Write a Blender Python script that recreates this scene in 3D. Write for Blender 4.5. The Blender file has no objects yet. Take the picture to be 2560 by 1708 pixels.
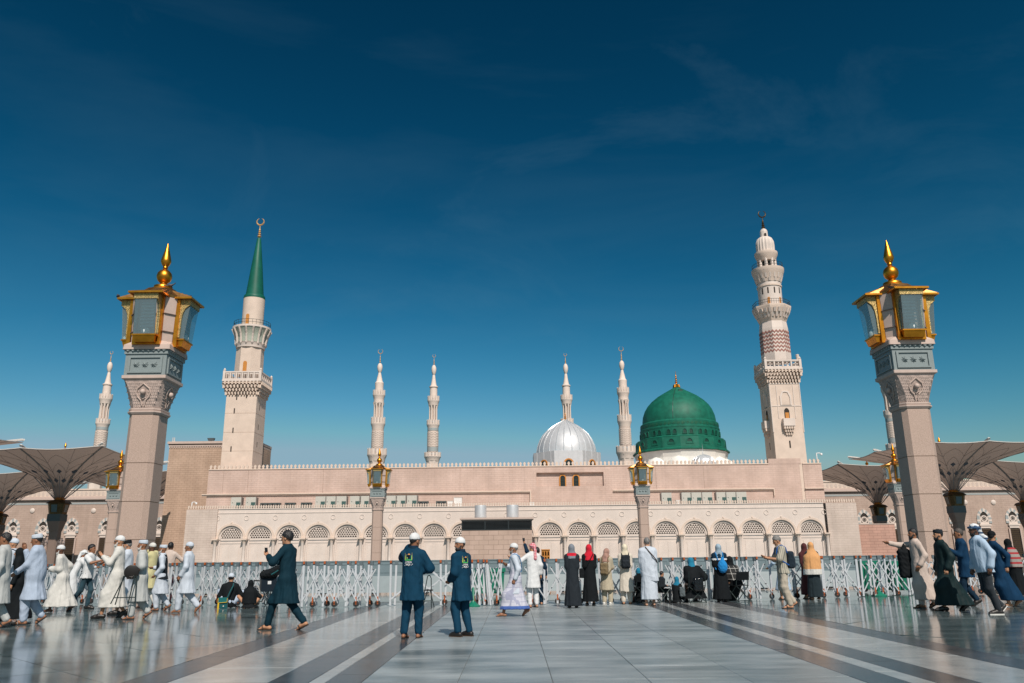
import bpy, math, random
import numpy as np
from mathutils import Vector, Matrix, Euler
random.seed(7); rng = np.random.default_rng(11)
R_ = math.radians
SC = bpy.context.scene
COL = SC.collection
# ---------------------------------------------------------------- camera
CAM_H = 1.28; PITCH = R_(15.2); ROLL = R_(0.61); FPX = 2000.0; SW, SH = 2560.0, 1708.0
_F = Vector((0, math.cos(PITCH), math.sin(PITCH)))
_U0 = Vector((0, -math.sin(PITCH), math.cos(PITCH))); _R0 = Vector((1, 0, 0))
_R = _R0*math.cos(ROLL) - _U0*math.sin(ROLL); _U = _R0*math.sin(ROLL) + _U0*math.cos(ROLL)
cd = bpy.data.cameras.new('camera'); cam = bpy.data.objects.new('camera', cd); COL.objects.link(cam)
cd.sensor_width = 36.0; cd.lens = 36.0*FPX/SW; cd.clip_start = 0.1; cd.clip_end = 6000
mw = Matrix((( _R.x, _U.x, -_F.x, 0), (_R.y, _U.y, -_F.y, 0), (_R.z, _U.z, -_F.z, CAM_H), (0, 0, 0, 1)))
cam.matrix_world = mw; SC.camera = cam
# ---------------------------------------------------------------- sky, sun, exposure
SUN_EL, SUN_AZ = R_(47), R_(15)      # sun stands behind the camera, to its right
W = bpy.data.worlds.new('World'); SC.world = W; W.use_nodes = True
nt = W.node_tree; nt.nodes.clear()
def N(t, tree, **kw):
    n = tree.nodes.new(t)
    for k, v in kw.items(): setattr(n, k, v)
    return n
wo = N('ShaderNodeOutputWorld', nt); bg = N('ShaderNodeBackground', nt)
sky = N('ShaderNodeTexSky', nt, sky_type='NISHITA', sun_disc=False, sun_elevation=SUN_EL,
        sun_rotation=math.pi - SUN_AZ, altitude=600, air_density=1.0, dust_density=3.2, ozone_density=3.0)
gam = N('ShaderNodeGamma', nt); gam.inputs['Gamma'].default_value = 2.2
tint = N('ShaderNodeMix', nt, data_type='RGBA', blend_type='MULTIPLY'); tint.inputs['Factor'].default_value = 1
tint.inputs['B'].default_value = (0.05, 0.192, 0.118, 1)
tc = N('ShaderNodeTexCoord', nt); mp = N('ShaderNodeMapping', nt)
mp.inputs['Rotation'].default_value = (R_(20), R_(-35), R_(30)); mp.inputs['Scale'].default_value = (1.3, 4.0, 2.2)
nz = N('ShaderNodeTexNoise', nt); nz.inputs['Scale'].default_value = 1.7; nz.inputs['Detail'].default_value = 7; nz.inputs['Roughness'].default_value = 0.62
nz.inputs['Distortion'].default_value = 0.7
cr = N('ShaderNodeValToRGB', nt); cr.color_ramp.elements[0].position = 0.54; cr.color_ramp.elements[1].position = 0.86
cr.color_ramp.elements[1].color = (0.15, 0.15, 0.15, 1)
cl = N('ShaderNodeMix', nt, data_type='RGBA'); cl.inputs['B'].default_value = (1.6, 3.0, 3.9, 1)
nt.links.new(sky.outputs[0], gam.inputs['Color']); nt.links.new(gam.outputs[0], tint.inputs['A'])
nt.links.new(tc.outputs['Generated'], mp.inputs['Vector']); nt.links.new(mp.outputs[0], nz.inputs['Vector'])
mp2 = N('ShaderNodeMapping', nt); mp2.inputs['Scale'].default_value = (1.0, 1.0, 5.0); mp2.inputs['Rotation'].default_value = (R_(6), R_(-10), 0); mp2.inputs['Location'].default_value = (0.4, 0.0, 0.3)
nz2 = N('ShaderNodeTexNoise', nt); nz2.inputs['Scale'].default_value = 2.1; nz2.inputs['Detail'].default_value = 6; nz2.inputs['Roughness'].default_value = 0.55; nz2.inputs['Distortion'].default_value = 0.4
cr2 = N('ShaderNodeValToRGB', nt); cr2.color_ramp.elements[0].position = 0.50; cr2.color_ramp.elements[1].position = 0.80; cr2.color_ramp.elements[1].color = (0.07, 0.07, 0.07, 1)
nt.links.new(tc.outputs['Generated'], mp2.inputs['Vector']); nt.links.new(mp2.outputs[0], nz2.inputs['Vector']); nt.links.new(nz2.outputs[0], cr2.inputs[0])
cmx = N('ShaderNodeMath', nt, operation='MAXIMUM'); nt.links.new(nz.outputs[0], cr.inputs[0]); nt.links.new(cr.outputs[0], cmx.inputs[0]); nt.links.new(cr2.outputs[0], cmx.inputs[1]); nt.links.new(cmx.outputs[0], cl.inputs['Factor'])
sep = N('ShaderNodeSeparateColor', nt); cmb = N('ShaderNodeCombineColor', nt); pw_ = N('ShaderNodeMath', nt, operation='POWER'); pw_.inputs[1].default_value = 2.0
pm_ = N('ShaderNodeMath', nt, operation='MULTIPLY'); pm_.inputs[1].default_value = 9.5
nt.links.new(tint.outputs['Result'], sep.inputs[0]); nt.links.new(sep.outputs[0], pw_.inputs[0]); nt.links.new(pw_.outputs[0], pm_.inputs[0]); 
for i_, (src_, mx_) in enumerate(((pm_.outputs[0], 2.6), (sep.outputs[1], 4.2), (sep.outputs[2], 5.2))):   # a photograph's sky never outshines white haze
    mn_ = N('ShaderNodeMath', nt, operation='MINIMUM'); mn_.inputs[1].default_value = mx_; nt.links.new(src_, mn_.inputs[0]); nt.links.new(mn_.outputs[0], cmb.inputs[i_])
nt.links.new(cmb.outputs[0], cl.inputs['A']); nt.links.new(cl.outputs['Result'], bg.inputs['Color'])
nt.links.new(bg.outputs[0], wo.inputs['Surface']); bg.inputs['Strength'].default_value = 0.1
sl = bpy.data.lights.new('sun', 'SUN'); so = bpy.data.objects.new('sun', sl); COL.objects.link(so)
sl.energy = 4.8; sl.angle = R_(0.53); sl.color = (1.0, 0.90, 0.80)
sdir = Vector((math.sin(SUN_AZ)*math.cos(SUN_EL), -math.cos(SUN_AZ)*math.cos(SUN_EL), math.sin(SUN_EL)))
so.rotation_euler = sdir.to_track_quat('Z', 'Y').to_euler(); so.location = (20, -30, 60)
vs = SC.view_settings; vs.view_transform = 'Standard'; vs.look = 'None'; vs.gamma = 1.0; vs.exposure = 0.0; vs.use_curve_mapping = False
SC.render.film_transparent = False
SC.cycles.max_bounces = 6; SC.cycles.diffuse_bounces = 3; SC.cycles.glossy_bounces = 4; SC.cycles.transmission_bounces = 5
SC.cycles.use_denoising = True
# ---------------------------------------------------------------- photo pixel -> place
def ray(x, y): return _F*FPX + _R*(x - SW/2) + _U*(SH/2 - y)
def G(x, y):
    d = ray(x, y); t = -CAM_H/d.z; return Vector((d.x*t, d.y*t, 0))
def AT(x, y, Y):
    d = ray(x, y); t = Y/d.y; return Vector((d.x*t, Y, d.z*t + CAM_H))
# ---------------------------------------------------------------- materials
MATS = {}
def M(name, col, rough=0.6, metal=0.0, var=0.10, scale=4.0, bump=0.0, bscale=60.0, spec=0.5, coat=0.0, col2=None, sheen=0.0):
    if name in MATS: return MATS[name]
    m = bpy.data.materials.new(name); m.use_nodes = True; t = m.node_tree; p = t.nodes['Principled BSDF']
    p.inputs['Roughness'].default_value = rough; p.inputs['Metallic'].default_value = metal
    p.inputs['Specular IOR Level'].default_value = spec; p.inputs['Coat Weight'].default_value = coat
    p.inputs['Sheen Weight'].default_value = sheen
    c = N('ShaderNodeTexCoord', t); n = N('ShaderNodeTexNoise', t); n.inputs['Scale'].default_value = scale; n.inputs['Detail'].default_value = 5
    r = N('ShaderNodeValToRGB', t)
    a = [max(0, x*(1-var)) for x in col[:3]]; b = [min(1, x*(1+var)) for x in (col2 or col)[:3]]
    r.color_ramp.elements[0].position = 0.3; r.color_ramp.elements[1].position = 0.7
    r.color_ramp.elements[0].color = (*a, 1); r.color_ramp.elements[1].color = (*b, 1)
    t.links.new(c.outputs['Object'], n.inputs['Vector']); t.links.new(n.outputs[0], r.inputs[0]); t.links.new(r.outputs[0], p.inputs['Base Color'])
    if bump:
        n2 = N('ShaderNodeTexNoise', t); n2.inputs['Scale'].default_value = bscale; n2.inputs['Detail'].default_value = 4
        bp = N('ShaderNodeBump', t); bp.inputs['Strength'].default_value = bump; bp.inputs['Distance'].default_value = 0.02
        t.links.new(c.outputs['Object'], n2.inputs['Vector']); t.links.new(n2.outputs[0], bp.inputs['Height']); t.links.new(bp.outputs[0], p.inputs['Normal'])
    MATS[name] = m; return m
def brickmat(name, c1, c2, mortar, bw, bh, msize=0.012, var=0.5, rough=0.75):
    m = bpy.data.materials.new(name); m.use_nodes = True; t = m.node_tree; p = t.nodes['Principled BSDF']; p.inputs['Roughness'].default_value = rough
    p.inputs['Specular IOR Level'].default_value = 0.25
    c = N('ShaderNodeTexCoord', t); s = N('ShaderNodeSeparateXYZ', t); ad = N('ShaderNodeMath', t, operation='ADD'); cb = N('ShaderNodeCombineXYZ', t)
    t.links.new(c.outputs['Object'], s.inputs[0]); t.links.new(s.outputs[0], ad.inputs[0]); t.links.new(s.outputs[1], ad.inputs[1])
    t.links.new(ad.outputs[0], cb.inputs[0]); t.links.new(s.outputs[2], cb.inputs[1])
    b = N('ShaderNodeTexBrick', t); b.inputs['Scale'].default_value = 1; b.inputs['Brick Width'].default_value = bw; b.inputs['Row Height'].default_value = bh
    b.inputs['Mortar Size'].default_value = msize; b.inputs['Mortar Smooth'].default_value = 0.3
    b.inputs['Color1'].default_value = (*c1, 1); b.inputs['Color2'].default_value = (*c2, 1); b.inputs['Mortar'].default_value = (*mortar, 1)
    t.links.new(cb.outputs[0], b.inputs['Vector'])
    n = N('ShaderNodeTexNoise', t); n.inputs['Scale'].default_value = 0.35; n.inputs['Detail'].default_value = 6
    t.links.new(c.outputs['Object'], n.inputs['Vector'])
    r = N('ShaderNodeValToRGB', t); r.color_ramp.elements[0].position = 0.3; r.color_ramp.elements[1].position = 0.72
    r.color_ramp.elements[0].color = (0.86, 0.84, 0.82, 1); r.color_ramp.elements[1].color = (1.06, 1.05, 1.04, 1)
    mx = N('ShaderNodeMix', t, data_type='RGBA', blend_type='MULTIPLY'); mx.inputs['Factor'].default_value = 1
    t.links.new(n.outputs[0], r.inputs[0]); t.links.new(b.outputs['Color'], mx.inputs['A']); t.links.new(r.outputs[0], mx.inputs['B'])
    mps = N('ShaderNodeMapping', t); mps.inputs['Scale'].default_value = (0.9, 0.9, 0.07); n5 = N('ShaderNodeTexNoise', t); n5.inputs['Scale'].default_value = 1.0; n5.inputs['Detail'].default_value = 6; n5.inputs['Roughness'].default_value = 0.65
    t.links.new(c.outputs['Object'], mps.inputs['Vector']); t.links.new(mps.outputs[0], n5.inputs['Vector'])
    r5 = N('ShaderNodeMapRange', t); r5.inputs['From Min'].default_value = 0.3; r5.inputs['From Max'].default_value = 0.7; r5.inputs['To Min'].default_value = 0.90; r5.inputs['To Max'].default_value = 1.05; t.links.new(n5.outputs[0], r5.inputs['Value'])
    mx5 = N('ShaderNodeMix', t, data_type='RGBA', blend_type='MULTIPLY'); mx5.inputs['Factor'].default_value = 1; t.links.new(mx.outputs['Result'], mx5.inputs['A']); t.links.new(r5.outputs[0], mx5.inputs['B'])
    t.links.new(mx5.outputs['Result'], p.inputs['Base Color'])
    bp = N('ShaderNodeBump', t); bp.inputs['Strength'].default_value = 0.6; bp.inputs['Distance'].default_value = 0.02
    iv = N('ShaderNodeMath', t, operation='SUBTRACT'); iv.inputs[0].default_value = 1
    t.links.new(b.outputs['Fac'], iv.inputs[1]); t.links.new(iv.outputs[0], bp.inputs['Height']); t.links.new(bp.outputs[0], p.inputs['Normal'])
    MATS[name] = m; return m
def marble(name, c1, c2, rough, scale=1.2, speck=0.10, rvar=0.08, spec=0.5, bump=0.0, streak=False):
    """stone slabs: clouded colour, fine granite speckle, uneven polish; each slab its own tone"""
    m = bpy.data.materials.new(name); m.use_nodes = True; t = m.node_tree; p = t.nodes['Principled BSDF']
    p.inputs['Specular IOR Level'].default_value = spec
    c = N('ShaderNodeNewGeometry', t); oi = N('ShaderNodeObjectInfo', t)
    n = N('ShaderNodeTexNoise', t); n.inputs['Scale'].default_value = scale; n.inputs['Detail'].default_value = 7; n.inputs['Roughness'].default_value = 0.62
    n2 = N('ShaderNodeTexNoise', t); n2.inputs['Scale'].default_value = 95; n2.inputs['Detail'].default_value = 2
    t.links.new(c.outputs['Position'], n2.inputs['Vector'])
    mpg = N('ShaderNodeMapping', t); mpg.inputs['Scale'].default_value = (0.55, 1.6, 1) if streak else (1, 1, 1); t.links.new(c.outputs['Position'], mpg.inputs['Vector']); t.links.new(mpg.outputs[0], n.inputs['Vector'])
    r = N('ShaderNodeValToRGB', t); r.color_ramp.elements[0].position = 0.33; r.color_ramp.elements[1].position = 0.68
    r.color_ramp.elements[0].color = (*c1, 1); r.color_ramp.elements[1].color = (*c2, 1)
    t.links.new(n.outputs[0], r.inputs[0])
    r2 = N('ShaderNodeMapRange', t); r2.inputs['From Min'].default_value = 0.3; r2.inputs['From Max'].default_value = 0.7
    r2.inputs['To Min'].default_value = 1-speck; r2.inputs['To Max'].default_value = 1+speck; t.links.new(n2.outputs[0], r2.inputs['Value'])
    r3 = N('ShaderNodeMapRange', t); r3.inputs['To Min'].default_value = 0.88; r3.inputs['To Max'].default_value = 1.10; t.links.new(oi.outputs['Random'], r3.inputs['Value'])
    ml = N('ShaderNodeMath', t, operation='MULTIPLY'); t.links.new(r2.outputs[0], ml.inputs[0]); t.links.new(r3.outputs[0], ml.inputs[1])
    mx = N('ShaderNodeMix', t, data_type='RGBA', blend_type='MULTIPLY'); mx.inputs['Factor'].default_value = 1
    t.links.new(r.outputs[0], mx.inputs['A']); t.links.new(ml.outputs[0], mx.inputs['B']); t.links.new(mx.outputs['Result'], p.inputs['Base Color'])
    r4 = N('ShaderNodeMapRange', t); r4.inputs['To Min'].default_value = max(0.02, rough-rvar); r4.inputs['To Max'].default_value = rough+rvar
    t.links.new(n.outputs[0], r4.inputs['Value']); t.links.new(r4.outputs[0], p.inputs['Roughness'])
    if bump:
        n3 = N('ShaderNodeTexNoise', t); n3.inputs['Scale'].default_value = 2.5; n3.inputs['Detail'].default_value = 2
        bp = N('ShaderNodeBump', t); bp.inputs['Strength'].default_value = bump; bp.inputs['Distance'].default_value = 0.01
        t.links.new(c.outputs['Position'], n3.inputs['Vector']); t.links.new(n3.outputs[0], bp.inputs['Height']); t.links.new(bp.outputs[0], p.inputs['Normal'])
    MATS[name] = m; return m
# ---------------------------------------------------------------- objects
def link(o, parent=None, wp=False):
    COL.objects.link(o)
    if parent is not None:
        o.parent = parent
        if wp: o.matrix_parent_inverse = Matrix.Translation(-Vector(parent.location))
    return o
def tag(o, label=None, cat=None, group=None, kind=None):
    if label: o['label'] = label
    if cat: o['category'] = cat
    if group: o['group'] = group
    if kind: o['kind'] = kind
    return o
def thing(name, label, cat, loc=(0, 0, 0), rz=0.0, group=None):
    o = bpy.data.objects.new(name, None); o.empty_display_size = 0.2; COL.objects.link(o)
    o.location = loc; o.rotation_euler = (0, 0, rz)
    return tag(o, label, cat, group)
def copy_tree(o, parent=None):
    c = o.copy(); COL.objects.link(c); c.parent = parent
    if parent is not None: c.matrix_parent_inverse = o.matrix_parent_inverse.copy()
    for ch in list(o.children): copy_tree(ch, c)
    return c
def inst(name, me, parent, loc=(0, 0, 0), rot=(0, 0, 0), scale=(1, 1, 1), wp=False):
    o = bpy.data.objects.new(name, me); o.location = loc; o.rotation_euler = rot; o.scale = scale
    return link(o, parent, wp)
ORD = 'first second third fourth fifth sixth seventh eighth ninth tenth eleventh twelfth thirteenth fourteenth fifteenth sixteenth seventeenth eighteenth nineteenth twentieth twenty-first twenty-second twenty-third twenty-fourth twenty-fifth'.split()
class MB:
    def __init__(s): s.v = []; s.f = []
    def add(s, vs, fs):
        b = len(s.v); s.v += [tuple(v) for v in vs]; s.f += [tuple(b+i for i in f) for f in fs]; return s
    def box(s, x0, x1, y0, y1, z0, z1):
        vs = [(x, y, z) for z in (z0, z1) for y in (y0, y1) for x in (x0, x1)]
        return s.add(vs, [(0, 2, 3, 1), (4, 5, 7, 6), (0, 1, 5, 4), (2, 6, 7, 3), (0, 4, 6, 2), (1, 3, 7, 5)])
    def cbox(s, c, d): return s.box(c[0]-d[0]/2, c[0]+d[0]/2, c[1]-d[1]/2, c[1]+d[1]/2, c[2]-d[2]/2, c[2]+d[2]/2)
    def frustum(s, x, y, z0, z1, hx0, hy0, hx1, hy1, cx1=None, cy1=None):
        a = x if cx1 is None else cx1; b = y if cy1 is None else cy1
        vs = [(x+i*hx0, y+j*hy0, z0) for j in (-1, 1) for i in (-1, 1)] + [(a+i*hx1, b+j*hy1, z1) for j in (-1, 1) for i in (-1, 1)]
        return s.add(vs, [(0, 2, 3, 1), (4, 5, 7, 6), (0, 1, 5, 4), (2, 6, 7, 3), (0, 4, 6, 2), (1, 3, 7, 5)])
    def tube(s, p0, p1, r0, r1=None, n=8, cap=True):
        r1 = r0 if r1 is None else r1; p0, p1 = Vector(p0), Vector(p1); d = (p1-p0).normalized()
        a = d.orthogonal().normalized(); b = d.cross(a); vs = []
        for p, r in ((p0, r0), (p1, r1)):
            for i in range(n):
                t = 2*math.pi*i/n; vs.append(p + (a*math.cos(t)+b*math.sin(t))*r)
        fs = [(i, (i+1) % n, n+(i+1) % n, n+i) for i in range(n)]
        if cap: fs += [tuple(range(n-1, -1, -1)), tuple(range(n, 2*n))]
        return s.add(vs, fs)
    def path(s, pts, r, n=6):
        for a, b in zip(pts[:-1], pts[1:]): s.tube(a, b, r, r, n)
        return s
    def lathe(s, prof, n=24, c=(0, 0), ph=0.0, cap=True, mod=None):
        vs = []
        for k, (r, z) in enumerate(prof):
            for i in range(n):
                t = 2*math.pi*(i+ph)/n; q = r*(mod(t, k) if mod else 1)
                vs.append((c[0]+q*math.cos(t), c[1]+q*math.sin(t), z))
        m = len(prof)
        fs = [(k*n+i, k*n+(i+1) % n, (k+1)*n+(i+1) % n, (k+1)*n+i) for k in range(m-1) for i in range(n)]
        if cap: fs += [tuple(range(n-1, -1, -1)), tuple(range((m-1)*n, m*n))]
        return s.add(vs, fs)
    def prism(s, poly, y0, y1):      # polygon in x,z (counter-clockwise seen from -y) pushed along y
        n = len(poly); vs = [(x, y0, z) for x, z in poly] + [(x, y1, z) for x, z in poly]
        fs = [tuple(range(n)), tuple(range(2*n-1, n-1, -1))] + [(i, n+i, n+(i+1) % n, (i+1) % n) for i in range(n)]
        return s.add(vs, fs)
    def prismz(s, poly, z0, z1):
        n = len(poly); vs = [(x, y, z0) for x, y in poly] + [(x, y, z1) for x, y in poly]
        fs = [tuple(range(n-1, -1, -1)), tuple(range(n, 2*n))] + [(i, (i+1) % n, n+(i+1) % n, n+i) for i in range(n)]
        return s.add(vs, fs)
    def ring(s, outer, inner, y0, y1):   # frame between two closed outlines in x,z with the same count
        n = len(outer)
        vs = [(x, y0, z) for x, z in outer]+[(x, y0, z) for x, z in inner]+[(x, y1, z) for x, z in outer]+[(x, y1, z) for x, z in inner]
        fs = []
        for i in range(n):
            j = (i+1) % n
            fs += [(i, j, n+j, n+i), (2*n+i, 3*n+i, 3*n+j, 2*n+j), (i, 2*n+i, 2*n+j, j), (n+i, n+j, 3*n+j, 3*n+i)]
        return s.add(vs, fs)
    def mesh(s, name, mat, smooth=False, angle=None):
        me = bpy.data.meshes.new(name); me.from_pydata(s.v, [], s.f); me.update()
        if mat is not None: me.materials.append(mat)
        if smooth:
            me.polygons.foreach_set('use_smooth', [True]*len(me.polygons))
            if angle: me.set_sharp_from_angle(angle=R_(angle))
        return me
    def build(s, name, mat, parent=None, smooth=False, angle=40, wp=True):
        return link(bpy.data.objects.new(name, s.mesh(name, mat, smooth, angle)), parent, wp)
def arch_pts(r, zs, n=16, pointed=0.0):
    """half-circle (or pointed) arch outline from right springing to left"""
    out = []
    for i in range(n+1):
        t = math.pi*i/n; x = r*math.cos(t); z = r*math.sin(t)*(1+pointed*(1-abs(math.cos(t))))
        out.append((x, zs+z))
    return out
# ================================================================ materials of the place
STONE = M('cream_stone', (0.62, 0.50, 0.42), 0.7, var=0.07, scale=0.8, bump=0.15, bscale=12, spec=0.25)
WHITE = M('white_stone', (0.63, 0.54, 0.485), 0.6, var=0.07, scale=0.7, spec=0.3)
BR_PALE = brickmat('pale_brick', (0.60, 0.50, 0.445), (0.57, 0.475, 0.42), (0.47, 0.38, 0.33), 0.95, 0.33, 0.014)
BR_PINK = brickmat('pink_brick', (0.575, 0.435, 0.38), (0.545, 0.41, 0.355), (0.45, 0.325, 0.275), 0.98, 0.34, 0.014)
BR_TAN = brickmat('tan_brick', (0.50, 0.355, 0.27), (0.465, 0.33, 0.25), (0.31, 0.205, 0.15), 0.98, 0.37, 0.022)
BR_ROSE = brickmat('rose_brick', (0.52, 0.31, 0.25), (0.47, 0.285, 0.23), (0.33, 0.19, 0.15), 1.2, 0.40, 0.025)
BR_BLOCK = brickmat('block_brick', (0.50, 0.37, 0.31), (0.46, 0.34, 0.28), (0.33, 0.24, 0.20), 1.3, 0.62, 0.03)
BR_FAR = brickmat('far_brick', (0.47, 0.36, 0.305), (0.44, 0.335, 0.285), (0.35, 0.26, 0.215), 1.25, 0.44, 0.02)
PINKGR = M('pink_granite', (0.38, 0.275, 0.225), 0.55, var=0.16, scale=38, bump=0.08, bscale=120, spec=0.35, col2=(0.45, 0.335, 0.28))
PINKST = M('pink_stone', (0.50, 0.39, 0.34), 0.6, var=0.06, scale=4, spec=0.3)
GREYGR = M('blue_grey_granite', (0.22, 0.26, 0.265), 0.5, var=0.12, scale=30, spec=0.4)
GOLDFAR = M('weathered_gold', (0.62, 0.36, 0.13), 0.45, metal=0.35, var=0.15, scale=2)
GOLD = M('gold_metal', (0.68, 0.27, 0.028), 0.38, metal=1.0, var=0.22, scale=3, bump=0.05, bscale=20)
GOLDRF = M('tarnished_gold_sheet', (0.40, 0.20, 0.07), 0.42, metal=1.0, var=0.35, scale=5)
GOLDLT = M('gilded_fretwork', (0.42, 0.30, 0.12), 0.45, metal=0.7, var=0.55, scale=22, bump=0.8, bscale=30)
BRONZE = M('dark_bronze', (0.10, 0.066, 0.03), 0.4, metal=0.8, var=0.3, scale=5)
SILVER = M('silver_sheet', (0.54, 0.55, 0.57), 0.45, metal=0.30, var=0.06, scale=2, bump=0.06, bscale=1.5)
ALU = M('aluminium_bar', (0.58, 0.60, 0.63), 0.42, metal=0.3, var=0.05, scale=6)
GREYPL = M('grey_plastic', (0.10, 0.13, 0.145), 0.5, var=0.08)
BLACKPL = M('black_plastic', (0.014, 0.015, 0.017), 0.45, var=0.1)
RUBBER = M('black_rubber', (0.02, 0.02, 0.02), 0.7)
ORANGE = M('orange_plastic', (0.36, 0.085, 0.02), 0.4, var=0.12, scale=12)
GREEN = M('green_plastic', (0.004, 0.155, 0.095), 0.4, var=0.08)
PANELG = M('grey_panel_metal', (0.145, 0.195, 0.215), 0.55, var=0.06, scale=2)
DOMEG = M('green_dome_paint', (0.007, 0.115, 0.075), 0.55, var=0.22, scale=1.2, bump=0.05, bscale=8, spec=0.3)
CONEG = M('green_cone_paint', (0.006, 0.10, 0.068), 0.5, var=0.12, scale=1.0, spec=0.3)
WOODO = M('orange_wood', (0.50, 0.20, 0.035), 0.5, var=0.15, scale=8)
DARKGL = M('dark_window_glass', (0.02, 0.03, 0.03), 0.12, var=0.3, scale=3)
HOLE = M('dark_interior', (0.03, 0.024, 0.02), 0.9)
RAILM = M('dark_rail_metal', (0.03, 0.045, 0.045), 0.5, metal=0.5)
BLUEST = M('slate_blue_stone', (0.31, 0.335, 0.335), 0.6, var=0.08, scale=5)
ZIGBR = M('brown_zigzag_stone', (0.30, 0.13, 0.105), 0.7, var=0.15, scale=3)
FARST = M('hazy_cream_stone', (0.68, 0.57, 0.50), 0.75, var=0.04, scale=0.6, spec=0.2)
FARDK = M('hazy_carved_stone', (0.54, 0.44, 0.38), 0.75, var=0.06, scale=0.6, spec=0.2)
ACW = M('painted_steel_white', (0.45, 0.44, 0.40), 0.5, var=0.05)
ACG = M('dark_green_grille', (0.035, 0.085, 0.08), 0.5, var=0.2, scale=9)
def glassmat(name, col, alpha):
    m = bpy.data.materials.new(name); m.use_nodes = True; t = m.node_tree; t.nodes.clear()
    o = N('ShaderNodeOutputMaterial', t); g = N('ShaderNodeBsdfGlossy', t); g.inputs['Roughness'].default_value = 0.06; g.inputs['Color'].default_value = (0.9, 0.95, 1, 1)
    tr = N('ShaderNodeBsdfTransparent', t); tr.inputs['Color'].default_value = (*col, 1); fr = N('ShaderNodeFresnel', t); fr.inputs['IOR'].default_value = 1.5
    ad = N('ShaderNodeMath', t, operation='ADD'); ad.inputs[1].default_value = alpha; mx = N('ShaderNodeMixShader', t)
    t.links.new(fr.outputs[0], ad.inputs[0]); t.links.new(ad.outputs[0], mx.inputs[0]); t.links.new(tr.outputs[0], mx.inputs[1]); t.links.new(g.outputs[0], mx.inputs[2]); t.links.new(mx.outputs[0], o.inputs[0])
    return m
def painted_sheen(m, col, k):
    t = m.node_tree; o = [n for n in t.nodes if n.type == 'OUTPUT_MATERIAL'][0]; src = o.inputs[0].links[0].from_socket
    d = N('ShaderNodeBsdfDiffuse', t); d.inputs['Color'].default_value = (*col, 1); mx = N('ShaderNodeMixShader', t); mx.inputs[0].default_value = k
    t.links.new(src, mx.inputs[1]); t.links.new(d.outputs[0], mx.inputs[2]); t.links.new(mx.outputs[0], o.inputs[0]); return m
GLASS = painted_sheen(glassmat('lantern_glass', (0.80, 0.90, 0.91), 0.10), (0.34, 0.46, 0.48), 0.22)  # pale teal diffuse painted in for the sky's reflection and the lit inside
def clothmembrane():
    m = bpy.data.materials.new('umbrella_membrane'); m.use_nodes = True; t = m.node_tree; t.nodes.clear()
    o = N('ShaderNodeOutputMaterial', t); d = N('ShaderNodeBsdfDiffuse', t); tl = N('ShaderNodeBsdfTranslucent', t); mx = N('ShaderNodeMixShader', t)
    d.inputs['Color'].default_value = (0.40, 0.325, 0.285, 1); tl.inputs['Color'].default_value = (0.34, 0.25, 0.205, 1); mx.inputs[0].default_value = 0.42
    t.links.new(d.outputs[0], mx.inputs[1]); t.links.new(tl.outputs[0], mx.inputs[2]); t.links.new(mx.outputs[0], o.inputs[0])
    return m
MEMBR = clothmembrane()
SEAM = M('membrane_seam', (0.25, 0.20, 0.18), 0.8)
DIAM = M('slate_diamond_fabric', (0.085, 0.095, 0.12), 0.8)
# ================================================================ ground and paving
MARB_SIDE = marble('polished_grey_marble', (0.034, 0.058, 0.064), (0.155, 0.20, 0.21), 0.11, 0.8, 0.18, 0.04, spec=0.6, bump=0.06, streak=True)
MARB_MID = marble('honed_grey_granite', (0.125, 0.155, 0.165), (0.34, 0.375, 0.385), 0.34, 1.0, 0.28, 0.08, spec=0.35, streak=True)
MARB_LIGHT = marble('polished_light_granite', (0.24, 0.255, 0.255), (0.36, 0.37, 0.365), 0.18, 1.6, 0.18, 0.04, spec=0.45)
MARB_DARK = marble('polished_dark_granite', (0.040, 0.045, 0.050), (0.072, 0.076, 0.082), 0.20, 2.0, 0.15, 0.05, spec=0.12)
GROUT = M('dark_grout', (0.12, 0.14, 0.145), 0.85)
me = MB().add([(-900, -300, -0.02), (900, -300, -0.02), (900, 3000, -0.02), (-900, 3000, -0.02)], [(0, 1, 2, 3)])
tag(me.build('ground', MARB_SIDE), 'polished grey marble ground of the wide plaza', None, kind='structure')
Y0, Y1 = 2.0, 27.0
def field(name, x0, x1, label):
    o = MB().add([(x0, Y0, -0.010), (x1, Y0, -0.010), (x1, Y1, -0.010), (x0, Y1, -0.010)], [(0, 1, 2, 3)]).build(name, GROUT)
    return tag(o, label, None, kind='structure')
def slab(me_, parent, x, y, tilt):
    return inst('paving_slab', me_, parent, (x, y, random.uniform(-0.001, 0.001)), (random.gauss(0, tilt), random.gauss(0, tilt), 0))
def slabmesh(w, d, mat):
    a, b, h = w/2, d/2, 0.018; e = 0.004
    b_ = MB(); b_.frustum(0, 0, -h, -e, a, b, a, b); b_.v, b_.f = b_.v, b_.f[2:]
    n = len(b_.v); b_.add([(-a+e, -b+e, 0), (a-e, -b+e, 0), (-a+e, b-e, 0), (a-e, b-e, 0)], [(0, 1, 3, 2)])
    b_.f += [(4, 5, n+1, n), (5, 7, n+3, n+1), (7, 6, n+2, n+3), (6, 4, n, n+2)]
    return b_.mesh('slab', mat)
T = 1.055
CX0, CX1 = -1.68, 3.66
mid = field('central_walkway', CX0-0.001, CX1+0.001, 'pale honed granite walkway down the middle of the plaza')
xs = [CX0, -0.63, 0.40, 1.44, 2.50, CX1]
rows = [9.42 + T*k for k in range(-7, 17)]
for i in range(5):
    w = xs[i+1]-xs[i]-0.007; sm = slabmesh(w, T-0.007, MARB_MID)
    for y in rows:
        if y+T < Y1: slab(sm, mid, (xs[i]+xs[i+1])/2, y+T/2, 0.0007)
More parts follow.
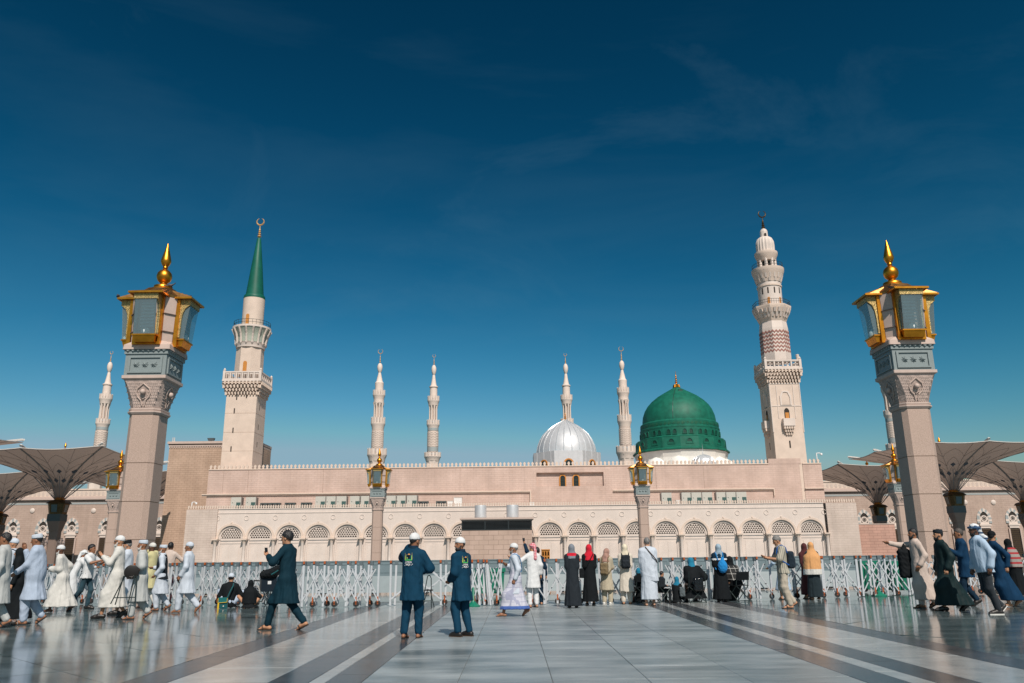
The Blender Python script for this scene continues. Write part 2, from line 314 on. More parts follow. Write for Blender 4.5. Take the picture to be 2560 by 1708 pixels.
def band(x0, x1, mat, ln, off, label, nm):
    f = field(nm, x0+0.0005, x1-0.0005, label); sm = slabmesh(x1-x0-0.004, ln-0.008, mat)
    y = Y0+off
    while y+ln < Y1: slab(sm, f, (x0+x1)/2, y+ln/2, 0.0003); y += ln
SB = [(-2.08, -1.68, 1, 'innermost dark granite stripe left of the walkway'), (-2.26, -2.08, 0, 'narrow pale stripe between the two left dark stripes'),
      (-2.72, -2.26, 1, 'second dark granite stripe left of the walkway'), (-3.85, -2.72, 0, 'broad pale band between the left dark stripes'),
      (-4.38, -3.85, 1, 'outermost dark granite stripe on the left'),
      (3.66, 4.10, 1, 'innermost dark granite stripe right of the walkway'), (4.10, 4.35, 0, 'narrow pale stripe between the two right dark stripes'),
      (4.35, 4.80, 1, 'second dark granite stripe right of the walkway'), (4.80, 5.80, 0, 'broad pale band between the right dark stripes'),
      (5.80, 6.33, 1, 'outermost dark granite stripe on the right')]
for k, (a, b, dk, lb) in enumerate(SB): band(a, b, MARB_DARK if dk else MARB_LIGHT, 1.6 if dk else 1.2, 0.1*k, lb, 'paving_stripe')
def clip(poly, ax, val, keep_less):
    out = []
    for i in range(len(poly)):
        p, q = poly[i], poly[(i+1) % len(poly)]
        ip = (p[ax] <= val) == keep_less; iq = (q[ax] <= val) == keep_less
        if ip: out.append(p)
        if ip != iq:
            t = (val-p[ax])/(q[ax]-p[ax]); out.append(tuple(p[k]+t*(q[k]-p[k]) for k in range(2)))
    return out
def diagfield(x0, x1, label, n_side=1.62):
    f = field('marble_field', x0, x1, label); hd = n_side/math.sqrt(2)*2/2
    k = 0
    for iy in range(-1, int((Y1-6)/hd)+2):
        for ix in range(-1, int((x1-x0)/(2*hd))+2):
            cx = x0+ix*2*hd+(hd if iy % 2 else 0); cy = 6+iy*hd
            g = 0.007
            poly = [(cx, cy-hd+g), (cx+hd-g, cy), (cx, cy+hd-g), (cx-hd+g, cy)]
            for ax, vl, kl in ((0, x1-0.004, True), (0, x0+0.004, False), (1, Y1, True), (1, Y0, False)):
                if poly: poly = clip(poly, ax, vl, kl)
            if len(poly) < 3: continue
            mx = sum(p[0] for p in poly)/len(poly); my = sum(p[1] for p in poly)/len(poly)
            o = inst('paving_slab', MB().prismz([(p[0]-mx, p[1]-my) for p in poly], -0.02, 0).mesh('slab', MARB_SIDE), f, (mx, my, 0), (random.gauss(0, 0.0022), random.gauss(0, 0.0022), 0)); k += 1
    return k
diagfield(-20.5, -4.38, 'mirror polished grey marble field left of the stripes')
diagfield(6.33, 21.5, 'mirror polished grey marble field right of the stripes')
# ================================================================ mosque: arcade, upper wall, towers, domes
YA, YU = 120.0, 132.0; KA = YA/110.0; KU = YU/121.0
def zk(z, k): return (z-CAM_H)*k+CAM_H
def X_(x, y, Y): return AT(x, y, Y).x
def Z_(x, y, Y): return AT(x, y, Y).z
def merlon(w, h, d):
    # small rounded shield on a narrow neck
    p = [(-w*0.30, 0), (w*0.30, 0), (w*0.22, h*0.22), (w*0.42, h*0.48), (w*0.36, h*0.72), (w*0.14, h*0.92), (0, h), (-w*0.14, h*0.92), (-w*0.36, h*0.72), (-w*0.42, h*0.48), (-w*0.22, h*0.22)]
    return MB().prism(p, -d/2, d/2).mesh('merlon', STONE)
# ---- arcade
xa0, xa20 = X_(577.7, 1330, YA), X_(2026.9, 1312, YA); SP = (xa20-xa0)/20
ZT, ZSP = zk(8.12, KA), zk(4.30, KA); RA = 1.62*KA
axl, axr = X_(466, 1300, YA), X_(2142, 1290, YA)
arc = thing('arcade_hall', 'cream stone arcade with round lattice arches behind the grey barriers', 'building', ((axl+axr)/2, YA, 0))
def arc_pt(o): return o
# bay wall with arched opening
def baymesh():
    b = MB(); hw = SP/2; n = 16; ar = arch_pts(RA, ZSP, n); vs = []; fs = []
    for (x, z) in ar: vs.append((x, 0, z)); vs.append((max(-hw, min(hw, x*1.35)) if 0 else (x/RA*hw), 0, ZT))
    for i in range(n): fs.append((2*i, 2*i+1, 2*i+3, 2*i+2))
    b.add(vs, fs)
    for s in (-1, 1):
        q = [(s*RA, 0, 0), (s*hw, 0, 0), (s*hw, 0, ZT), (s*RA, 0, ZSP)]
        b.add(q, [(0, 1, 2, 3) if s > 0 else (3, 2, 1, 0)])
    prof = [(RA, 0)]+ar+[(-RA, 0)]
    for (xa, za), (xb, zb) in zip(prof[:-1], prof[1:]): b.add([(xa, 0, za), (xb, 0, zb), (xb, 0.42, zb), (xa, 0.42, za)], [(3, 2, 1, 0)])
    return b.mesh('bay', WHITE)
def latticemesh():
    b = MB(); s = 0.355; hgt = 0.265; r = RA-0.26; zb = ZSP+0.03; th = 0.12
    def inside(x, z): return (x*x+(z-ZSP)**2) < (r+0.12)**2 and z >= zb-0.01
    for j in range(int(r/hgt)+2):
        for i in range(-9, 10):
            x0 = i*s+(s/2 if j % 2 else 0); z0 = zb+j*hgt
            up = [(x0, z0), (x0+s, z0), (x0+s/2, z0+hgt)]; dn = [(x0+s/2, z0+hgt), (x0+s, z0), (x0+1.5*s, z0+hgt)]
            c = (x0+s/2, z0+hgt*0.36)
            if all(inside(*p) for p in up):
                k = 0.97; inn = [(c[0]+(p[0]-c[0])*k, c[1]+(p[1]-c[1])*k) for p in up]
                vs = [(p[0], 0, p[1]) for p in up]+[(p[0], 0, p[1]) for p in inn]+[(p[0], th, p[1]) for p in inn]; fs = []
                for q in range(3): w = (q+1) % 3; fs += [(q, w, 3+w, 3+q), (3+q, 3+w, 6+w, 6+q)]
                b.add(vs, fs)
            elif inside(*c): b.add([(p[0], 0, p[1]) for p in up], [(0, 1, 2)])
            if inside(sum(p[0] for p in dn)/3, sum(p[1] for p in dn)/3): b.add([(p[0], 0, p[1]) for p in dn], [(0, 1, 2)])
    return b.mesh('lattice', WHITE)
BAY, LAT = baymesh(), latticemesh()
ARCHV = MB(); o_ = [(RA+0.36, ZSP-0.05)]+arch_pts(RA+0.36, ZSP, 20)+[(-RA-0.36, ZSP-0.05)]; i_ = [(RA+0.06, ZSP-0.05)]+arch_pts(RA+0.06, ZSP, 20)+[(-RA-0.06, ZSP-0.05)]
ARCHV.ring(o_, i_, -0.09, 0.02); ARCHV.box(-0.10, 0.10, -0.12, 0.02, ZSP+RA+0.33, ZSP+RA+0.55); ARCHV = ARCHV.mesh('archivolt', STONE)
FRAME = MB(); o_ = [(RA-0.01, 0)]+arch_pts(RA-0.01, ZSP, 20)+[(-RA+0.01, 0)]; i_ = [(RA-0.25, 0)]+arch_pts(RA-0.25, ZSP, 20)+[(-RA+0.25, 0)]
FRAME.ring(o_, i_, 0.14, 0.34); FRAME = FRAME.mesh('inner_arch', WHITE)
PANEL = MB(); hw_ = RA-0.24; PANEL.box(-hw_, hw_, 0.26, 0.40, 0, ZSP+0.02)
for sx in (-1, 1):
    PANEL.box(sx*0.72-0.52, sx*0.72+0.52, 0.225, 0.26, 0.5, ZSP-1.1)
PANEL.box(-hw_, hw_, 0.21, 0.26, ZSP-0.75, ZSP-0.58); PANEL = PANEL.mesh('door_panel', WHITE)
zq = ZSP-0.70
COLM = MB().lathe([(0.30, 0), (0.30, 0.35), (0.235, 0.45), (0.225, zq-0.05), (0.25, zq)], 16).mesh('column', WHITE, True, 40)
CAPM = MB(); CAPM.lathe([(0.24, zq), (0.27, zq+0.15), (0.40, zq+0.4), (0.42, zq+0.45)], 16); CAPM.box(-0.46, 0.46, -0.46, 0.30, zq+0.45, zq+0.62); CAPM = CAPM.mesh('capital', STONE)
def rondel():
    b = MB(); n = 20
    o1 = [(0.36*math.cos(2*math.pi*i/n), 0.36*math.sin(2*math.pi*i/n)) for i in range(n)]; i1 = [(0.29*math.cos(2*math.pi*i/n), 0.29*math.sin(2*math.pi*i/n)) for i in range(n)]
    b.ring(o1, i1, -0.06, 0.02); return b.mesh('roundel', WHITE)
RON = rondel()
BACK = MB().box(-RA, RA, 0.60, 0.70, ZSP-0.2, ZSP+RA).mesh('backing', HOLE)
for k in range(21):
    x = xa0+SP*k
    bay = inst('arch_bay', BAY, arc, (x-arc.location.x, 0, 0))
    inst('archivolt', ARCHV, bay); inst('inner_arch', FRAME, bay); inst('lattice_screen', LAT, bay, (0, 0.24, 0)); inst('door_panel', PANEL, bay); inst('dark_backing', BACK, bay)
    inst('column', COLM, bay, (-SP/2, -0.28, 0)); inst('capital', CAPM, bay, (-SP/2, -0.28, 0)); inst('roundel', RON, bay, (-SP/2, 0, zk(6.95, KA)))
inst('column', COLM, arc, (xa20+SP/2-arc.location.x, -0.28, 0)); inst('capital', CAPM, arc, (xa20+SP/2-arc.location.x, -0.28, 0)); inst('roundel', RON, arc, (xa20+SP/2-arc.location.x, 0, zk(6.95, KA)))
xl, xr = xa0-SP/2, xa20+SP/2
MB().box(axl, xl-0.004, YA-0.25, YA+10, 0, ZT).build('end_wall', BR_PALE, arc)
MB().box(xr+0.30, axr, YA-0.25, YA+10, 0, ZT).build('end_wall', BR_PALE, arc)
MB().box(xr+0.002, xr+0.298, YA+0.1, YA+9, 0, ZT).build('expansion_joint', HOLE, arc)
MB().box(xl, xr, YA+1.6, YA+10.5, 0, ZT-0.02).build('hall_body', BR_PALE, arc)
MB().box(xl, xr, YA-0.10, YA+1.2, ZT+0.002, ZT+0.10).box(xl, xr, YA-0.06, YA+0.3, ZT-0.62, ZT-0.51).build('cornice', WHITE, arc)
MER = merlon(0.33, 0.48, 0.14)
n = int((axr-axl)/0.355)
for k in range(min(n, 298)):
    x = axl+0.2+k*(axr-axl-0.4)/(min(n, 298)-1)
    inst('merlon', MER, arc, (x-arc.location.x, 0.0, ZT+0.10))
# ---- upper wall
ux0, ux1 = X_(520, 1200, YU), X_(2057, 1200, YU); ZUB, ZUT = zk(14.62, KU), zk(15.30, KU); ZLE = zk(10.85, KU)
up = thing('upper_prayer_hall', 'long pink brick upper wall with crenellated top above the arcade', 'building', ((ux0+ux1)/2, YU, 0))
xj = X_(2006, 1200, YU)
px0, px1 = X_(1341, 1190, YU), X_(1509, 1190, YU); pz1 = Z_(1430, 1181, YU); pz0 = ZLE+0.9
bx0, bx1 = X_(1328, 1240, YU), X_(1533, 1236, YU)
xml, xmr = X_(1922, 1170, YU), X_(2003, 1170, YU)
wb = MB(); wb.box(ux0, px0, YU, YU+12, 0, ZUB).box(px1, xj-0.25, YU, YU+12, 0, ZUB).box(px0, px1, YU, YU+12, pz1, ZUB).box(px0, px1, YU, YU+12, 0, pz0).box(px0, px1, YU+0.55, YU+12, pz0, pz1)
wb.build('wall', BR_PINK, up)
MB().box(xj+0.25, ux1, YU-0.05, YU+10, 0, ZUB-0.03).build('corner_block', BR_PINK, up)
MB().box(xj-0.248, xj+0.248, YU+0.9, YU+8, 0, ZUB-0.2).build('joint_recess', HOLE, up)
MB().box(xml, xmr, YU-0.03, YU+0.4, ZUB+0.01, ZUT+0.15).build('tower_plinth', BR_PINK, up)
tr = MB(); tr.box(ux0, xml-0.01, YU-0.10, YU+0.5, ZUB+0.002, ZUB+0.14).box(xj+0.25, ux1, YU-0.14, YU+0.5, ZUB-0.028, ZUB+0.14)
tr.build('parapet_base', STONE, up)
ld = MB(); xle = X_(1935, 1228, YU)
for a, b in ((ux0-0.7, bx0), (bx1, xle)):
    ld.box(a, b, YU-0.34, YU-0.002, ZLE+0.06, ZLE+0.22).box(a, b, YU-0.20, YU-0.002, ZLE-0.12, ZLE+0.06)
ld.box(bx0-0.20, bx0, YU-0.34, YU-0.002, ZT+1, ZLE+0.06).box(xle-0.12, xle, YU-0.34, YU-0.002, ZLE-1.0, ZLE+0.06)
ld.box(xj+0.24, ux1+0.4, YU-0.34, YU-0.052, ZLE+0.06, ZLE+0.2)
ld.build('ledge', STONE, up)
MERU = merlon(0.50, 0.66, 0.2); k = 0; x = ux0+0.3
while x < ux1-0.1:
    if not (xml-0.2 < x < xj+0.4): inst('merlon', MERU, up, (x-up.location.x, 0.1, ZUB+0.14))
    x += 0.66
for (a, b) in ((1398.5, 1416), (1431.6, 1450)):
    w0, w1 = X_(a, 1205, YU), X_(b, 1205, YU); c = (w0+w1)/2; hw = (w1-w0)/2; z0 = Z_(1424, 1226.5, YU); z1 = Z_(1424, 1185.5, YU)
    o_ = [(c+hw, z0)]+[(c+x, z) for x, z in arch_pts(hw, z1-hw, 12)]+[(c-hw, z0)]; q = hw*0.68
    i_ = [(c+q, z0+0.3)]+[(c+x, z) for x, z in arch_pts(q, z1-hw, 12)]+[(c-q, z0+0.3)]
    wf = MB().ring(o_, i_, YU+0.36, YU+0.56).build('window', WOODO, up)
    MB().prism(i_, YU+0.50, YU+0.545).build('pane', DARKGL, wf)
    mu = MB()
    for t in range(1, 5): mu.box(c-q, c+q, YU+0.46, YU+0.495, z0+0.3+t*0.42-0.02, z0+0.3+t*0.42+0.02)
    mu.box(c-0.025, c+0.025, YU+0.455, YU+0.498, z0+0.3, z1-hw); mu.build('glazing_bar', BRONZE, wf)
jl = MB()
for q in (558, 620, 808, 1150, 1640, 1760): jx = X_(q, 1200, YU); jl.box(jx-0.025, jx+0.025, YU-0.006, YU-0.001, ZLE+0.24, ZUB-0.01)
jl.build('wall_joint', M('joint_dirt', (0.30, 0.21, 0.17), 0.9), up)
# ---- tall tan wall at the left
YT = 143.0; tx0, tx1 = X_(415, 1200, YT), X_(640, 1180, YT); tz = Z_(480, 1104, YT)
tn = thing('tan_brick_hall', 'tall tan brick block with dark cornice left of the green-capped minaret', 'building', ((tx0+tx1)/2, YT, 0))
MB().box(tx0, tx1, YT, YT+8, 0, tz-0.9).build('wall', BR_TAN, tn)
MB().box(tx0-0.1, tx1, YT-0.12, YT+8.1, tz-0.88, tz-0.62).box(tx0-0.28, tx1, YT-0.3, YT+8.3, tz-0.42, tz).build('cornice', PINKST, tn)
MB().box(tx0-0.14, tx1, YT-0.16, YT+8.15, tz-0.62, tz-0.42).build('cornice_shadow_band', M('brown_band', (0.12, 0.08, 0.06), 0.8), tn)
dn = MB()
xx = tx0
while xx < tx1: dn.box(xx, xx+0.22, YT-0.10, YT-0.002, tz-1.15, tz-0.90); xx += 0.42
dn.build('dentils', PINKST, tn)
# ---- pink lower wall and side blocks at the right
YP = 122.0; ppx0, ppx1 = X_(2139, 1340, YP)+0.05, X_(2240, 1340, YP)
pk = thing('rose_brick_annex', 'low rose brick annex wall right of the arcade', 'wall', ((ppx0+ppx1)/2, YP, 0))
MB().box(ppx0, ppx1, YP, YP+7, 0, zk(5.30, YP/112)).build('wall', BR_ROSE, pk); MB().box(ppx0, ppx1+0.05, YP-0.05, YP+7, zk(5.30, YP/112), zk(5.30, YP/112)+0.12).build('coping', PINKST, pk)
# ---- service block with louvres in front of the arcade
YS = 110.0; sx0, sx1 = X_(1154, 1320, YS), X_(1330, 1320, YS); sz = Z_(1240, 1298.5, YS); stp = Z_(1240, 1294, YS)
sv = thing('service_block', 'pink block service building with wide dark louvre in front of the arcade', 'building', ((sx0+sx1)/2, YS, 0))
lz1, lz0 = Z_(1240, 1302, YS), Z_(1240, 1325, YS)
bd = MB(); bd.box(sx0, sx1, YS, YS+4.2, 0, lz0).box(sx0, sx1, YS+0.5, YS+4.2, lz0, lz1).box(sx0, sx1, YS, YS+4.2, lz1, sz)
bd.build('wall', BR_BLOCK, sv)
MB().box(sx0-0.25, sx1+0.25, YS-0.25, YS+4.4, sz+0.002, stp).box(sx0-0.1, sx1+0.1, YS-0.1, YS+4.3, sz-0.12, sz-0.004).build('roof_slab', PINKST, sv)
DKL = M('dark_louvre_metal', (0.02, 0.026, 0.03), 0.45, metal=0.3)
lf = MB(); ww = (sx1-sx0)/3
for t in range(4): lf.box(max(sx0, sx0+t*ww-0.09), min(sx1, sx0+t*ww+0.09), YS-0.06, YS+0.10, lz0, lz1)
lf.box(sx0, sx1, YS-0.055, YS+0.10, lz1-0.10, lz1).box(sx0, sx1, YS-0.055, YS+0.1, lz0, lz0+0.10); lfo = lf.build('louvre_frame', DKL, sv)
SLM = MB().add([(-ww/2+0.1, -0.03, 0), (ww/2-0.1, -0.03, 0), (ww/2-0.1, 0.14, 0.12), (-ww/2+0.1, 0.14, 0.12), (-ww/2+0.1, -0.03, 0.03), (ww/2-0.1, -0.03, 0.03), (ww/2-0.1, 0.14, 0.15), (-ww/2+0.1, 0.14, 0.15)],
   [(0, 1, 2, 3), (7, 6, 5, 4), (0, 4, 5, 1), (1, 5, 6, 2), (2, 6, 7, 3), (3, 7, 4, 0)]).mesh('slat', DKL)
for t in range(3):
    for j in range(6):
        inst('slat', SLM, lfo, (sx0+ww*(t+0.5), YS, lz0+0.12+j*(lz1-lz0-0.24)/6))
for (a, b, lb) in ((1186.7, 1216, 'left'), (1266, 1296.5, 'right')):
    c = (X_(a, 1280, YS+2)+X_(b, 1280, YS+2))/2; r = (X_(b, 1280, YS+2)-X_(a, 1280, YS+2))/2; zt = Z_(1240, 1263.5, YS+2)
    tk = thing('metal_vent_drum', 'silver cylindrical vent drum, the %s one on the service block roof' % lb, 'vent', (c, YS+2, stp), group='vent drums on the service block')
    MB().lathe([(r, 0), (r, zt-stp-0.1), (r*0.97, zt-stp), (r*0.9, zt-stp)], 28).build('drum', SILVER, tk, True, wp=False)
    MB().lathe([(r*1.02, 0.10), (r*1.02, 0.22)], 28, cap=False).build('hoop', SILVER, tk, True, wp=False)
# ---- wooden shoe shelf
YW = 36.5; w0, w1 = X_(1354.5, 1385, YW), X_(1374, 1385, YW); wz0, wz1 = 0, Z_(1364, 1374, YW)
sh = thing('shoe_rack', 'orange wooden shoe rack with arched pigeonholes beyond the grey panels', 'rack', ((w0+w1)/2, YW, 0))
wf = MB(); wf.box(w0, w1, YW+0.25, YW+0.28, 0, wz1).box(w0-0.02, w1+0.02, YW-0.03, YW+0.30, wz1-0.03, wz1+0.01)
cols, rws = 3, 7; cw = (w1-w0)/cols; rh = (wz1-0.05)/rws
for t in range(cols+1): wf.box(w0+t*cw-0.010, w0+t*cw+0.010, YW, YW+0.25, 0, wz1-0.03)
for t in range(rws+1): wf.box(w0, w1, YW+0.005, YW+0.25, t*rh+0.0, t*rh+0.025)
wf.build('carcass', WOODO, sh)
MB().box(w0+0.012, w1-0.012, YW+0.20, YW+0.248, 0.03, wz1-0.06).build('dark_back', HOLE, sh)
for t in range(cols):
    for j in range(3, rws):
        cxx = w0+(t+0.5)*cw; z0 = j*rh+0.026; z1 = (j+1)*rh; q = cw/2-0.012
        o_ = [(cxx+q, z0), (cxx+q, z1), (cxx+q*0.5, z1), (cxx, z1), (cxx-q*0.5, z1), (cxx-q, z1), (cxx-q, z0)]
        i_ = [(cxx+q*0.72, z0), (cxx+q*0.72, z0+(z1-z0)*0.55), (cxx+q*0.5, z0+(z1-z0)*0.8), (cxx, z0+(z1-z0)*0.92), (cxx-q*0.5, z0+(z1-z0)*0.8), (cxx-q*0.72, z0+(z1-z0)*0.55), (cxx-q*0.72, z0)]
        MB().ring(o_, i_, YW-0.004, YW+0.012).build('arched_front', WOODO, sh)
# ---- air conditioners on the arcade roof
YC = 126.0; ZR = ZT+0.02
acs = [(x/3.357+460, 1250, 0) for x in (445, 568, 1150, 1235, 1325, 1440, 1515, 1740, 1820, 1915)] + [(x/3.917+1600, 1250, 1) for x in (258, 455, 550, 655, 795, 890, 990)]
acm = MB().box(-0.85, 0.85, -0.4, 0.4, 0, 2.05).mesh('cabinet', ACW); acg = MB().box(0.08, 0.80, -0.43, -0.402, 0.45, 1.30).mesh('grille', ACG); acd = MB().box(-1.02, -0.852, -0.4, 0.4, 0.4, 2.0).mesh('side_duct', M('duct_grey', (0.16, 0.14, 0.13), 0.6))
acl = MB().box(-0.62, -0.50, -0.42, -0.402, 1.2, 1.3).mesh('badge', ACG)
for i, (x, y, kd) in enumerate(acs):
    lb = 'white cabinet with green grille on the roof left of the silver dome' if kd == 0 else 'white cabinet with green grille on the roof below the green dome'
    a = thing('air_conditioner', lb, 'air conditioner', (X_(x, y, YC), YC, ZR), group='cabinets left of the dome' if kd == 0 else 'cabinets below the green dome'); a['label'] += ', '+ORD[i if kd == 0 else i-10]+' from left'
    inst('cabinet', acm, a); inst('grille', acg, a, scale=(1, 1, 1)); inst('badge', acl, a)
    inst('side_duct', acd, a, (1.87, 0, 0) if kd == 0 else (0, 0, 0))
    a.scale = (0.90, 1.05, 1.05)
dkb = MB().box(-0.8, 0.8, -0.4, 0.4, 0.5, 1.25).box(-0.8, -0.7, -0.4, 0.4, 0, 0.5).box(0.7, 0.8, -0.4, 0.4, 0, 0.5).mesh('casing', M('dark_condenser', (0.05, 0.065, 0.065), 0.5)); dkf = MB().lathe([(0.26, 0), (0.26, 0.03)], 14).mesh('fan_grille', BLACKPL)
for i, x in enumerate((690, 770, 895, 1030, 2010, 2160)):
    a = thing('condenser_unit', 'dark low condenser unit on the arcade roof, %s from the left' % ORD[i], 'condenser', (X_(x/3.357+460, 1255, YC), YC, ZR), group='condensers on the arcade roof')
    inst('casing', dkb, a); inst('fan_grille', dkf, a, (-0.35, -0.40, 0.87), (R_(90), 0, 0)); inst('fan_grille', dkf, a, (0.35, -0.40, 0.87), (R_(90), 0, 0))
wb_ = MB().box(-0.55, 0.55, -0.5, 0.5, 0, 1.45).mesh('tank_body', M('white_paint', (0.7, 0.68, 0.66), 0.5)); wl_ = MB().box(-0.62, 0.62, -0.55, 0.55, 1.452, 1.52).mesh('lid', WHITE)
for i, (x, s) in enumerate(((460+2235/3.357, 0.75), (460+2300/3.357, 1.1), (1600+370/3.917, 0.6), (1120+850/4.05, 0.55))):
    a = thing('roof_box', ['small white box', 'taller white box', 'lone white box', 'white capped box'][i]+' on the arcade roof '+['left of the vent drums, the shorter one', 'left of the vent drums', 'between air conditioners under the green dome', 'right of the vent drums'][i], 'box', (X_(x, 1255, YC-2), YC-2, ZR))
    inst('tank_body', wb_, a); inst('lid', wl_, a); a.scale = (s, s, s)
# ================================================================ minarets and domes
def crop(x0, y0, s): return lambda x, y: (x0+x/s, y0+y/s)
def prof(cf, xz, D, pts):
    """(crop y, crop width) list -> (radius, height) list at depth D"""
    out = []
    for y, w in pts:
        a = AT(*cf(xz-w/2, y), D); b = AT(*cf(xz+w/2, y), D); out.append(((b.x-a.x)/2, (a.z+b.z)/2))
    return out
def zig(b, R, z0, z1, rows_, nz, n, fr=0.5, proud=0.12):
    """raised chevron courses round a shaft of n sides (radius function R(t))"""
    dz = (z1-z0)/(rows_+0.5)
    for k in range(rows_):
        m = nz*2
        for i in range(m):
            t0, t1 = 2*math.pi*i/m, 2*math.pi*(i+1)/m; za = z0+k*dz+(dz*0.5 if i % 2 else 0); zb = z0+k*dz+(0 if i % 2 else dz*0.5)
            r0, r1 = R(t0)+proud, R(t1)+proud; h = dz*fr
            p = [(r0*math.cos(t0), r0*math.sin(t0), za), (r1*math.cos(t1), r1*math.sin(t1), zb), (r1*math.cos(t1), r1*math.sin(t1), zb+h), (r0*math.cos(t0), r0*math.sin(t0), za+h)]
            q = [(x*(1-proud*1.5/r0), y*(1-proud*1.5/r0), z) for x, y, z in p]
            b.add(p+q, [(0, 1, 2, 3), (3, 2, 6, 7), (1, 0, 4, 5)])
    return b
def crescent(b, z, R, w, n=26):
    """upright crescent facing the plaza, open at the top"""
    pts = []
    for i in range(n+1):
        t = R_(105)+R_(330)*i/n; k = max(0.0, math.sin(math.pi*i/n))**0.7*w+0.01
        pts.append((math.cos(t), math.sin(t), k))
    for (c0, s0, k0), (c1, s1, k1) in zip(pts[:-1], pts[1:]):
        b.tube((R*c0, 0, z+R+R*s0), (R*c1, 0, z+R+R*s1), k0, k1, 6, False)
    return b
def finial(b, z0, z1, r):
    h = z1-z0; pr = [(r*0.5, z0), (r*0.35, z0+h*0.06)]
    for c, q in ((0.16, 1.0), (0.34, 0.8), (0.50, 0.62), (0.64, 0.5)):
        for t in (-0.075, -0.05, 0, 0.05, 0.075): pr.append((max(r*0.22, r*q*math.sqrt(max(0, 1-(t/0.078)**2))), z0+h*(c+t)))
    pr += [(r*0.2, z0+h*0.74), (r*0.16, z1)]
    return b.lathe(pr, 12)
def rail(parent, r, z, h, n=28, mat=RAILM, sides=None):
    b = MB(); m = sides or n
    P = [(r*math.cos(2*math.pi*(i+(0.5 if sides else 0))/m), r*math.sin(2*math.pi*(i+(0.5 if sides else 0))/m)) for i in range(m)]
    for i in range(m):
        p, q = P[i], P[(i+1) % m]
        for zz in (0.5, 1.0): b.tube((*p, z+h*zz), (*q, z+h*zz), 0.035, n=5)
        k = 1 if not sides else 6
        for j in range(k):
            t = j/k; b.tube((p[0]+(q[0]-p[0])*t, p[1]+(q[1]-p[1])*t, z), (p[0]+(q[0]-p[0])*t, p[1]+(q[1]-p[1])*t, z+h), 0.028, n=4)
    return b.build('railing', mat, parent, wp=False)
def teeth(b, r, z0, z1, n, depth, w, ph=0.0):
    """ring of small corbel blocks"""
    for i in range(n):
        t = 2*math.pi*(i+ph)/n; c, s = math.cos(t), math.sin(t)
        def P(rr, tt, zz): return (rr*c-tt*s, rr*s+tt*c, zz)
        b.add([P(r-depth, -w/2, z0), P(r-depth, w/2, z0), P(r-depth*0.6, -w/2, z0), P(r-depth*0.6, w/2, z0), P(r-depth, -w/2, z1), P(r-depth, w/2, z1), P(r, -w/2, z1), P(r, w/2, z1)],
              [(0, 1, 3, 2), (4, 6, 7, 5), (2, 3, 7, 6), (0, 2, 6, 4), (1, 5, 7, 3)])
    return b
def balc(parent, r, z0, z1, n, mat, mat2):
    """corbelled round balcony with pierced parapet"""
    h = z1-z0; b = MB(); b.lathe([(r*0.80, z0-h*0.9), (r*0.86, z0-h*0.5), (r*0.95, z0-h*0.15), (r, z0), (r, z0+h*0.12), (r*0.9, z0+h*0.14)], n); b.build('balcony', mat, parent, True, 30, wp=False)
    b = MB(); m = 16
    for i in range(m):
        t0, t1 = 2*math.pi*(i+0.18)/m, 2*math.pi*(i+0.82)/m
        p = [(q*math.cos(t), q*math.sin(t)) for t, q in ((t0, r*0.99), (t1, r*0.99), (t1, r*0.93), (t0, r*0.93))]
        b.prismz(p, z0+h*0.12, z0+h*0.95)
        t2 = 2*math.pi*i/m; b.lathe([(r*0.035, z0+h*0.12), (r*0.035, z0+h*1.1)], 6, (r*0.965*math.cos(t2), r*0.965*math.sin(t2)))
    b.build('parapet', mat2, parent, wp=False)
CF = crop(880, 850, 2.85)
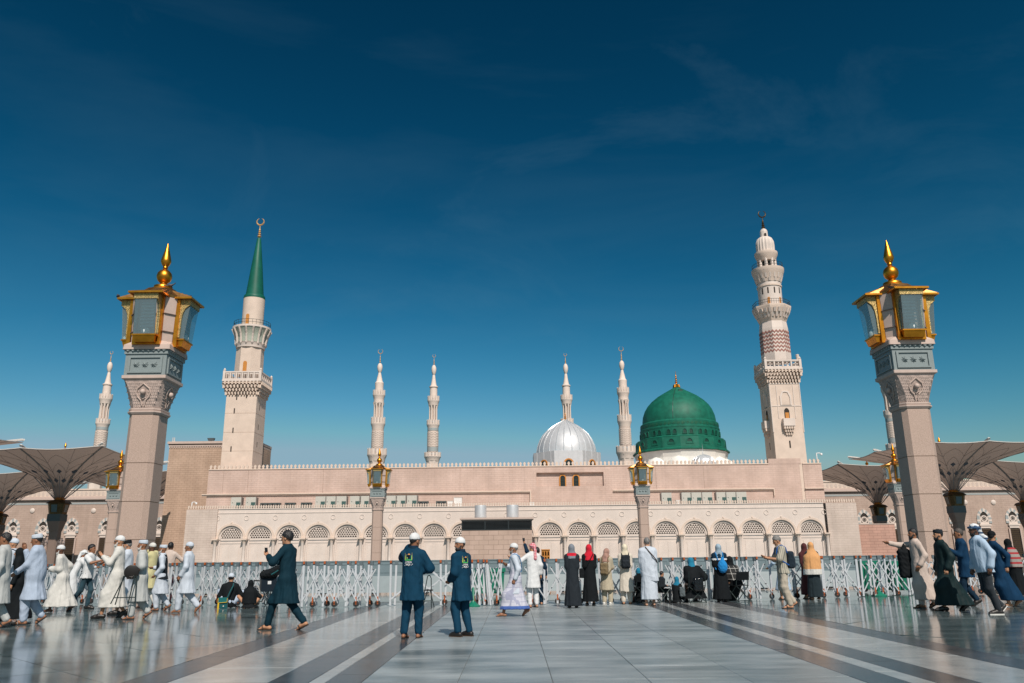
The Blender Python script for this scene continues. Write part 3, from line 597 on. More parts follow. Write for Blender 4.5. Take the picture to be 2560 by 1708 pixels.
def far_minaret(kind, label, loc):
    t = thing('minaret', label, 'minaret', (0, 0, 0), group='distant minarets')
    if kind == 'A':
        D = 265.0; xz = 180; f = lambda l: prof(CF, xz, D, l)
        shaft = f([(895, 110), (830, 118)]); flare = f([(890, 104), (872, 112), (850, 118), (838, 132), (825, 140)])
        b1 = f([(825, 140), (778, 140)]); zz = f([(775, 84), (622, 84)]); b2 = f([(602, 102), (556, 102)]); st = f([(556, 70), (430, 70)]); b3 = f([(398, 88), (362, 88)])
        top = f([(398, 62), (360, 60), (338, 58), (318, 60), (308, 62), (300, 50), (296, 44), (270, 34), (250, 24), (238, 19), (232, 15)]); bulb = f([(236, 15), (226, 26), (208, 35), (192, 37), (178, 30), (168, 16)]); fin = f([(168, 12), (98, 12)]); cre = f([(98, 12), (66, 28)])
    else:
        D = 400.0; xz = 578; f = lambda l: prof(CF, xz, D, l)
        shaft = f([(900, 92), (838, 96)]); flare = f([(890, 88), (872, 94), (856, 98), (845, 112), (836, 120)])
        b1 = f([(836, 120), (804, 120)]); zz = f([(802, 78), (628, 76)]); b2 = f([(608, 92), (574, 92)]); st = f([(574, 62), (442, 66)]); b3 = f([(438, 85), (404, 85)])
        top = f([(438, 56), (400, 54), (345, 52), (340, 62), (333, 62), (328, 44), (322, 40), (300, 32), (275, 24), (256, 19), (250, 13)]); bulb = f([(252, 13), (242, 24), (224, 33), (208, 35), (192, 28), (180, 14)]); fin = f([(180, 11), (124, 11)]); cre = f([(124, 10), (104, 24)])
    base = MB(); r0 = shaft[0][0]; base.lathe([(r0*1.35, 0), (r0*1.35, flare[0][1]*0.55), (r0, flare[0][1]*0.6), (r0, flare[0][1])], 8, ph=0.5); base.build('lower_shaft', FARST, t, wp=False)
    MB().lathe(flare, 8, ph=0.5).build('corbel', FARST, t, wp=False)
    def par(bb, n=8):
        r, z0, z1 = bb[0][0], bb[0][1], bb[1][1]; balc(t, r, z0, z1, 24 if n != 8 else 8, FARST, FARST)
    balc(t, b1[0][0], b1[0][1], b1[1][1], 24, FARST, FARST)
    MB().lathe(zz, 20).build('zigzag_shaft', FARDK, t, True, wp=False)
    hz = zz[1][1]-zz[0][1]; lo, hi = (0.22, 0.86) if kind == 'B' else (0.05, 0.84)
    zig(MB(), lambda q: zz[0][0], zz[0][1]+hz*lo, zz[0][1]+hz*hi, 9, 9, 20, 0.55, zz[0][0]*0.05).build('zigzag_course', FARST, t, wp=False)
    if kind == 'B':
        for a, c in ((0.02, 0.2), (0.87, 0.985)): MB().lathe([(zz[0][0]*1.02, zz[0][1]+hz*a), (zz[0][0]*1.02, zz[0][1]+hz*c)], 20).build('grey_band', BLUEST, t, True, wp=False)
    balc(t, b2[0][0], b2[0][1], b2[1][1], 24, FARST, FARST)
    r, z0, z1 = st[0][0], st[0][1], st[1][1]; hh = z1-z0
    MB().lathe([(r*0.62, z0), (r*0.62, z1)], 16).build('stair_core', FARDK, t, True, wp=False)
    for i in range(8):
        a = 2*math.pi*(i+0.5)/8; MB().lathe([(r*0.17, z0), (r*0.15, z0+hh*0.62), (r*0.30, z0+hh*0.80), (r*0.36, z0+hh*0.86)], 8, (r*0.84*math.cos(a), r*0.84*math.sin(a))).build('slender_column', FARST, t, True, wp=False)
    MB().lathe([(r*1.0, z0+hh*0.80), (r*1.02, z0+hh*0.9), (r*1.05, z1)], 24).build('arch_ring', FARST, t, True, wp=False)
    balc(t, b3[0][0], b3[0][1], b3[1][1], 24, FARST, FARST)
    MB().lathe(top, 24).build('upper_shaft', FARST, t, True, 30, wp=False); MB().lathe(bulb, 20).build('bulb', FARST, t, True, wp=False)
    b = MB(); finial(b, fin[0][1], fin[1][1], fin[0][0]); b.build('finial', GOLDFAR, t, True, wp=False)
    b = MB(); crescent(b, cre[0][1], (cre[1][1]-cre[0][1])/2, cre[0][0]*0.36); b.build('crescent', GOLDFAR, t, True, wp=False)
    t.location = loc
    return t, b2, cre[1][1]
def slope(x, y): d = ray(x, y); return d.z/d.y
MA, _, ta = far_minaret('A', 'distant minaret directly behind the left golden plaza lamp', (AT(*CF(182, 700), 265).x, 265, 0))
c = copy_tree(MA); c['label'] = 'distant minaret rising just left of the green dome'; c.location = (AT(1300+1100/4.196, 850+950/4.196, 265).x, 265, 0)
MBB, bb2, tb = far_minaret('B', 'thin far minaret with grey bands, second from the left green-capped minaret', (AT(*CF(576, 700), 400).x, 400, 0))
D = (tb-CAM_H)/slope(1300+463/4.196, 850+140/4.196)
c = copy_tree(MBB); c['label'] = 'thin far minaret rising behind the silver dome'; c.location = (AT(1300+490/4.196, 850+700/4.196, D).x, D, 0)
D = (tb-CAM_H)/slope(280, 878)
c = copy_tree(MBB); c['label'] = 'far minaret above the umbrellas at the left edge'; c.location = (AT(258, 1050, D).x, D, 0)
D = (bb2[1][1]-CAM_H)/slope(2223, 1027)
c = copy_tree(MBB); c['label'] = 'far minaret mostly hidden behind the right lamp post'; c.location = (AT(2060+490/2.85, 850+640/2.85, D).x, D, 0)
# ---- left near minaret with the green cone
CL = crop(500, 530, 2.4125); DL = 139.0
def zc(cf, x, y, D): return AT(*cf(x, y), D).z
axL = AT(*CL(268, 1300), DL).x
ml = thing('green_capped_minaret', 'near minaret with square shaft and tall green cone roof at left', 'minaret', (axL, DL, 0))
fL = lambda l, x=310: prof(CL, x, DL, l)
hw = (AT(*CL(345, 1200), DL-2.4).x-AT(*CL(160, 1200), DL-2.4).x)/2
zs1 = zc(CL, 260, 1105, DL-2.4)
MB().box(-hw, hw, -hw, hw, 0, zs1).build('square_shaft', STONE, ml, wp=False)
jn = MB()
for yy in (1215, 1330, 1443): z = zc(CL, 250, yy, DL-2.4); jn.box(-hw-0.012, hw+0.012, -hw-0.012, hw+0.012, z-0.03, z+0.03)
jn.build('string_course', M('joint_brown', (0.45, 0.33, 0.26), 0.8), ml, wp=False)
for (sx, sy, dx) in [(207, 1200, 0.9), (199, 1317, 0.78), (187, 1430, 0.6), (222, 1118, 1.15), (281, 1108, 2.9)]:
    p = AT(*CL(sx, sy), DL-hw); MB().box(p.x-axL-0.10, p.x-axL+0.10, -hw-0.03, -hw+0.3, p.z-0.45, p.z+0.45).build('slit_window', HOLE, ml, wp=False)
for sy in (1180, 1297, 1402):
    z = zc(CL, 350, sy, DL-1.0); MB().box(hw-0.3, hw+0.03, -0.9, -0.72, z-0.45, z+0.45).build('slit_window', HOLE, ml, wp=False)
zb0, zb1 = zc(CL, 255, 1022, DL-3), zc(CL, 245, 962, DL-3)
def sqbalcony(parent, hw, HB, zs, z0, z1, npan, pierced):
    b = MB(); n = 4; dz = (z0-zs)/n
    for k in range(n):
        a = hw+(HB-hw)*(k+0.35)/n; b.box(-a, a, -a, a, zs+k*dz+dz*0.45, zs+(k+1)*dz-0.01)
        m = 21
        for i in range(m):
            t = -a+(i+0.5)*2*a/m; q = a+0.10
            if (i+k) % 2: continue
            for s in (-1, 1):
                b.box(t-a/m*0.8, t+a/m*0.8, s*q-0.15, s*q+0.15, zs+k*dz, zs+(k+1)*dz-0.03); b.box(s*q-0.15, s*q+0.15, t-a/m*0.8, t+a/m*0.8, zs+k*dz, zs+(k+1)*dz-0.03)
    b.build('muqarnas_corbel', STONE, parent, wp=False)
    h = z1-z0; b = MB(); b.box(-HB, HB, -HB, HB, z0, z0+h*0.16).build('balcony_floor', WHITE, parent, wp=False)
    for s in (-1, 1):
        for ax in (0, 1):
            b = MB()
            def bx(t0, t1, za, zb, th=0.12):
                c0, c1 = s*(HB-0.25)-th, s*(HB-0.25)+th
                b.box(t0, t1, c0, c1, za, zb) if ax == 0 else b.box(c0, c1, t0, t1, za, zb)
            bx(-HB+0.2, HB-0.2, z0+h*0.86, z0+h, 0.15); bx(-HB+0.2, HB-0.2, z0+h*0.16, z0+h*0.28, 0.14)
            for i in range(npan+1): t = -HB+0.3+(2*HB-0.6)*i/npan; bx(t-0.13, t+0.13, z0+h*0.28, z0+h*0.86)
            for i in range(npan):
                t0 = -HB+0.3+(2*HB-0.6)*(i+0.5)/npan; w = (2*HB-0.6)/npan
                if pierced: bx(t0-w*0.30, t0+w*0.30, z0+h*0.52, z0+h*0.60, 0.06); bx(t0-w*0.05, t0+w*0.05, z0+h*0.28, z0+h*0.86, 0.06); bx(t0-w*0.36, t0+w*0.36, z0+h*0.28, z0+h*0.36, 0.05); bx(t0-w*0.36, t0+w*0.36, z0+h*0.78, z0+h*0.86, 0.05)
                else:
                    for q in (-0.18, 0.18): bx(t0+q*w-0.05, t0+q*w+0.05, z0+h*0.28, z0+h*0.86, 0.05)
                    bx(t0-w*0.3, t0+w*0.3, z0+h*0.70, z0+h*0.86, 0.07)
            b.build('balustrade', WHITE, parent, wp=False)
    for sx in (-1, 1):
        for sy in (-1, 1):
            MB().box(sx*(HB-0.25)-0.2, sx*(HB-0.25)+0.2, sy*(HB-0.25)-0.2, sy*(HB-0.25)+0.2, z0+h*0.1, z0+h*1.06).lathe([(0.16, z0+h*1.06), (0.24, z0+h*1.16), (0.1, z0+h*1.28), (0.02, z0+h*1.34)], 8, (sx*(HB-0.25), sy*(HB-0.25))).build('corner_post', WHITE, parent, wp=False)
HB = (AT(*CL(368, 1010), DL-3).x-AT(*CL(133, 1010), DL-3).x)/2
sqbalcony(ml, hw, HB, zs1, zb0, zb1, 6, False)
oc = fL([(990, 166), (826, 160)]); MB().lathe(oc, 8, ph=0.5).build('octagonal_shaft', STONE, ml, wp=False)
dr = MB(); o_ = [(x, z) for x, z in [(0.33, oc[0][1]+0.3)]+arch_pts(0.33, oc[0][1]+1.9, 8)+[(-0.33, oc[0][1]+0.3)]]
dr.prism(o_, -oc[0][0]*0.93-0.05, -oc[0][0]*0.9); dr.build('orange_door', WOODO, ml, wp=False)
bd_ = fL([(830, 168), (803, 172), (800, 178)]); MB().lathe(bd_, 24).build('band', WHITE, ml, True, wp=False)
fl = fL([(802, 168), (780, 172), (760, 178), (740, 192), (722, 212), (715, 222), (706, 222), (703, 200)]); MB().lathe(fl, 32).build('corbel_core', M('corbel_green_grey', (0.36, 0.40, 0.34), 0.7), ml, True, wp=False)
for i in range(16):
    b = MB(); t = 2*math.pi*i/16; pts = [(r+0.05, z) for r, z in fL([(800, 172), (775, 178), (755, 186), (738, 202), (718, 222)])]
    for (r0, za), (r1, z1_) in zip(pts[:-1], pts[1:]): b.tube((r0*math.cos(t), r0*math.sin(t), za), (r1*math.cos(t), r1*math.sin(t), z1_), 0.16, 0.2, 6)
    b.lathe([(0.02, pts[0][1]-0.5), (0.2, pts[0][1]-0.2), (0.22, pts[0][1])], 6, (pts[0][0]*math.cos(t), pts[0][0]*math.sin(t)))
    b.build('corbel_rib', WHITE, ml, wp=False)
MB().lathe(fL([(716, 224), (705, 224)]), 32).build('balcony_floor', WHITE, ml, wp=False)
rl = fL([(705, 212), (674, 212)]); rail(ml, rl[0][0], rl[0][1], rl[1][1]-rl[0][1], 30)
cy = fL([(705, 124), (528, 124)], 320); MB().lathe(cy, 32).build('round_shaft', STONE, ml, True, wp=False)
dr = MB(); zd = cy[0][1]; o_ = [(0.30, zd)]+arch_pts(0.30, zd+2.0, 8)+[(-0.30, zd)]; dr.prism([(x-0.35, z) for x, z in o_], -cy[0][0]-0.02, -cy[0][0]+0.5); dr.build('orange_door', WOODO, ml, wp=False)
MB().lathe(fL([(536, 122), (524, 126), (512, 122), (506, 112)], 328), 32).build('cone_eave', CONEG, ml, True, wp=False)
cn = fL([(512, 106), (330, 66), (165, 24), (158, 14)]); MB().lathe(cn, 28).build('green_cone', CONEG, ml, True, wp=False)
fn = fL([(162, 24), (80, 24)]); b = MB(); finial(b, fn[0][1], fn[1][1], fn[0][0]); b.build('finial', GOLDFAR, ml, True, wp=False)
cz = fL([(80, 8), (40, 38)]); b = MB(); crescent(b, cz[0][1], (cz[1][1]-cz[0][1])/2, 0.13); b.build('crescent', GOLDFAR, ml, True, wp=False)
# ---- right near minaret
CR = crop(1820, 510, 2.3409); DR = YU+2.55
axR = AT(*CR(332, 1400), DR).x
mr = thing('carved_minaret', 'tall carved stone minaret with brown zigzag band right of the green dome', 'minaret', (axR, DR, 0))
fR = lambda l, x=245: prof(CR, x, DR, l)
hr = (AT(*CR(405, 1250), DR-2.5).x-AT(*CR(228, 1250), DR-2.5).x)/2; zr1 = zc(CR, 300, 1045, DR-2.5)
MB().box(-hr, hr, -hr, hr, 0, zr1).build('square_shaft', STONE, mr, wp=False)
tm = MB()
for yy in (1182, 1052): z = zc(CR, 300, yy, DR-2.5); tm.box(-hr-0.06, hr+0.06, -hr-0.06, hr+0.06, z-0.08, z+0.08)
for sx in (-1, 1):
    for sy in (-1, 1): tm.lathe([(0.10, zc(CR, 300, 1350, DR)), (0.10, zr1)], 8, (sx*hr, sy*hr))
tm.build('string_course', WHITE, mr, wp=False)
for s in (0, 1):      # niche, window and bracketed balcony on the front and the left side
    root = MB(); zn0, zn1 = zc(CR, 310, 1178, DR-2.5), zc(CR, 310, 1098, DR-2.5)
    def put(bm, name, mat, par=mr):
        if s: bm.v = [(y, -x, z) for x, y, z in bm.v]
        return bm.build(name, mat, par, wp=False)
    w = 0.95; o_ = [(w, zn0), (w, zn0+1.6), (w*0.55, zn0+2.4), (0, zn1+0.15), (-w*0.55, zn0+2.4), (-w, zn0+1.6), (-w, zn0)]; i_ = [(x*0.72, z if z == zn0 else z-0.25) for x, z in o_]
    put(MB().ring(o_, i_, -hr-0.14, -hr+0.02), 'niche_frame', WHITE); put(MB().prism(i_, -hr-0.03, -hr+0.02), 'niche_back', STONE)
    fz0, fz1 = zc(CR, 310, 1255, DR-2.5), zc(CR, 310, 1062, DR-2.5)
    put(MB().box(-1.45, -1.35, -hr-0.08, -hr, fz0, fz1).box(1.35, 1.45, -hr-0.08, -hr, fz0, fz1), 'flat_moulding', WHITE)
    wz0, wz1 = zc(CR, 315, 1258, DR-2.5), zc(CR, 315, 1208, DR-2.5)
    o_ = [(0.42, wz0)]+[(x, z) for x, z in arch_pts(0.42, wz0+1.3, 10, 0.3)]+[(-0.42, wz0)]
    put(MB().prism(o_, -hr-0.05, -hr+0.05), 'window', HOLE); put(MB().box(-0.30, 0.30, -hr-0.09, -hr-0.052, wz0, wz0+1.05), 'shutter', WOODO)
    bz0, bz1 = zc(CR, 320, 1300, DR-3), zc(CR, 320, 1256, DR-3); bk0 = zc(CR, 320, 1350, DR-3)
    put(MB().box(-0.95, 0.95, -hr-0.85, -hr-0.002, bz0, bz1), 'oriel_balcony', WHITE)
    cb_ = MB()
    for j in range(3):
        for q in range(5-j): x = (q-(4-j)/2)*0.38; cb_.box(x-0.14, x+0.14, -hr-0.75+j*0.24, -hr-0.004, bz0-(j+1)*(bz0-bk0)/3, bz0-j*(bz0-bk0)/3-0.02)
    put(cb_, 'oriel_brackets', STONE)
    sz_ = zc(CR, 330, 1407, DR-2.5); put(MB().box(-0.12, 0.12, -hr-0.02, -hr+0.3, sz_-0.6, sz_+0.6), 'slit_window', HOLE)
zq0, zq1 = zc(CR, 300, 968, DR-3), zc(CR, 300, 912, DR-3); HQ = (AT(*CR(410, 965), DR-3).x-AT(*CR(190, 965), DR-3).x)/2
sqbalcony(mr, hr, HQ, zr1, zq0, zq1, 4, True)
for sx in (0.9,): MB().lathe([(0.22, zq1), (0.26, zq1+0.5), (0.3, zq1+0.9), (0.05, zq1+1.0)], 10, (HQ-0.5, -HQ+0.4)).build('loudspeaker', WHITE, mr, True, wp=False)
z1_ = fR([(930, 166), (890, 168), (740, 162), (700, 150)]); MB().lathe(z1_, 8, ph=0.5).build('octagonal_shaft', WHITE, mr, wp=False)
def octR(rv): return lambda t: rv*math.cos(math.pi/8)/math.cos(((t+math.pi/8) % (math.pi/4))-math.pi/8)
zz = fR([(885, 167), (742, 162)]); b = MB(); zig(b, octR(zz[0][0]*1.0), zz[0][1], zz[1][1], 6, 24, 8, 0.46, 0.03); b.build('zigzag_course', ZIGBR, mr, wp=False)
fo = fR([(702, 150), (680, 168), (655, 196), (632, 214), (620, 220), (612, 220), (610, 190)], 235); MB().lathe(fo, 8, ph=0.5).build('corbel', STONE, mr, wp=False)
b = MB(); teeth(b, fo[1][0]*1.12, fo[1][1], fo[2][1], 24, 0.5, 0.35); teeth(b, fo[3][0]*1.0, fo[2][1], fo[3][1], 24, 0.5, 0.4, 0.5); b.build('muqarnas_corbel', WHITE, mr, wp=False)
rl = fR([(612, 212), (583, 212)]); rail(mr, rl[0][0], rl[0][1], rl[1][1]-rl[0][1], sides=8)
cy = fR([(615, 132), (468, 134)], 225); MB().lathe(cy, 24).build('round_shaft', WHITE, mr, True, wp=False)
cc = fR([(496, 142), (488, 142)], 222); MB().lathe([(cc[0][0], cc[0][1]), (cc[1][0], cc[1][1])], 24).build('string_course', STONE, mr, wp=False)
for a in (-0.95, -0.45, 0.1, 0.62):
    for (ya, yb, ww, mt) in ((605, 562, 0.42, WOODO if a in (-0.45, 0.62) else None), (540, 505, 0.24, HOLE)):
        if mt is None: continue
        za, zb_ = fR([(ya, 10)])[0][1], fR([(yb, 10)])[0][1]; o_ = [(ww/2, za)]+arch_pts(ww/2, zb_-ww/2, 6)+[(-ww/2, za)]
        bm = MB().prism(o_, -cy[0][0]-0.04, -cy[0][0]+0.4); ca, sa = math.cos(a), math.sin(a); bm.v = [(x*ca-y*sa, x*sa+y*ca, z) for x, y, z in bm.v]; bm.build('window', mt, mr, wp=False)
fo2 = fR([(470, 138), (450, 148), (425, 168), (408, 180), (396, 184), (390, 184), (388, 160)], 212); MB().lathe(fo2, 24).build('upper_corbel', STONE, mr, True, 30, wp=False)
b = MB(); teeth(b, fo2[1][0]*1.06, fo2[0][1], fo2[1][1], 14, 0.4, 0.35); teeth(b, fo2[2][0]*1.0, fo2[1][1], fo2[2][1], 20, 0.4, 0.3, 0.5); teeth(b, fo2[3][0]*1.0, fo2[2][1], fo2[3][1], 24, 0.4, 0.3); b.build('muqarnas_corbel', WHITE, mr, wp=False)
rl = fR([(392, 172), (362, 172)]); rail(mr, rl[0][0], rl[0][1], rl[1][1]-rl[0][1], 26)
lt = fR([(392, 60), (330, 62)], 205); MB().lathe(lt, 12).build('lantern_core', HOLE, mr, True, wp=False)
b = MB(); rr = fR([(392, 92), (330, 96)], 205)
for i in range(8): t = 2*math.pi*(i+0.5)/8; b.lathe([(0.30, rr[0][1]), (0.26, rr[1][1])], 6, (rr[0][0]*math.cos(t), rr[0][0]*math.sin(t)))
b.build('lantern_columns', WHITE, mr, wp=False)
MB().lathe(fR([(340, 100), (325, 112), (308, 128), (298, 132), (290, 130), (288, 100)], 204), 24).build('gallery', STONE, mr, True, 30, wp=False)
MB().lathe(fR([(292, 100), (250, 102), (225, 98), (208, 82), (200, 60), (196, 40)], 198), 36, mod=lambda t, k: 1+0.035*math.cos(18*t)).build('fluted_dome', WHITE, mr, True, 30, wp=False)
MB().lathe(fR([(202, 46), (165, 44), (152, 32), (146, 14)], 190), 10).build('top_turret', WHITE, mr, wp=False)
tz_ = fR([(196, 12), (178, 12)]); o_ = [(0.2, tz_[0][1])]+arch_pts(0.2, tz_[1][1]-0.2, 6)+[(-0.2, tz_[0][1])]; r9 = fR([(190, 46)])[0][0]
MB().prism(o_, -r9-0.03, -r9+0.3).build('turret_window', HOLE, mr, wp=False)
fn = fR([(150, 24), (78, 24)]); b = MB(); finial(b, fn[0][1], fn[1][1], fn[0][0]); b.build('finial', BRONZE, mr, True, wp=False)
cz = fR([(78, 8), (40, 38)]); b = MB(); crescent(b, cz[0][1], (cz[1][1]-cz[0][1])/2, 0.12); b.build('crescent', BRONZE, mr, True, wp=False)
# ---- domes
CD = crop(1300, 850, 4.196)
def dome_profile(R, z0, z1, n=18, kind='ogee'):
    out = []; H = z1-z0
    for i in range(n+1):
        s = i/n
        if kind == 'ogee': r = R*(1-s**2.3)**0.80*(1-0.0*s) if s < 0.72 else None
        if r is None:
            r7 = R*(1-0.72**2.3)**0.80; r = r7*(1-(s-0.72)/0.28)**1.02
        out.append((max(0.05, r), z0+H*s))
    return out
YD = 151.0
sd = thing('silver_dome', 'silver ribbed metal dome on an octagonal drum above the hall', 'dome', (AT(*CD(482, 1100), YD).x, YD, 0))
fD = lambda l, x=482, Y=YD: prof(CD, x, Y, l)
du = fD([(1345, 705), (1190, 705)]); rdr = du[0][0]/math.cos(math.pi/8)*0.985; zd0, zd1 = du[0][1]-1.5, fD([(1168, 10)], 482, YD-5)[0][1]
# octagonal drum, a flat face to the plaza
MB().lathe([(rdr, zd0), (rdr, zd1), (rdr*0.9, zd1+0.02)], 8, ph=0.5).build('drum', SILVER, sd, wp=False)
b = MB()
for k in range(8):
    t = math.pi/4*k-math.pi/2
    ap = rdr*math.cos(math.pi/8); ca, sa = math.cos(t+math.pi/2), math.sin(t+math.pi/2)
    for q in (-0.28, 0.0, 0.28):
        x = q*2*rdr*math.sin(math.pi/8)*1.2; p = (x*ca+ap*sa, x*sa-ap*ca) if 0 else (x*ca+(ap+0.0)*math.cos(t), x*sa+(ap+0.0)*math.sin(t))
        b.tube((p[0], p[1], zd0), (p[0], p[1], zd1), 0.05, n=4)
b.build('drum_seam', SILVER, sd, wp=False)
for k, t in enumerate([math.pi/4*j-math.pi/2 for j in (-2, -1, 0, 1, 2)]):
    ap = rdr*math.cos(math.pi/8); w = 0.95 if k == 2 else 0.95; zc0 = zd0+0.2; zt_ = fD([(1250, 10)], 482, YD-5)[0][1]
    o_ = [(w, zc0)]+arch_pts(w, zt_-w, 14)+[(-w, zc0)]; i_ = [(x*0.78, z-(0.22 if z > zc0 else 0)) for x, z in o_]
    for nm, bm, mt in (('window_frame', MB().ring(o_, i_, -ap-0.10, -ap+0.05), WOODO), ('window_pane', MB().prism(i_, -ap-0.04, -ap+0.05), DARKGL)):
        a = t+math.pi/2; ca, sa = math.cos(a), math.sin(a); bm.v = [(x*ca-y*sa, x*sa+y*ca, z) for x, y, z in bm.v]; bm.build(nm, mt, sd, wp=False)
dp = fD([(1200, 622), (1170, 620), (1120, 600), (1060, 552), (1000, 478), (950, 376), (905, 256), (880, 168), (860, 92), (846, 40), (838, 12)])
dp[0] = (dp[0][0], zd1-0.1)
MB().lathe(dp, 48).build('dome_shell', SILVER, sd, True, 60, wp=False)
b = MB()
for i in range(24):
    t = 2*math.pi*(i+0.5)/24
    for (r0, za), (r1, zb_) in zip(dp[:-1], dp[1:]): b.tube(((r0+0.02)*math.cos(t), (r0+0.02)*math.sin(t), za), ((r1+0.02)*math.cos(t), (r1+0.02)*math.sin(t), zb_), 0.075, n=5, cap=False)
b.build('dome_rib', M('bright_rib', (0.75, 0.76, 0.77), 0.35, metal=0.6), sd, wp=False)
fn = fD([(842, 36), (745, 36)]); b = MB(); finial(b, fn[0][1], fn[1][1], fn[0][0]*0.8); b.build('finial', GOLD, sd, True, wp=False)
YG = 146.0
gd = thing('green_dome', 'large painted green dome with two rows of blind windows and gold finial', 'dome', (AT(*CD(1675, 1000), YG).x, YG, 0))
fG = lambda l, x=1672, Y=YG: prof(CD, x, Y, l)
dg = fG([(890, 758), (860, 757), (810, 742), (750, 697), (700, 634), (650, 540), (600, 412), (560, 275), (530, 165), (508, 84), (498, 56)])
MB().lathe(dg, 64, mod=lambda t, k: 1+0.0035*math.cos(48*t)).build('dome_shell', DOMEG, gd, True, 60, wp=False)
gz = [fG([(y, w)])[0] for y, w in ((960, 806), (900, 806), (884, 768))]
MB().lathe(gz, 48).build('inscription_band', DOMEG, gd, True, 30, wp=False)
b = MB(); rI = gz[0][0]
for i in range(56):
    t = 2*math.pi*i/56; c, s = math.cos(t), math.sin(t); zz0, zz1 = gz[0][1]+0.3, gz[1][1]-0.25; hh = zz1-zz0; a = random.choice((0.15, 0.35, 0.55))
    for (u0, u1, va, vb) in ((-0.30, 0.30, a, a+0.16), (-0.08*(i % 3), 0.10, 0, 1), (0.22, 0.34, 0.3, 0.9)):
        b.add([((rI+0.05)*c-u*s, (rI+0.05)*s+u*c, zz0+hh*v) for u, v in ((u0, va), (u1, va), (u1, min(1, vb)), (u0, min(1, vb)))], [(0, 1, 2, 3)])
b.build('raised_script', M('green_script', (0.015, 0.11, 0.06), 0.5), gd, wp=False)
MB().lathe([fG([(970, 822)])[0], fG([(956, 822)])[0], fG([(950, 806)])[0]], 48).build('ring_moulding', DOMEG, gd, True, 30, wp=False)
d1 = fG([(1065, 826), (960, 818)]); MB().lathe(d1, 32).build('window_drum', DOMEG, gd, True, 30, wp=False)
MB().lathe([fG([(1078, 846)])[0], fG([(1062, 850)])[0], fG([(1052, 830)])[0]], 32).build('ring_moulding', DOMEG, gd, True, 30, wp=False)
d2 = fG([(1190, 880), (1075, 866)]); R8 = d2[0][0]/math.cos(math.pi/8)*0.99; MB().lathe([(R8, d2[0][1]), (R8*0.985, d2[1][1])], 16, ph=0.5).build('lower_drum', DOMEG, gd, wp=False)
def blind(parent, R, t, z0, z1, w, nm):
    o_ = [(w, z0)]+arch_pts(w, z1-w, 8)+[(-w, z0)]; i_ = [(x*0.72, z-(0.1 if z > z0 else -0.08)) for x, z in o_]; bm = MB().ring(o_, i_, -R-0.10, -R+0.25)
    a = t+math.pi/2; ca, sa = math.cos(a), math.sin(a); bm.v = [(x*ca-y*sa, x*sa+y*ca, z) for x, y, z in bm.v]; fr = bm.build(nm, DOMEG, parent, wp=False)
    bm = MB().prism(i_, -R+0.02, -R+0.10) if 0 else MB().prism(i_, -R-0.015, -R+0.2); bm.v = [(x*ca-y*sa, x*sa+y*ca, z) for x, y, z in bm.v]; bm.build('blind_panel', M('green_panel', (0.003, 0.042, 0.028), 0.5), fr, wp=False)
w0, w1 = fG([(1044, 10)])[0][1], fG([(988, 10)])[0][1]
for i in range(9):
    for q in (-0.075, 0.075):
        t = -math.pi/2+(i-4)*math.pi/8+q; blind(gd, d1[0][0]*0.995, t, w0, w1, 0.42, 'blind_window')
w0, w1 = fG([(1166, 10)])[0][1], fG([(1090, 10)])[0][1]
for i in range(9): blind(gd, R8*math.cos(math.pi/16)*0.99, -math.pi/2+(i-4)*math.pi/8, w0+0.3, w1, 0.66, 'blind_window')
ev = [fG([(1205, 1000)])[0], fG([(1192, 1000)])[0], fG([(1168, 896)])[0]]; MB().lathe(ev, 16, ph=0.5).build('eave', DOMEG, gd, wp=False)
MB().lathe([(ev[0][0]*0.9, ev[0][1]-4.5), (ev[0][0]*0.93, ev[0][1]-1.2), (ev[0][0]*0.97, ev[0][1]-0.05)], 16, ph=0.5).build('white_drum', M('white_plaster', (0.72, 0.70, 0.66), 0.8, var=0.05, scale=1.0), gd, wp=False)
b = MB()
for i in range(12):
    t = 2*math.pi*(i+0.5)/12; b.lathe([(2.2, ev[0][1]-4.5), (2.0, ev[0][1]-2.2), (1.2, ev[0][1]-1.5), (0.4, ev[0][1]-1.1), (0.1, ev[0][1]-1.0)], 10, (ev[0][0]*0.88*math.cos(t), ev[0][0]*0.88*math.sin(t)))
b.build('plaster_buttress', MATS['white_plaster'], gd, True, 60, wp=False)
fn = fG([(500, 78), (470, 60), (462, 20)]); MB().lathe(fn, 16, mod=lambda t, k: 1+0.08*math.cos(8*t)).build('finial_base', GOLD, gd, True, wp=False)
fn = fG([(466, 30), (330, 30)]); b = MB(); finial(b, fn[0][1], fn[1][1], fn[0][0]); b.build('finial', GOLD, gd, True, wp=False)
p = fG([(560, 28)])[0]; MB().cbox((0.2, -dg[7][0]*0.9, p[1]), (0.7, 0.5, 0.6)).build('hatch', M('green_panel', (0.01, 0.08, 0.045)), gd, wp=False)
cbl = MB(); pts = [((r+0.03)*math.cos(R_(-110)), (r+0.03)*math.sin(R_(-110)), z) for r, z in dg]; cbl.path(pts, 0.05, 4); cbl.build('cable', RAILM, gd, wp=False)
YM = 134.8
s2 = thing('small_silver_dome', 'small silver ribbed dome in front of the green dome', 'dome', (AT(*CD(1925, 1290), YM).x, YM, 0))
f2 = lambda l: prof(CD, 1925, YM, l); dp = f2([(1400, 256), (1310, 256), (1290, 250), (1260, 226), (1235, 180), (1218, 120), (1208, 60), (1203, 8)])
MB().lathe(dp, 32).build('dome_shell', SILVER, s2, True, 60, wp=False); b = MB()
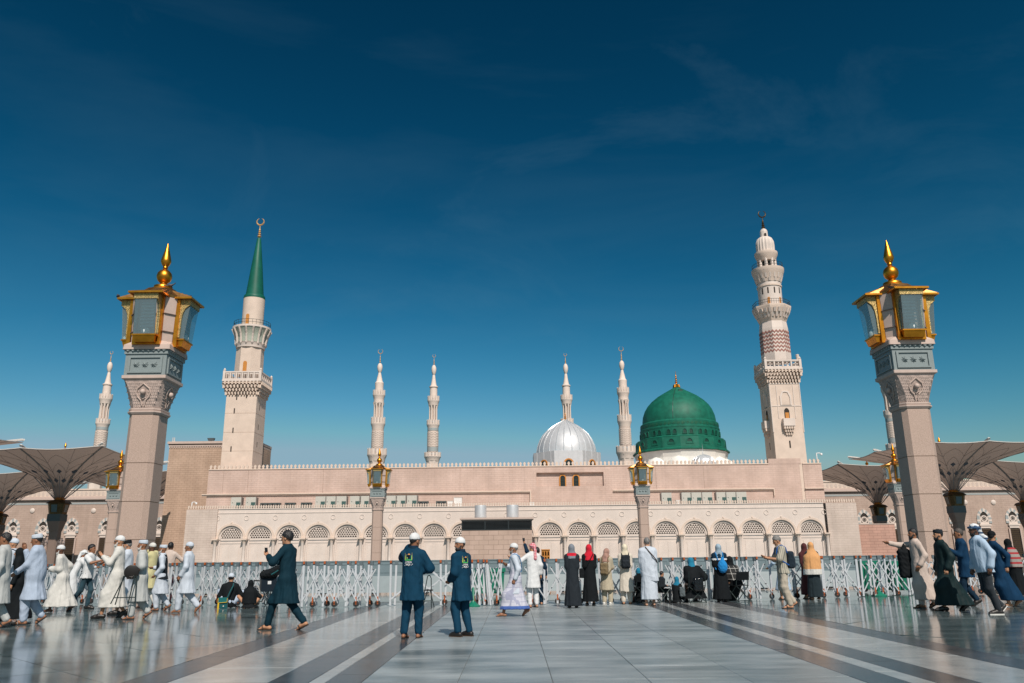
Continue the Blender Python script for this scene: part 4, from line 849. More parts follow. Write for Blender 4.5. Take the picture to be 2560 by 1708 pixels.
for i in range(16):
    t = 2*math.pi*(i+0.5)/16
    for (r0, za), (r1, zb_) in zip(dp[:-1], dp[1:]): b.tube(((r0+0.02)*math.cos(t), (r0+0.02)*math.sin(t), za), ((r1+0.02)*math.cos(t), (r1+0.02)*math.sin(t), zb_), 0.045, n=4, cap=False)
b.build('dome_rib', MATS['bright_rib'], s2, wp=False)
MB().lathe([(0.05, dp[-1][1]-0.1), (0.09, dp[-1][1]+0.4), (0.03, dp[-1][1]+0.5), (0.01, dp[-1][1]+1.8)], 8).build('spike', SILVER, s2, True, wp=False)
# ================================================================ plaza lamps
def chsq(h, c): return [(h-c, -h), (h, -h+c), (h, h-c), (h-c, h), (-h+c, h), (-h, h-c), (-h, -h+c), (-h+c, -h)]
def loft(b, secs):
    n = len(secs[0][0]); vs = [(x, y, z) for poly, z in secs for x, y in poly]
    fs = [(k*n+i, k*n+(i+1) % n, (k+1)*n+(i+1) % n, (k+1)*n+i) for k in range(len(secs)-1) for i in range(n)]
    fs += [tuple(range(n-1, -1, -1)), tuple(range((len(secs)-1)*n, len(secs)*n))]
    return b.add(vs, fs)
def four(bm):
    """repeat a front (-y) piece on the four sides"""
    o = MB()
    for k in range(4):
        c, s = [(1, 0), (0, 1), (-1, 0), (0, -1)][k]; o.add([(x*c-y*s, x*s+y*c, z) for x, y, z in bm.v], bm.f)
    return o
def lamp_proto():
    t = thing('plaza_lamp', '', 'lamp post', group='golden lantern lamp posts')
    zz = [0, 0.9, 1.0]+[1.95, 3.35, 4.75, 6.15]
    b = MB(); loft(b, [(chsq(0.86, 0.25), 0), (chsq(0.86, 0.25), 0.75), (chsq(0.66, 0.19), 0.95)]); b.build('plinth', PINKGR, t)
    zs = [0.95, 2.2, 3.75, 5.35, 7.42]
    for a, c in zip(zs[:-1], zs[1:]): loft(MB(), [(chsq(0.64, 0.19), a+0.012), (chsq(0.635, 0.19), c-0.012)]).build('shaft_block', PINKGR, t)
    loft(MB(), [(chsq(0.615, 0.18), 0.95), (chsq(0.615, 0.18), 7.42)]).build('shaft_core', M('rusty_joint', (0.26, 0.15, 0.085), 0.8), t)
    b = MB(); loft(b, [(chsq(0.66, 0.2), 7.42), (chsq(0.72, 0.22), 7.50), (chsq(0.72, 0.22), 7.56)]); loft(b, [(chsq(0.66, 0.2), 7.56), (chsq(0.69, 0.21), 7.62), (chsq(0.69, 0.21), 7.68)]); b.build('collar', PINKST, t)
    CARV = M('carved_pink_stone', (0.40, 0.315, 0.28), 0.65, var=0.25, scale=9, bump=0.9, bscale=16, spec=0.3)
    loft(MB(), [(chsq(0.64, 0.22), 7.68), (chsq(0.70, 0.23), 8.0), (chsq(0.84, 0.12), 8.7), (chsq(0.87, 0.04), 8.89)]).build('carved_capital', CARV, t)
    b = MB()
    def yf(z): return -(0.64+(0.23)*max(0, (z-7.68))/1.21)-0.0
    for j in range(9):
        z = 7.76+j*0.125; hw = 0.40+(z-7.68)/1.21*0.36; n = int(hw/0.085)
        for i in range(-n, n+1):
            x = i*0.17/2*1.0+(0.0425 if j % 2 else 0)
            if abs(x) < 0.30*(z-7.70) and z > 7.95 and z < 8.72: continue
            y = yf(z); b.add([(x-0.036, y, z), (x+0.036, y, z), (x, y+0.005, z+0.055), (x, y-0.005, z-0.055), (x, y-0.024, z)], [(3, 1, 4), (1, 2, 4), (2, 0, 4), (0, 3, 4)])
    arcp = [(-0.05, 7.78), (-0.10, 8.0), (-0.24, 8.15), (-0.30, 8.32), (-0.26, 8.50), (-0.14, 8.60), (0, 8.72), (0.14, 8.60), (0.26, 8.50), (0.30, 8.32), (0.24, 8.15), (0.10, 8.0), (0.05, 7.78)]
    b.path([(x, yf(z)-0.03, z) for x, z in arcp], 0.028, 6)
    for sx in (-1, 1): b.path([(sx*x, yf(z)-0.03, z) for x, z in ((0, 8.05), (0.07, 8.12), (0.13, 8.10), (0.12, 8.03), (0.07, 8.05))], 0.018, 5)
    for k in range(4):
        c, s = [(1, 0), (0, 1), (-1, 0), (0, -1)][k]; q = MB(); q.v = [(x*c-y*s, x*s+y*c, z) for x, y, z in b.v]; q.f = b.f; q.build('relief_carving', PINKST, t)['kind'] = 'stuff'
    b = MB(); b.lathe([(0.02, -0.115), (0.07, -0.10), (0.105, -0.05), (0.115, 0), (0.105, 0.05), (0.07, 0.10), (0.02, 0.115)], 12); b.v = [(x, yf(8.36)-0.08+y, 8.36+z) for x, y, z in b.v]
    four(b).build('boss', PINKST, t, True)
    loft(MB(), [(chsq(0.89, 0.02), 8.89), (chsq(0.95, 0.02), 8.94), (chsq(0.95, 0.02), 9.07)]).build('ledge', PINKST, t)
    MB().box(-0.89, 0.89, -0.89, 0.89, 9.07, 10.01).build('grey_block', GREYGR, t)
    b = MB(); b.ring([(-0.74, 9.17), (0.74, 9.17), (0.74, 9.91), (-0.74, 9.91)], [(-0.64, 9.24), (0.64, 9.24), (0.64, 9.84), (-0.64, 9.84)], -0.945, -0.889)
    for x in (-0.38, 0, 0.38):
        for q in range(8):
            a = 2*math.pi*q/8; a0, a1 = a-math.pi/8, a+math.pi/8
            b.add([(x, -0.985, 9.54), (x+0.08*math.cos(a0), -0.90, 9.54+0.08*math.sin(a0)), (x+0.165*math.cos(a), -0.892, 9.54+0.165*math.sin(a)), (x+0.08*math.cos(a1), -0.90, 9.54+0.08*math.sin(a1))], [(0, 1, 2), (0, 2, 3)])
    four(b).build('star_panel', GREYGR, t)
    b = MB()
    for i in range(8):
        x = -0.89+(i+0.5)*1.78/8; b.add([(x-0.11, -0.98, 10.20), (x+0.11, -0.98, 10.20), (x, -0.90, 10.02), (x, -1.02, 10.13)], [(0, 3, 1), (0, 2, 3), (1, 3, 2)])
    b2 = four(b); b2.box(-0.94, 0.94, -0.94, 0.94, 10.012, 10.21); b2.build('bead_moulding', GREYGR, t)
    loft(MB(), [(chsq(1.02, 0.04), 10.21), (chsq(1.00, 0.04), 10.42), (chsq(0.90, 0.34), 10.62), (chsq(0.98, 0.34), 12.62)]).build('lantern_core', PINKST, t)
    b = MB()
    for z in (11.05, 11.85): loft(b, [(chsq(0.935+(z-10.62)*0.04+0.006, 0.335), z-0.012), (chsq(0.935+(z-10.62)*0.04+0.006, 0.335), z+0.012)])
    b.build('core_joint', M('core_joint_dark', (0.20, 0.15, 0.13), 0.8), t)
    for k in range(4):
        c, s = [(1, 0), (0, 1), (-1, 0), (0, -1)][k]
        def put(bm, name, mat, par, smooth=False):
            bm.v = [(x, y if y > -1.0 else -1.0+(y+1.0)*0.78, z) for x, y, z in bm.v]; bm.v = [(x*c-y*s, x*s+y*c, z) for x, y, z in bm.v]; return bm.build(name, mat, par, smooth)
        L = put(MB().ring([(-0.60, 10.40), (0.60, 10.40), (0.60, 12.66), (-0.60, 12.66)], [(-0.49, 10.52), (0.49, 10.52), (0.49, 12.60), (-0.49, 12.60)], -1.14, -0.94), 'lantern', GOLD, t)
        put(MB().frustum(0, -1.20, 10.46, 10.74, 0.44, 0.16, 0.47, 0.26).box(-0.52, 0.52, -1.50, -1.0, 10.74, 10.80), 'sill', GOLD, L)
        # glass box leaning outwards to the top
        gl = MB(); zb, zt = 10.80, 12.34; yb, yt = -1.46, -1.66
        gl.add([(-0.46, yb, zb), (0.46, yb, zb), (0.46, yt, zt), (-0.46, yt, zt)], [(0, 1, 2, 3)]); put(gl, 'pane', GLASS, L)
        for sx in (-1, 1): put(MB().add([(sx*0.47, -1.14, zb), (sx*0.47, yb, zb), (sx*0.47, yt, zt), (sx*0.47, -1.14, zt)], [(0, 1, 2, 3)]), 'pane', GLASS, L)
        put(MB().box(-0.52, 0.52, -1.70, -1.64, 12.34, 12.60), 'fret_band', GOLDLT, L)
        fs = MB()
        for sx in (-1, 1):
            poly = [(-1.14, 10.85), (-1.24, 10.85), (-1.25, 11.6), (-1.30, 11.95), (-1.42, 12.18), (-1.66, 12.34), (-1.66, 12.60), (-1.14, 12.60)]
            fs.add([(sx*0.53, y, z) for y, z in poly]+[(sx*0.48, y, z) for y, z in poly], [tuple(range(8)), tuple(range(15, 7, -1))]+[(i, (i+1) % 8, 8+(i+1) % 8, 8+i) for i in range(8)])
        put(fs, 'fret_bracket', GOLDLT, L)
        rf = MB(); W = 0.72
        rf.add([(-W, -1.80, 12.60), (W, -1.80, 12.60), (W, -0.80, 12.60), (-W, -0.80, 12.60), (-W, -1.80, 12.68), (W, -1.80, 12.68), (W*0.8, -0.7, 13.02), (-W*0.8, -0.7, 13.02)], [(0, 3, 2, 1), (4, 5, 6, 7), (0, 1, 5, 4), (1, 2, 6, 5), (3, 0, 4, 7), (2, 3, 7, 6)])
        put(rf, 'lantern_roof', GOLDRF, L); put(MB().box(-W-0.03, W+0.03, -1.84, -1.76, 12.585, 12.665).box(-W-0.03, -W+0.04, -1.76, -0.9, 12.585, 12.665).box(W-0.04, W+0.03, -1.76, -0.9, 12.585, 12.665), 'eave_trim', GOLD, L)
        rfl = MB()
        for j in range(8): z = 11.15+j*0.145; y = -1.18-0.012*j; rfl.add([(-0.28, y-0.10, z), (0.28, y-0.10, z), (0.28, y, z+0.12), (-0.28, y, z+0.12)], [(0, 1, 2, 3)])
        put(rfl, 'reflector', M('white_reflector', (0.55, 0.60, 0.62), 0.3, metal=0.15), L); put(MB().lathe([(0.03, 10.80), (0.17, 10.86), (0.19, 10.98), (0.12, 11.08), (0.02, 11.12)], 12, (0, -1.30)), 'lamp_bulb', M('white_bulb', (0.85, 0.85, 0.83), 0.25), L, True)
    loft(MB(), [(chsq(1.0, 0.36), 12.62), (chsq(1.02, 0.36), 12.74), (chsq(0.62, 0.26), 13.16), (chsq(0.5, 0.2), 13.20)]).build('crown_roof', GOLDRF, t)
    b = MB(); b.lathe([(0.60, 13.14), (0.60, 13.20), (0.46, 13.26), (0.40, 13.32), (0.40, 13.40), (0.27, 13.44), (0.17, 13.50), (0.15, 13.56), (0.20, 13.60), (0.28, 13.68), (0.325, 13.80), (0.335, 13.90), (0.30, 14.04), (0.21, 14.15), (0.12, 14.21), (0.085, 14.26), (0.12, 14.30), (0.10, 14.36), (0.17, 14.46), (0.225, 14.60), (0.22, 14.68), (0.18, 14.86), (0.11, 15.14), (0.055, 15.36), (0.01, 15.52)], 28)
    b.build('finial', GOLD, t, True, 50)
    return t
LP = lamp_proto()
LS = [(-15.85, 34.46, 'tall lamp post with golden lanterns nearest the camera on the left'), (17.59, 35.0, 'tall lamp post with golden lanterns nearest the camera on the right'),
      (-50.9, 104.1, 'distant golden lamp post peeking out left of the big left lamp post'), (-17.5, 105.0, 'distant golden lamp post in front of the left arches'),
      (16.7, 105.7, 'distant golden lamp post in front of the right arches'), (50.2, 106.0, 'distant golden lamp post half hidden by the big right lamp post')]
for i, (x, y, lb) in enumerate(LS):
    o = LP if i == 0 else copy_tree(LP); o.location = (x, y, 0); o['label'] = lb
# pigeons on the left lamp
def pigeon(loc, rz, label):
    t = thing('pigeon', label, 'bird', loc, rz, 'pigeons on the left lamp')
    b = MB(); b.lathe([(0.01, -0.17), (0.05, -0.12), (0.075, -0.04), (0.075, 0.04), (0.05, 0.10), (0.035, 0.13), (0.04, 0.16), (0.035, 0.19), (0.01, 0.215)], 10)
    b.v = [(x, z*0.9, y*0.9+0.10+max(0, z-0.05)*0.9) for x, y, z in b.v]; M('pigeon_feathers', (0.05, 0.05, 0.06), 0.6); b.build('body', MATS['pigeon_feathers'], t, True, wp=False)
    MB().frustum(0, -0.2, 0.06, 0.09, 0.03, 0.10, 0.03, 0.10).build('tail', MATS['pigeon_feathers'], t, wp=False); MB().tube((0.02, 0, 0), (0.02, 0, 0.05), 0.006).tube((-0.02, 0, 0), (-0.02, 0, 0.05), 0.006).build('legs', M('pigeon_leg', (0.3, 0.08, 0.06)), t, wp=False)
LX, LY = LS[0][:2]
pigeon((LX-1.75, LY-0.5, 12.70), 0.6, 'dark pigeon on the left edge of the left lamp roof'); pigeon((LX+0.50, LY-0.36, 13.23), -1.2, 'dark pigeon beside the left lamp finial'); pigeon((LX+0.9, LY+0.35, 12.98), 1.4, 'dark pigeon on the right slope of the left lamp roof')
# ================================================================ shade umbrellas
def umb_proto():
    t = thing('shade_umbrella', '', 'umbrella', group='giant funnel umbrellas'); A = 11.6; Z0, Z1 = 10.9, 17.1; NT, NS = 64, 14
    def P(th, s, dz=0.0):
        q = max(abs(math.cos(th)), abs(math.sin(th))); Rq = A/(q**0.92); r = s*((1-s)*A*0.9+s*Rq) if s > 0 else 0
        z = Z0+(Z1-Z0)*(0.20*s**0.3+0.80*s**0.62) if s > 0 else Z0
        z += -0.30*abs(math.sin(4*th))*s**3 + 0.55*s**4*(Rq/A-1)
        r = 0.55+r*(1-0.55/A); return (r*math.cos(th), r*math.sin(th), z+dz)
    b = MB(); S = [i/NS for i in range(NS+1)]; vs = [P(2*math.pi*i/NT, s) for s in S for i in range(NT)]
    b.add(vs, [(k*NT+i, (k+1)*NT+i, (k+1)*NT+(i+1) % NT, k*NT+(i+1) % NT) for k in range(NS) for i in range(NT)])
    b.build('canopy', MEMBR, t, True, 60)
    b = MB(); dz = -0.05
    for i in range(16):
        th = 2*math.pi*(i+0.5)/16; b.path([P(th, s, dz) for s in S[1:]], 0.028, 4)
        for (sa, sb) in ((0.16, 0.36), (0.36, 0.60), (0.60, 0.85)):
            for sg in (-1, 1): b.path([P(th+sg*math.pi/16*u, sa+(sb-sa)*u**0.8, dz) for u in (0, 0.33, 0.66, 1)], 0.022, 4)
    b.build('seam', SEAM, t)
    def dia(th, s0, s1, w):
        c = [P(th, s0, -0.07), P(th+w, (s0+s1)/2, -0.07), P(th, s1, -0.07), P(th-w, (s0+s1)/2, -0.07)]; return c
    for ring_, (s0, s1, w) in enumerate(((0.15, 0.25, 0.12), (0.35, 0.45, 0.075))):
        for i in range(16):
            b = MB(); c = dia(2*math.pi*(i+(0.0 if ring_ else 0.5))/16, s0, s1, w); b.add(c+[(x, y, z+0.012) for x, y, z in c], [(0, 1, 2, 3), (7, 6, 5, 4), (0, 4, 5, 1), (1, 5, 6, 2), (2, 6, 7, 3), (3, 7, 4, 0)]); b.build('diamond_patch', DIAM, t)
    for i in range(8):
        th = 2*math.pi*i/8; b = MB(); pts = [P(th, s, 0.42) for s in S[2:]]; b.path(pts, 0.17, 5); b.tube(pts[-1], (pts[-1][0]*1.01, pts[-1][1]*1.01, pts[-1][2]-0.1), 0.2); b.build('arm', M('umbrella_arm_white', (0.6, 0.57, 0.54), 0.5), t)
    b = MB(); rim = [P(2*math.pi*i/NT, 1.0, 0.06) for i in range(NT+1)]; b.path(rim, 0.07, 4); b.build('rim_edge', M('umbrella_rim', (0.55, 0.5, 0.46), 0.6), t)
    b = MB()
    for i in range(16): th = 2*math.pi*i/16; p = P(th, 0.30, -0.1); b.tube((0.5*math.cos(th), 0.5*math.sin(th), 10.6), p, 0.05, n=5)
    b.build('stay_rod', M('stay_steel', (0.25, 0.24, 0.25), 0.4, metal=0.6), t)
    loft(MB(), [(chsq(1.05, 0.4), 8.55), (chsq(1.05, 0.4), 8.7), (chsq(1.25, 0.45), 10.1), (chsq(1.5, 0.5), 10.15), (chsq(1.2, 0.5), 10.55), (chsq(0.6, 0.25), 10.75), (chsq(0.5, 0.2), 11.2)]).build('bronze_crown', BRONZE, t)
    b = MB()
    for k in range(4):
        c, s = [(1, 0), (0, 1), (-1, 0), (0, -1)][k]; m = MB().add([(-0.42, -1.10, 8.85), (0.42, -1.10, 8.85), (0.46, -1.27, 9.95), (-0.46, -1.27, 9.95)], [(0, 1, 2, 3)]); b.add([(x*c-y*s, x*s+y*c, z) for x, y, z in m.v], m.f)
    b.build('crown_glass', M('murky_glass', (0.06, 0.10, 0.11), 0.15), t)
    MB().lathe([(0.7, 10.6), (0.75, 10.75), (0.6, 11.1)], 16).build('gold_hub', GOLD, t, True)
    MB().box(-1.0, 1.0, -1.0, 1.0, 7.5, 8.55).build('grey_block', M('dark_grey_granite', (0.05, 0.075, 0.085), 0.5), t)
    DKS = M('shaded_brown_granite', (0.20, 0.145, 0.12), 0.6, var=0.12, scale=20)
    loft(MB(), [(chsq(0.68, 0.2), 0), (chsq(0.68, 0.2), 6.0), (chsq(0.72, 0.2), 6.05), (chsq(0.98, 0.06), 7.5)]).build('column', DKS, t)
    return t
UP = umb_proto()
US = [(-69.6, 124.5, 'wide open funnel umbrella left of the big left lamp post'), (-71.4, 156, 'funnel umbrella half hidden behind the big left lamp post'), (-98.5, 156, 'funnel umbrella cut off by the left edge of the picture, low and far'),
      (-78.3, 98, 'funnel umbrella of which only a pale arm tip shows at the left edge'), (70.3, 157.5, 'funnel umbrella just left of the big right lamp post'), (69.3, 128, 'wide open funnel umbrella right of the big right lamp post'), (97.0, 155, 'far funnel umbrella at the right edge, below the wide one')]
for i, (x, y, lb) in enumerate(US):
    o = UP if i == 0 else copy_tree(UP); o.location = (x, y, 0); o['label'] = lb
# misting fans on the left umbrella column
def fan(loc, label, arm):
    t = thing('misting_fan', label, 'fan', loc, 0, 'misting fans on the umbrella column'); FM = M('fan_grey', (0.25, 0.21, 0.2), 0.5, metal=0.4)
    b = MB(); n = 20
    for rr in (0.58, 0.40, 0.22): b.path([(rr*math.cos(2*math.pi*i/n), 0, rr*math.sin(2*math.pi*i/n)) for i in range(n+1)], 0.022 if rr < 0.5 else 0.05, 5)
    for i in range(10): a = 2*math.pi*i/10; b.tube((0, 0, 0), (0.58*math.cos(a), 0, 0.58*math.sin(a)), 0.012, n=4)
    b.build('guard', FM, t, wp=False)
    for i in range(5):
        a = 2*math.pi*i/5; c, s = math.cos(a), math.sin(a); MB().add([(0.08*c, 0.05, 0.08*s), (0.5*c-0.14*s, 0.02, 0.5*s+0.14*c), (0.5*c+0.14*s, 0.12, 0.5*s-0.14*c)], [(0, 1, 2)]).build('blade', FM, t, wp=False)
    MB().lathe([(0.12, 0.05), (0.12, 0.35)], 10).build('motor', FM, t, wp=False).rotation_euler = (R_(-90), 0, 0)
    MB().path([(0, 0.3, 0), (0, 0.3, 0.75), (arm, 0.3, 0.85)], 0.05, 6).build('bracket', FM, t, wp=False)
pf = AT(109, 1356, 123.7); fan(tuple(pf), 'round misting fan on the left side of the left umbrella column', -70.1-pf.x)
pf = AT(151.5, 1359, 123.7); fan(tuple(pf), 'round misting fan on the right side of the left umbrella column', -69.4-pf.x)
# ================================================================ far halls behind the umbrellas
YB = 180.0
def far_hall(x0, x1, wins, rons, label):
    t = thing('far_prayer_hall', label, 'building', ((x0+x1)/2, YB, 0))
    MB().box(x0, x1, YB, YB+30, 0, 14.9).build('wall', BR_FAR, t)
    MB().box(x0, x1, YB-0.06, YB+30, 13.9, 14.3).build('blue_course', BLUEST, t)
    MB().box(x0, x1, YB-0.5, YB+30, 14.9, 15.25).box(x0, x1, YB-0.3, YB+30, 15.25, 15.6).build('cornice', PINKST, t)
    MB().box(x0, x1, YB-0.1, YB+30, 15.6, 17.0).box(x0, x1, YB-0.25, YB+30, 17.0, 17.3).build('parapet', STONE, t)
    b = MB(); x = x0+0.4
    while x < x1-0.5: b.prism([(x, 15.75), (x+0.5, 15.75), (x+0.5, 16.4), (x+0.25, 16.8), (x, 16.4)], YB-0.13, YB-0.09); x += 0.95
    b.build('parapet_niches', FARDK, t)
    for wx in wins:
        # pointed striped arch, white tracery, bronze lattice door in a dark recess
        w = MB(); ZS = 9.0; pin = arch_pts(0.95, ZS, 10, 0.35); pout = arch_pts(1.55, ZS, 10, 0.30)
        fr = MB().prism([(wx-0.98, 0.5), (wx+0.98, 0.5)]+[(wx+x*1.02, z) for x, z in pin], YB-0.02, YB+0.06).build('window', HOLE, t)
        for par, mt, nm in ((0, WHITE, 'white_voussoir'), (1, BLUEST, 'grey_voussoir')):
            b = MB()
            for i in range(10):
                if i % 2 == par: q = [pin[i], pout[i], pout[i+1], pin[i+1]]; b.prism([(wx+x, z) for x, z in q], YB-0.16, YB-0.01)
            for s in (-1, 1):
                for j in range(3):
                    if j % 2 != par: b.box(wx+s*1.28-0.32, wx+s*1.28+0.32, YB-0.16, YB-0.01, ZS-(j+1)*0.42, ZS-j*0.42-0.01)
            b.build(nm, mt, fr)
        b = MB(); n = 16; b.ring([(wx+0.72*math.cos(2*math.pi*i/n), 8.75+0.72*math.sin(2*math.pi*i/n)) for i in range(n)], [(wx+0.46*math.cos(2*math.pi*i/n), 8.75+0.46*math.sin(2*math.pi*i/n)) for i in range(n)], YB-0.10, YB-0.03)
        for i in range(6): a = math.pi*i/3; b.box(wx+0.28*math.cos(a)-0.07, wx+0.28*math.cos(a)+0.07, YB-0.09, YB-0.03, 8.75+0.28*math.sin(a)-0.07, 8.75+0.28*math.sin(a)+0.07)
        b.box(wx-0.95, wx-0.72, YB-0.09, YB-0.03, 7.6, 9.3).box(wx+0.72, wx+0.95, YB-0.09, YB-0.03, 7.6, 9.3).box(wx-0.72, wx+0.72, YB-0.09, YB-0.03, 7.6, 8.1)
        b.build('rosette_tracery', WHITE, fr)
        MB().box(wx-1.25, wx+1.25, YB-0.35, YB-0.01, 7.2, 7.6).box(wx-1.05, wx+1.05, YB-0.22, YB-0.01, 6.7, 7.2).build('sill', WHITE, fr)
        MB().box(wx-1.35, wx+1.35, YB-0.04, YB+0.02, 0.6, 6.55).build('dark_recess', M('recess_brown', (0.09, 0.06, 0.045), 0.8), fr)
        b = MB()
        for i in range(-4, 5):
            for sg in (-1, 1): b.box(wx+i*0.22-0.03, wx+i*0.22+0.03, YB-0.10, YB-0.05, 0.7, 6.4)
        for j in range(14): b.box(wx-0.95, wx+0.95, YB-0.115, YB-0.102, 0.8+j*0.42, 0.87+j*0.42)
        b.build('bronze_grille', M('bronze_grille_metal', (0.13, 0.09, 0.045), 0.45, metal=0.6), fr)
        MB().box(wx-1.35, wx-1.05, YB-0.3, YB-0.045, 0.5, 6.6).box(wx+1.05, wx+1.35, YB-0.3, YB-0.045, 0.5, 6.6).build('pilaster', PINKST, fr)
    for rx, rz in rons: MB().lathe([(0.5, 0), (0.55, 0.1), (0.4, 0.22)], 16).build('white_roundel', WHITE, t, True).matrix_basis = Matrix.Translation((rx, YB, rz)) @ Matrix.Rotation(R_(90), 4, 'X')
    return t
def wx(px, y=1310): return X_(px, y, YB)
far_hall(-200, -30, [wx(-40), wx(34.4), wx(108.8), wx(180.7), wx(265.6), wx(335), wx(399)], [(wx(76.5), AT(76.5, 1277, YB).z), (wx(230), AT(230, 1277, YB).z)], 'long pinkish hall with striped arch windows behind the left umbrellas')
far_hall(30, 200, [wx(2161.8), wx(2232), wx(2303), wx(2392), wx(2461.8), wx(2533.7), wx(2605)], [(wx(2420.7), AT(2420.7, 1256, YB).z), (wx(2492), AT(2492, 1256, YB).z)], 'long pinkish hall with striped arch windows behind the right umbrellas')
# golden lamp finials far behind the umbrellas
for (px, py, D, lb) in ((165, 1106, 260, 'tiny gold lamp finial above the left umbrella canopy'), (2346, 1092, 215, 'far gold lantern roof showing above the right umbrella'), (2165, 1143, 280, 'tiny gold finial tip above the far right umbrella')):
    p = AT(px, py, D); hh = 3.0 if D != 215 else 4.0
    t = thing('far_lamp', lb, 'lamp post', (p.x, D, 0)); zt = p.z
    MB().lathe([(0.02, zt), (0.22, zt-0.6), (0.40, zt-1.2), (0.12, zt-1.7), (0.55, zt-2.1), (0.5, zt-2.5), (0.25, zt-2.8), (0.9, zt-3.1), (1.9, zt-3.8), (1.9, zt-4.0)], 12).build('gold_roof', GOLD, t, True, wp=False)
    loft(MB(), [(chsq(0.7, 0.2), 0), (chsq(0.7, 0.2), zt-5.8), (chsq(1.3, 0.3), zt-5.5), (chsq(1.4, 0.3), zt-4.0)]).build('post', PINKST, t, wp=False)
# ================================================================ grey panel fence
def seg(p, q, n): return [p.lerp(q, i/n) for i in range(n+1)]
PY = 32.9; pw = 2.05
up_ = MB(); up_.box(-pw/2+0.01, pw/2-0.01, 0, 0.05, 0.68, 1.235); 
um = up_.mesh('upper_panel', PANELG)
ribm = MB().ring([(-0.85, 0.80), (0.85, 0.80), (0.85, 1.14), (-0.85, 1.14)], [(-0.82, 0.83), (0.82, 0.83), (0.82, 1.11), (-0.82, 1.11)], -0.012, 0.001).mesh('panel_rib', PANELG)
lm = MB().add([(-pw/2+0.01, -0.22, 0.06), (pw/2-0.01, -0.22, 0.06), (pw/2-0.01, -0.02, 0.68), (-pw/2+0.01, -0.02, 0.68), (-pw/2+0.01, 0.25, 0.06), (pw/2-0.01, 0.25, 0.06), (pw/2-0.01, 0.06, 0.68), (-pw/2+0.01, 0.06, 0.68)], [(0, 1, 2, 3), (5, 4, 7, 6), (0, 4, 5, 1), (3, 2, 6, 7), (0, 3, 7, 4), (1, 5, 6, 2)]).mesh('base_block', M('pale_grey_panel', (0.19, 0.235, 0.25), 0.5, var=0.06))
tm_ = MB().box(-pw/2+0.01, pw/2-0.01, -0.02, 0.07, 1.235, 1.27).mesh('top_rail', PANELG); fm = MB().box(-0.12, 0.12, -0.30, 0.3, 0, 0.06).mesh('foot', BLACKPL)
for i in range(28):
    x = -27.5+i*pw
    yb = PY if x < 2 else PY+min(1.4, (x-2)*0.12)
    if x < -6: yb = PY+min(2.0, (-6-x)*0.14)
    if x > 17.2: continue
    t = thing('fence_panel', 'low blue-grey fence panel behind the folding barriers, %s from the left' % ORD[i], 'fence', (x, yb, 0), group='grey fence panels in a row')
    inst('upper_panel', um, t); inst('panel_rib', ribm, t); inst('base_block', lm, t); inst('top_rail', tm_, t); inst('foot', fm, t, (-0.6, 0, 0)); inst('foot', fm, t, (0.6, 0, 0))
# ================================================================ folding barriers
HBAR = 1.27
POST = MB().box(-0.028, 0.028, -0.021, 0.021, 0.02, 1.16).mesh('post', ALU)
CAPO = MB().box(-0.026, 0.026, -0.035, 0.005, 1.195, HBAR).mesh('cap', ORANGE); CAPB = MB().box(-0.040, 0.040, 0.006, 0.055, 1.145, HBAR+0.004).mesh('cap_clip', GREYPL)
HOOK = MB().box(-0.05, 0.05, -0.035, 0.03, 1.15, 1.26).mesh('connector', GREYPL)
BRK = MB().frustum(0, 0, 0.12, 0.28, 0.022, 0.024, 0.017, 0.02).mesh('wheel_bracket', ORANGE)
WHE = MB(); WHE.lathe([(0.065, -0.02), (0.085, -0.015), (0.085, 0.015), (0.065, 0.02)], 16); WHE = WHE.mesh('wheel', RUBBER, True, 40); HUB = MB().lathe([(0.022, -0.024), (0.022, 0.024)], 10).mesh('hub', ORANGE)
BOLT = MB().lathe([(0.016, -0.03), (0.016, 0.03)], 8).mesh('bolt', BLACKPL)
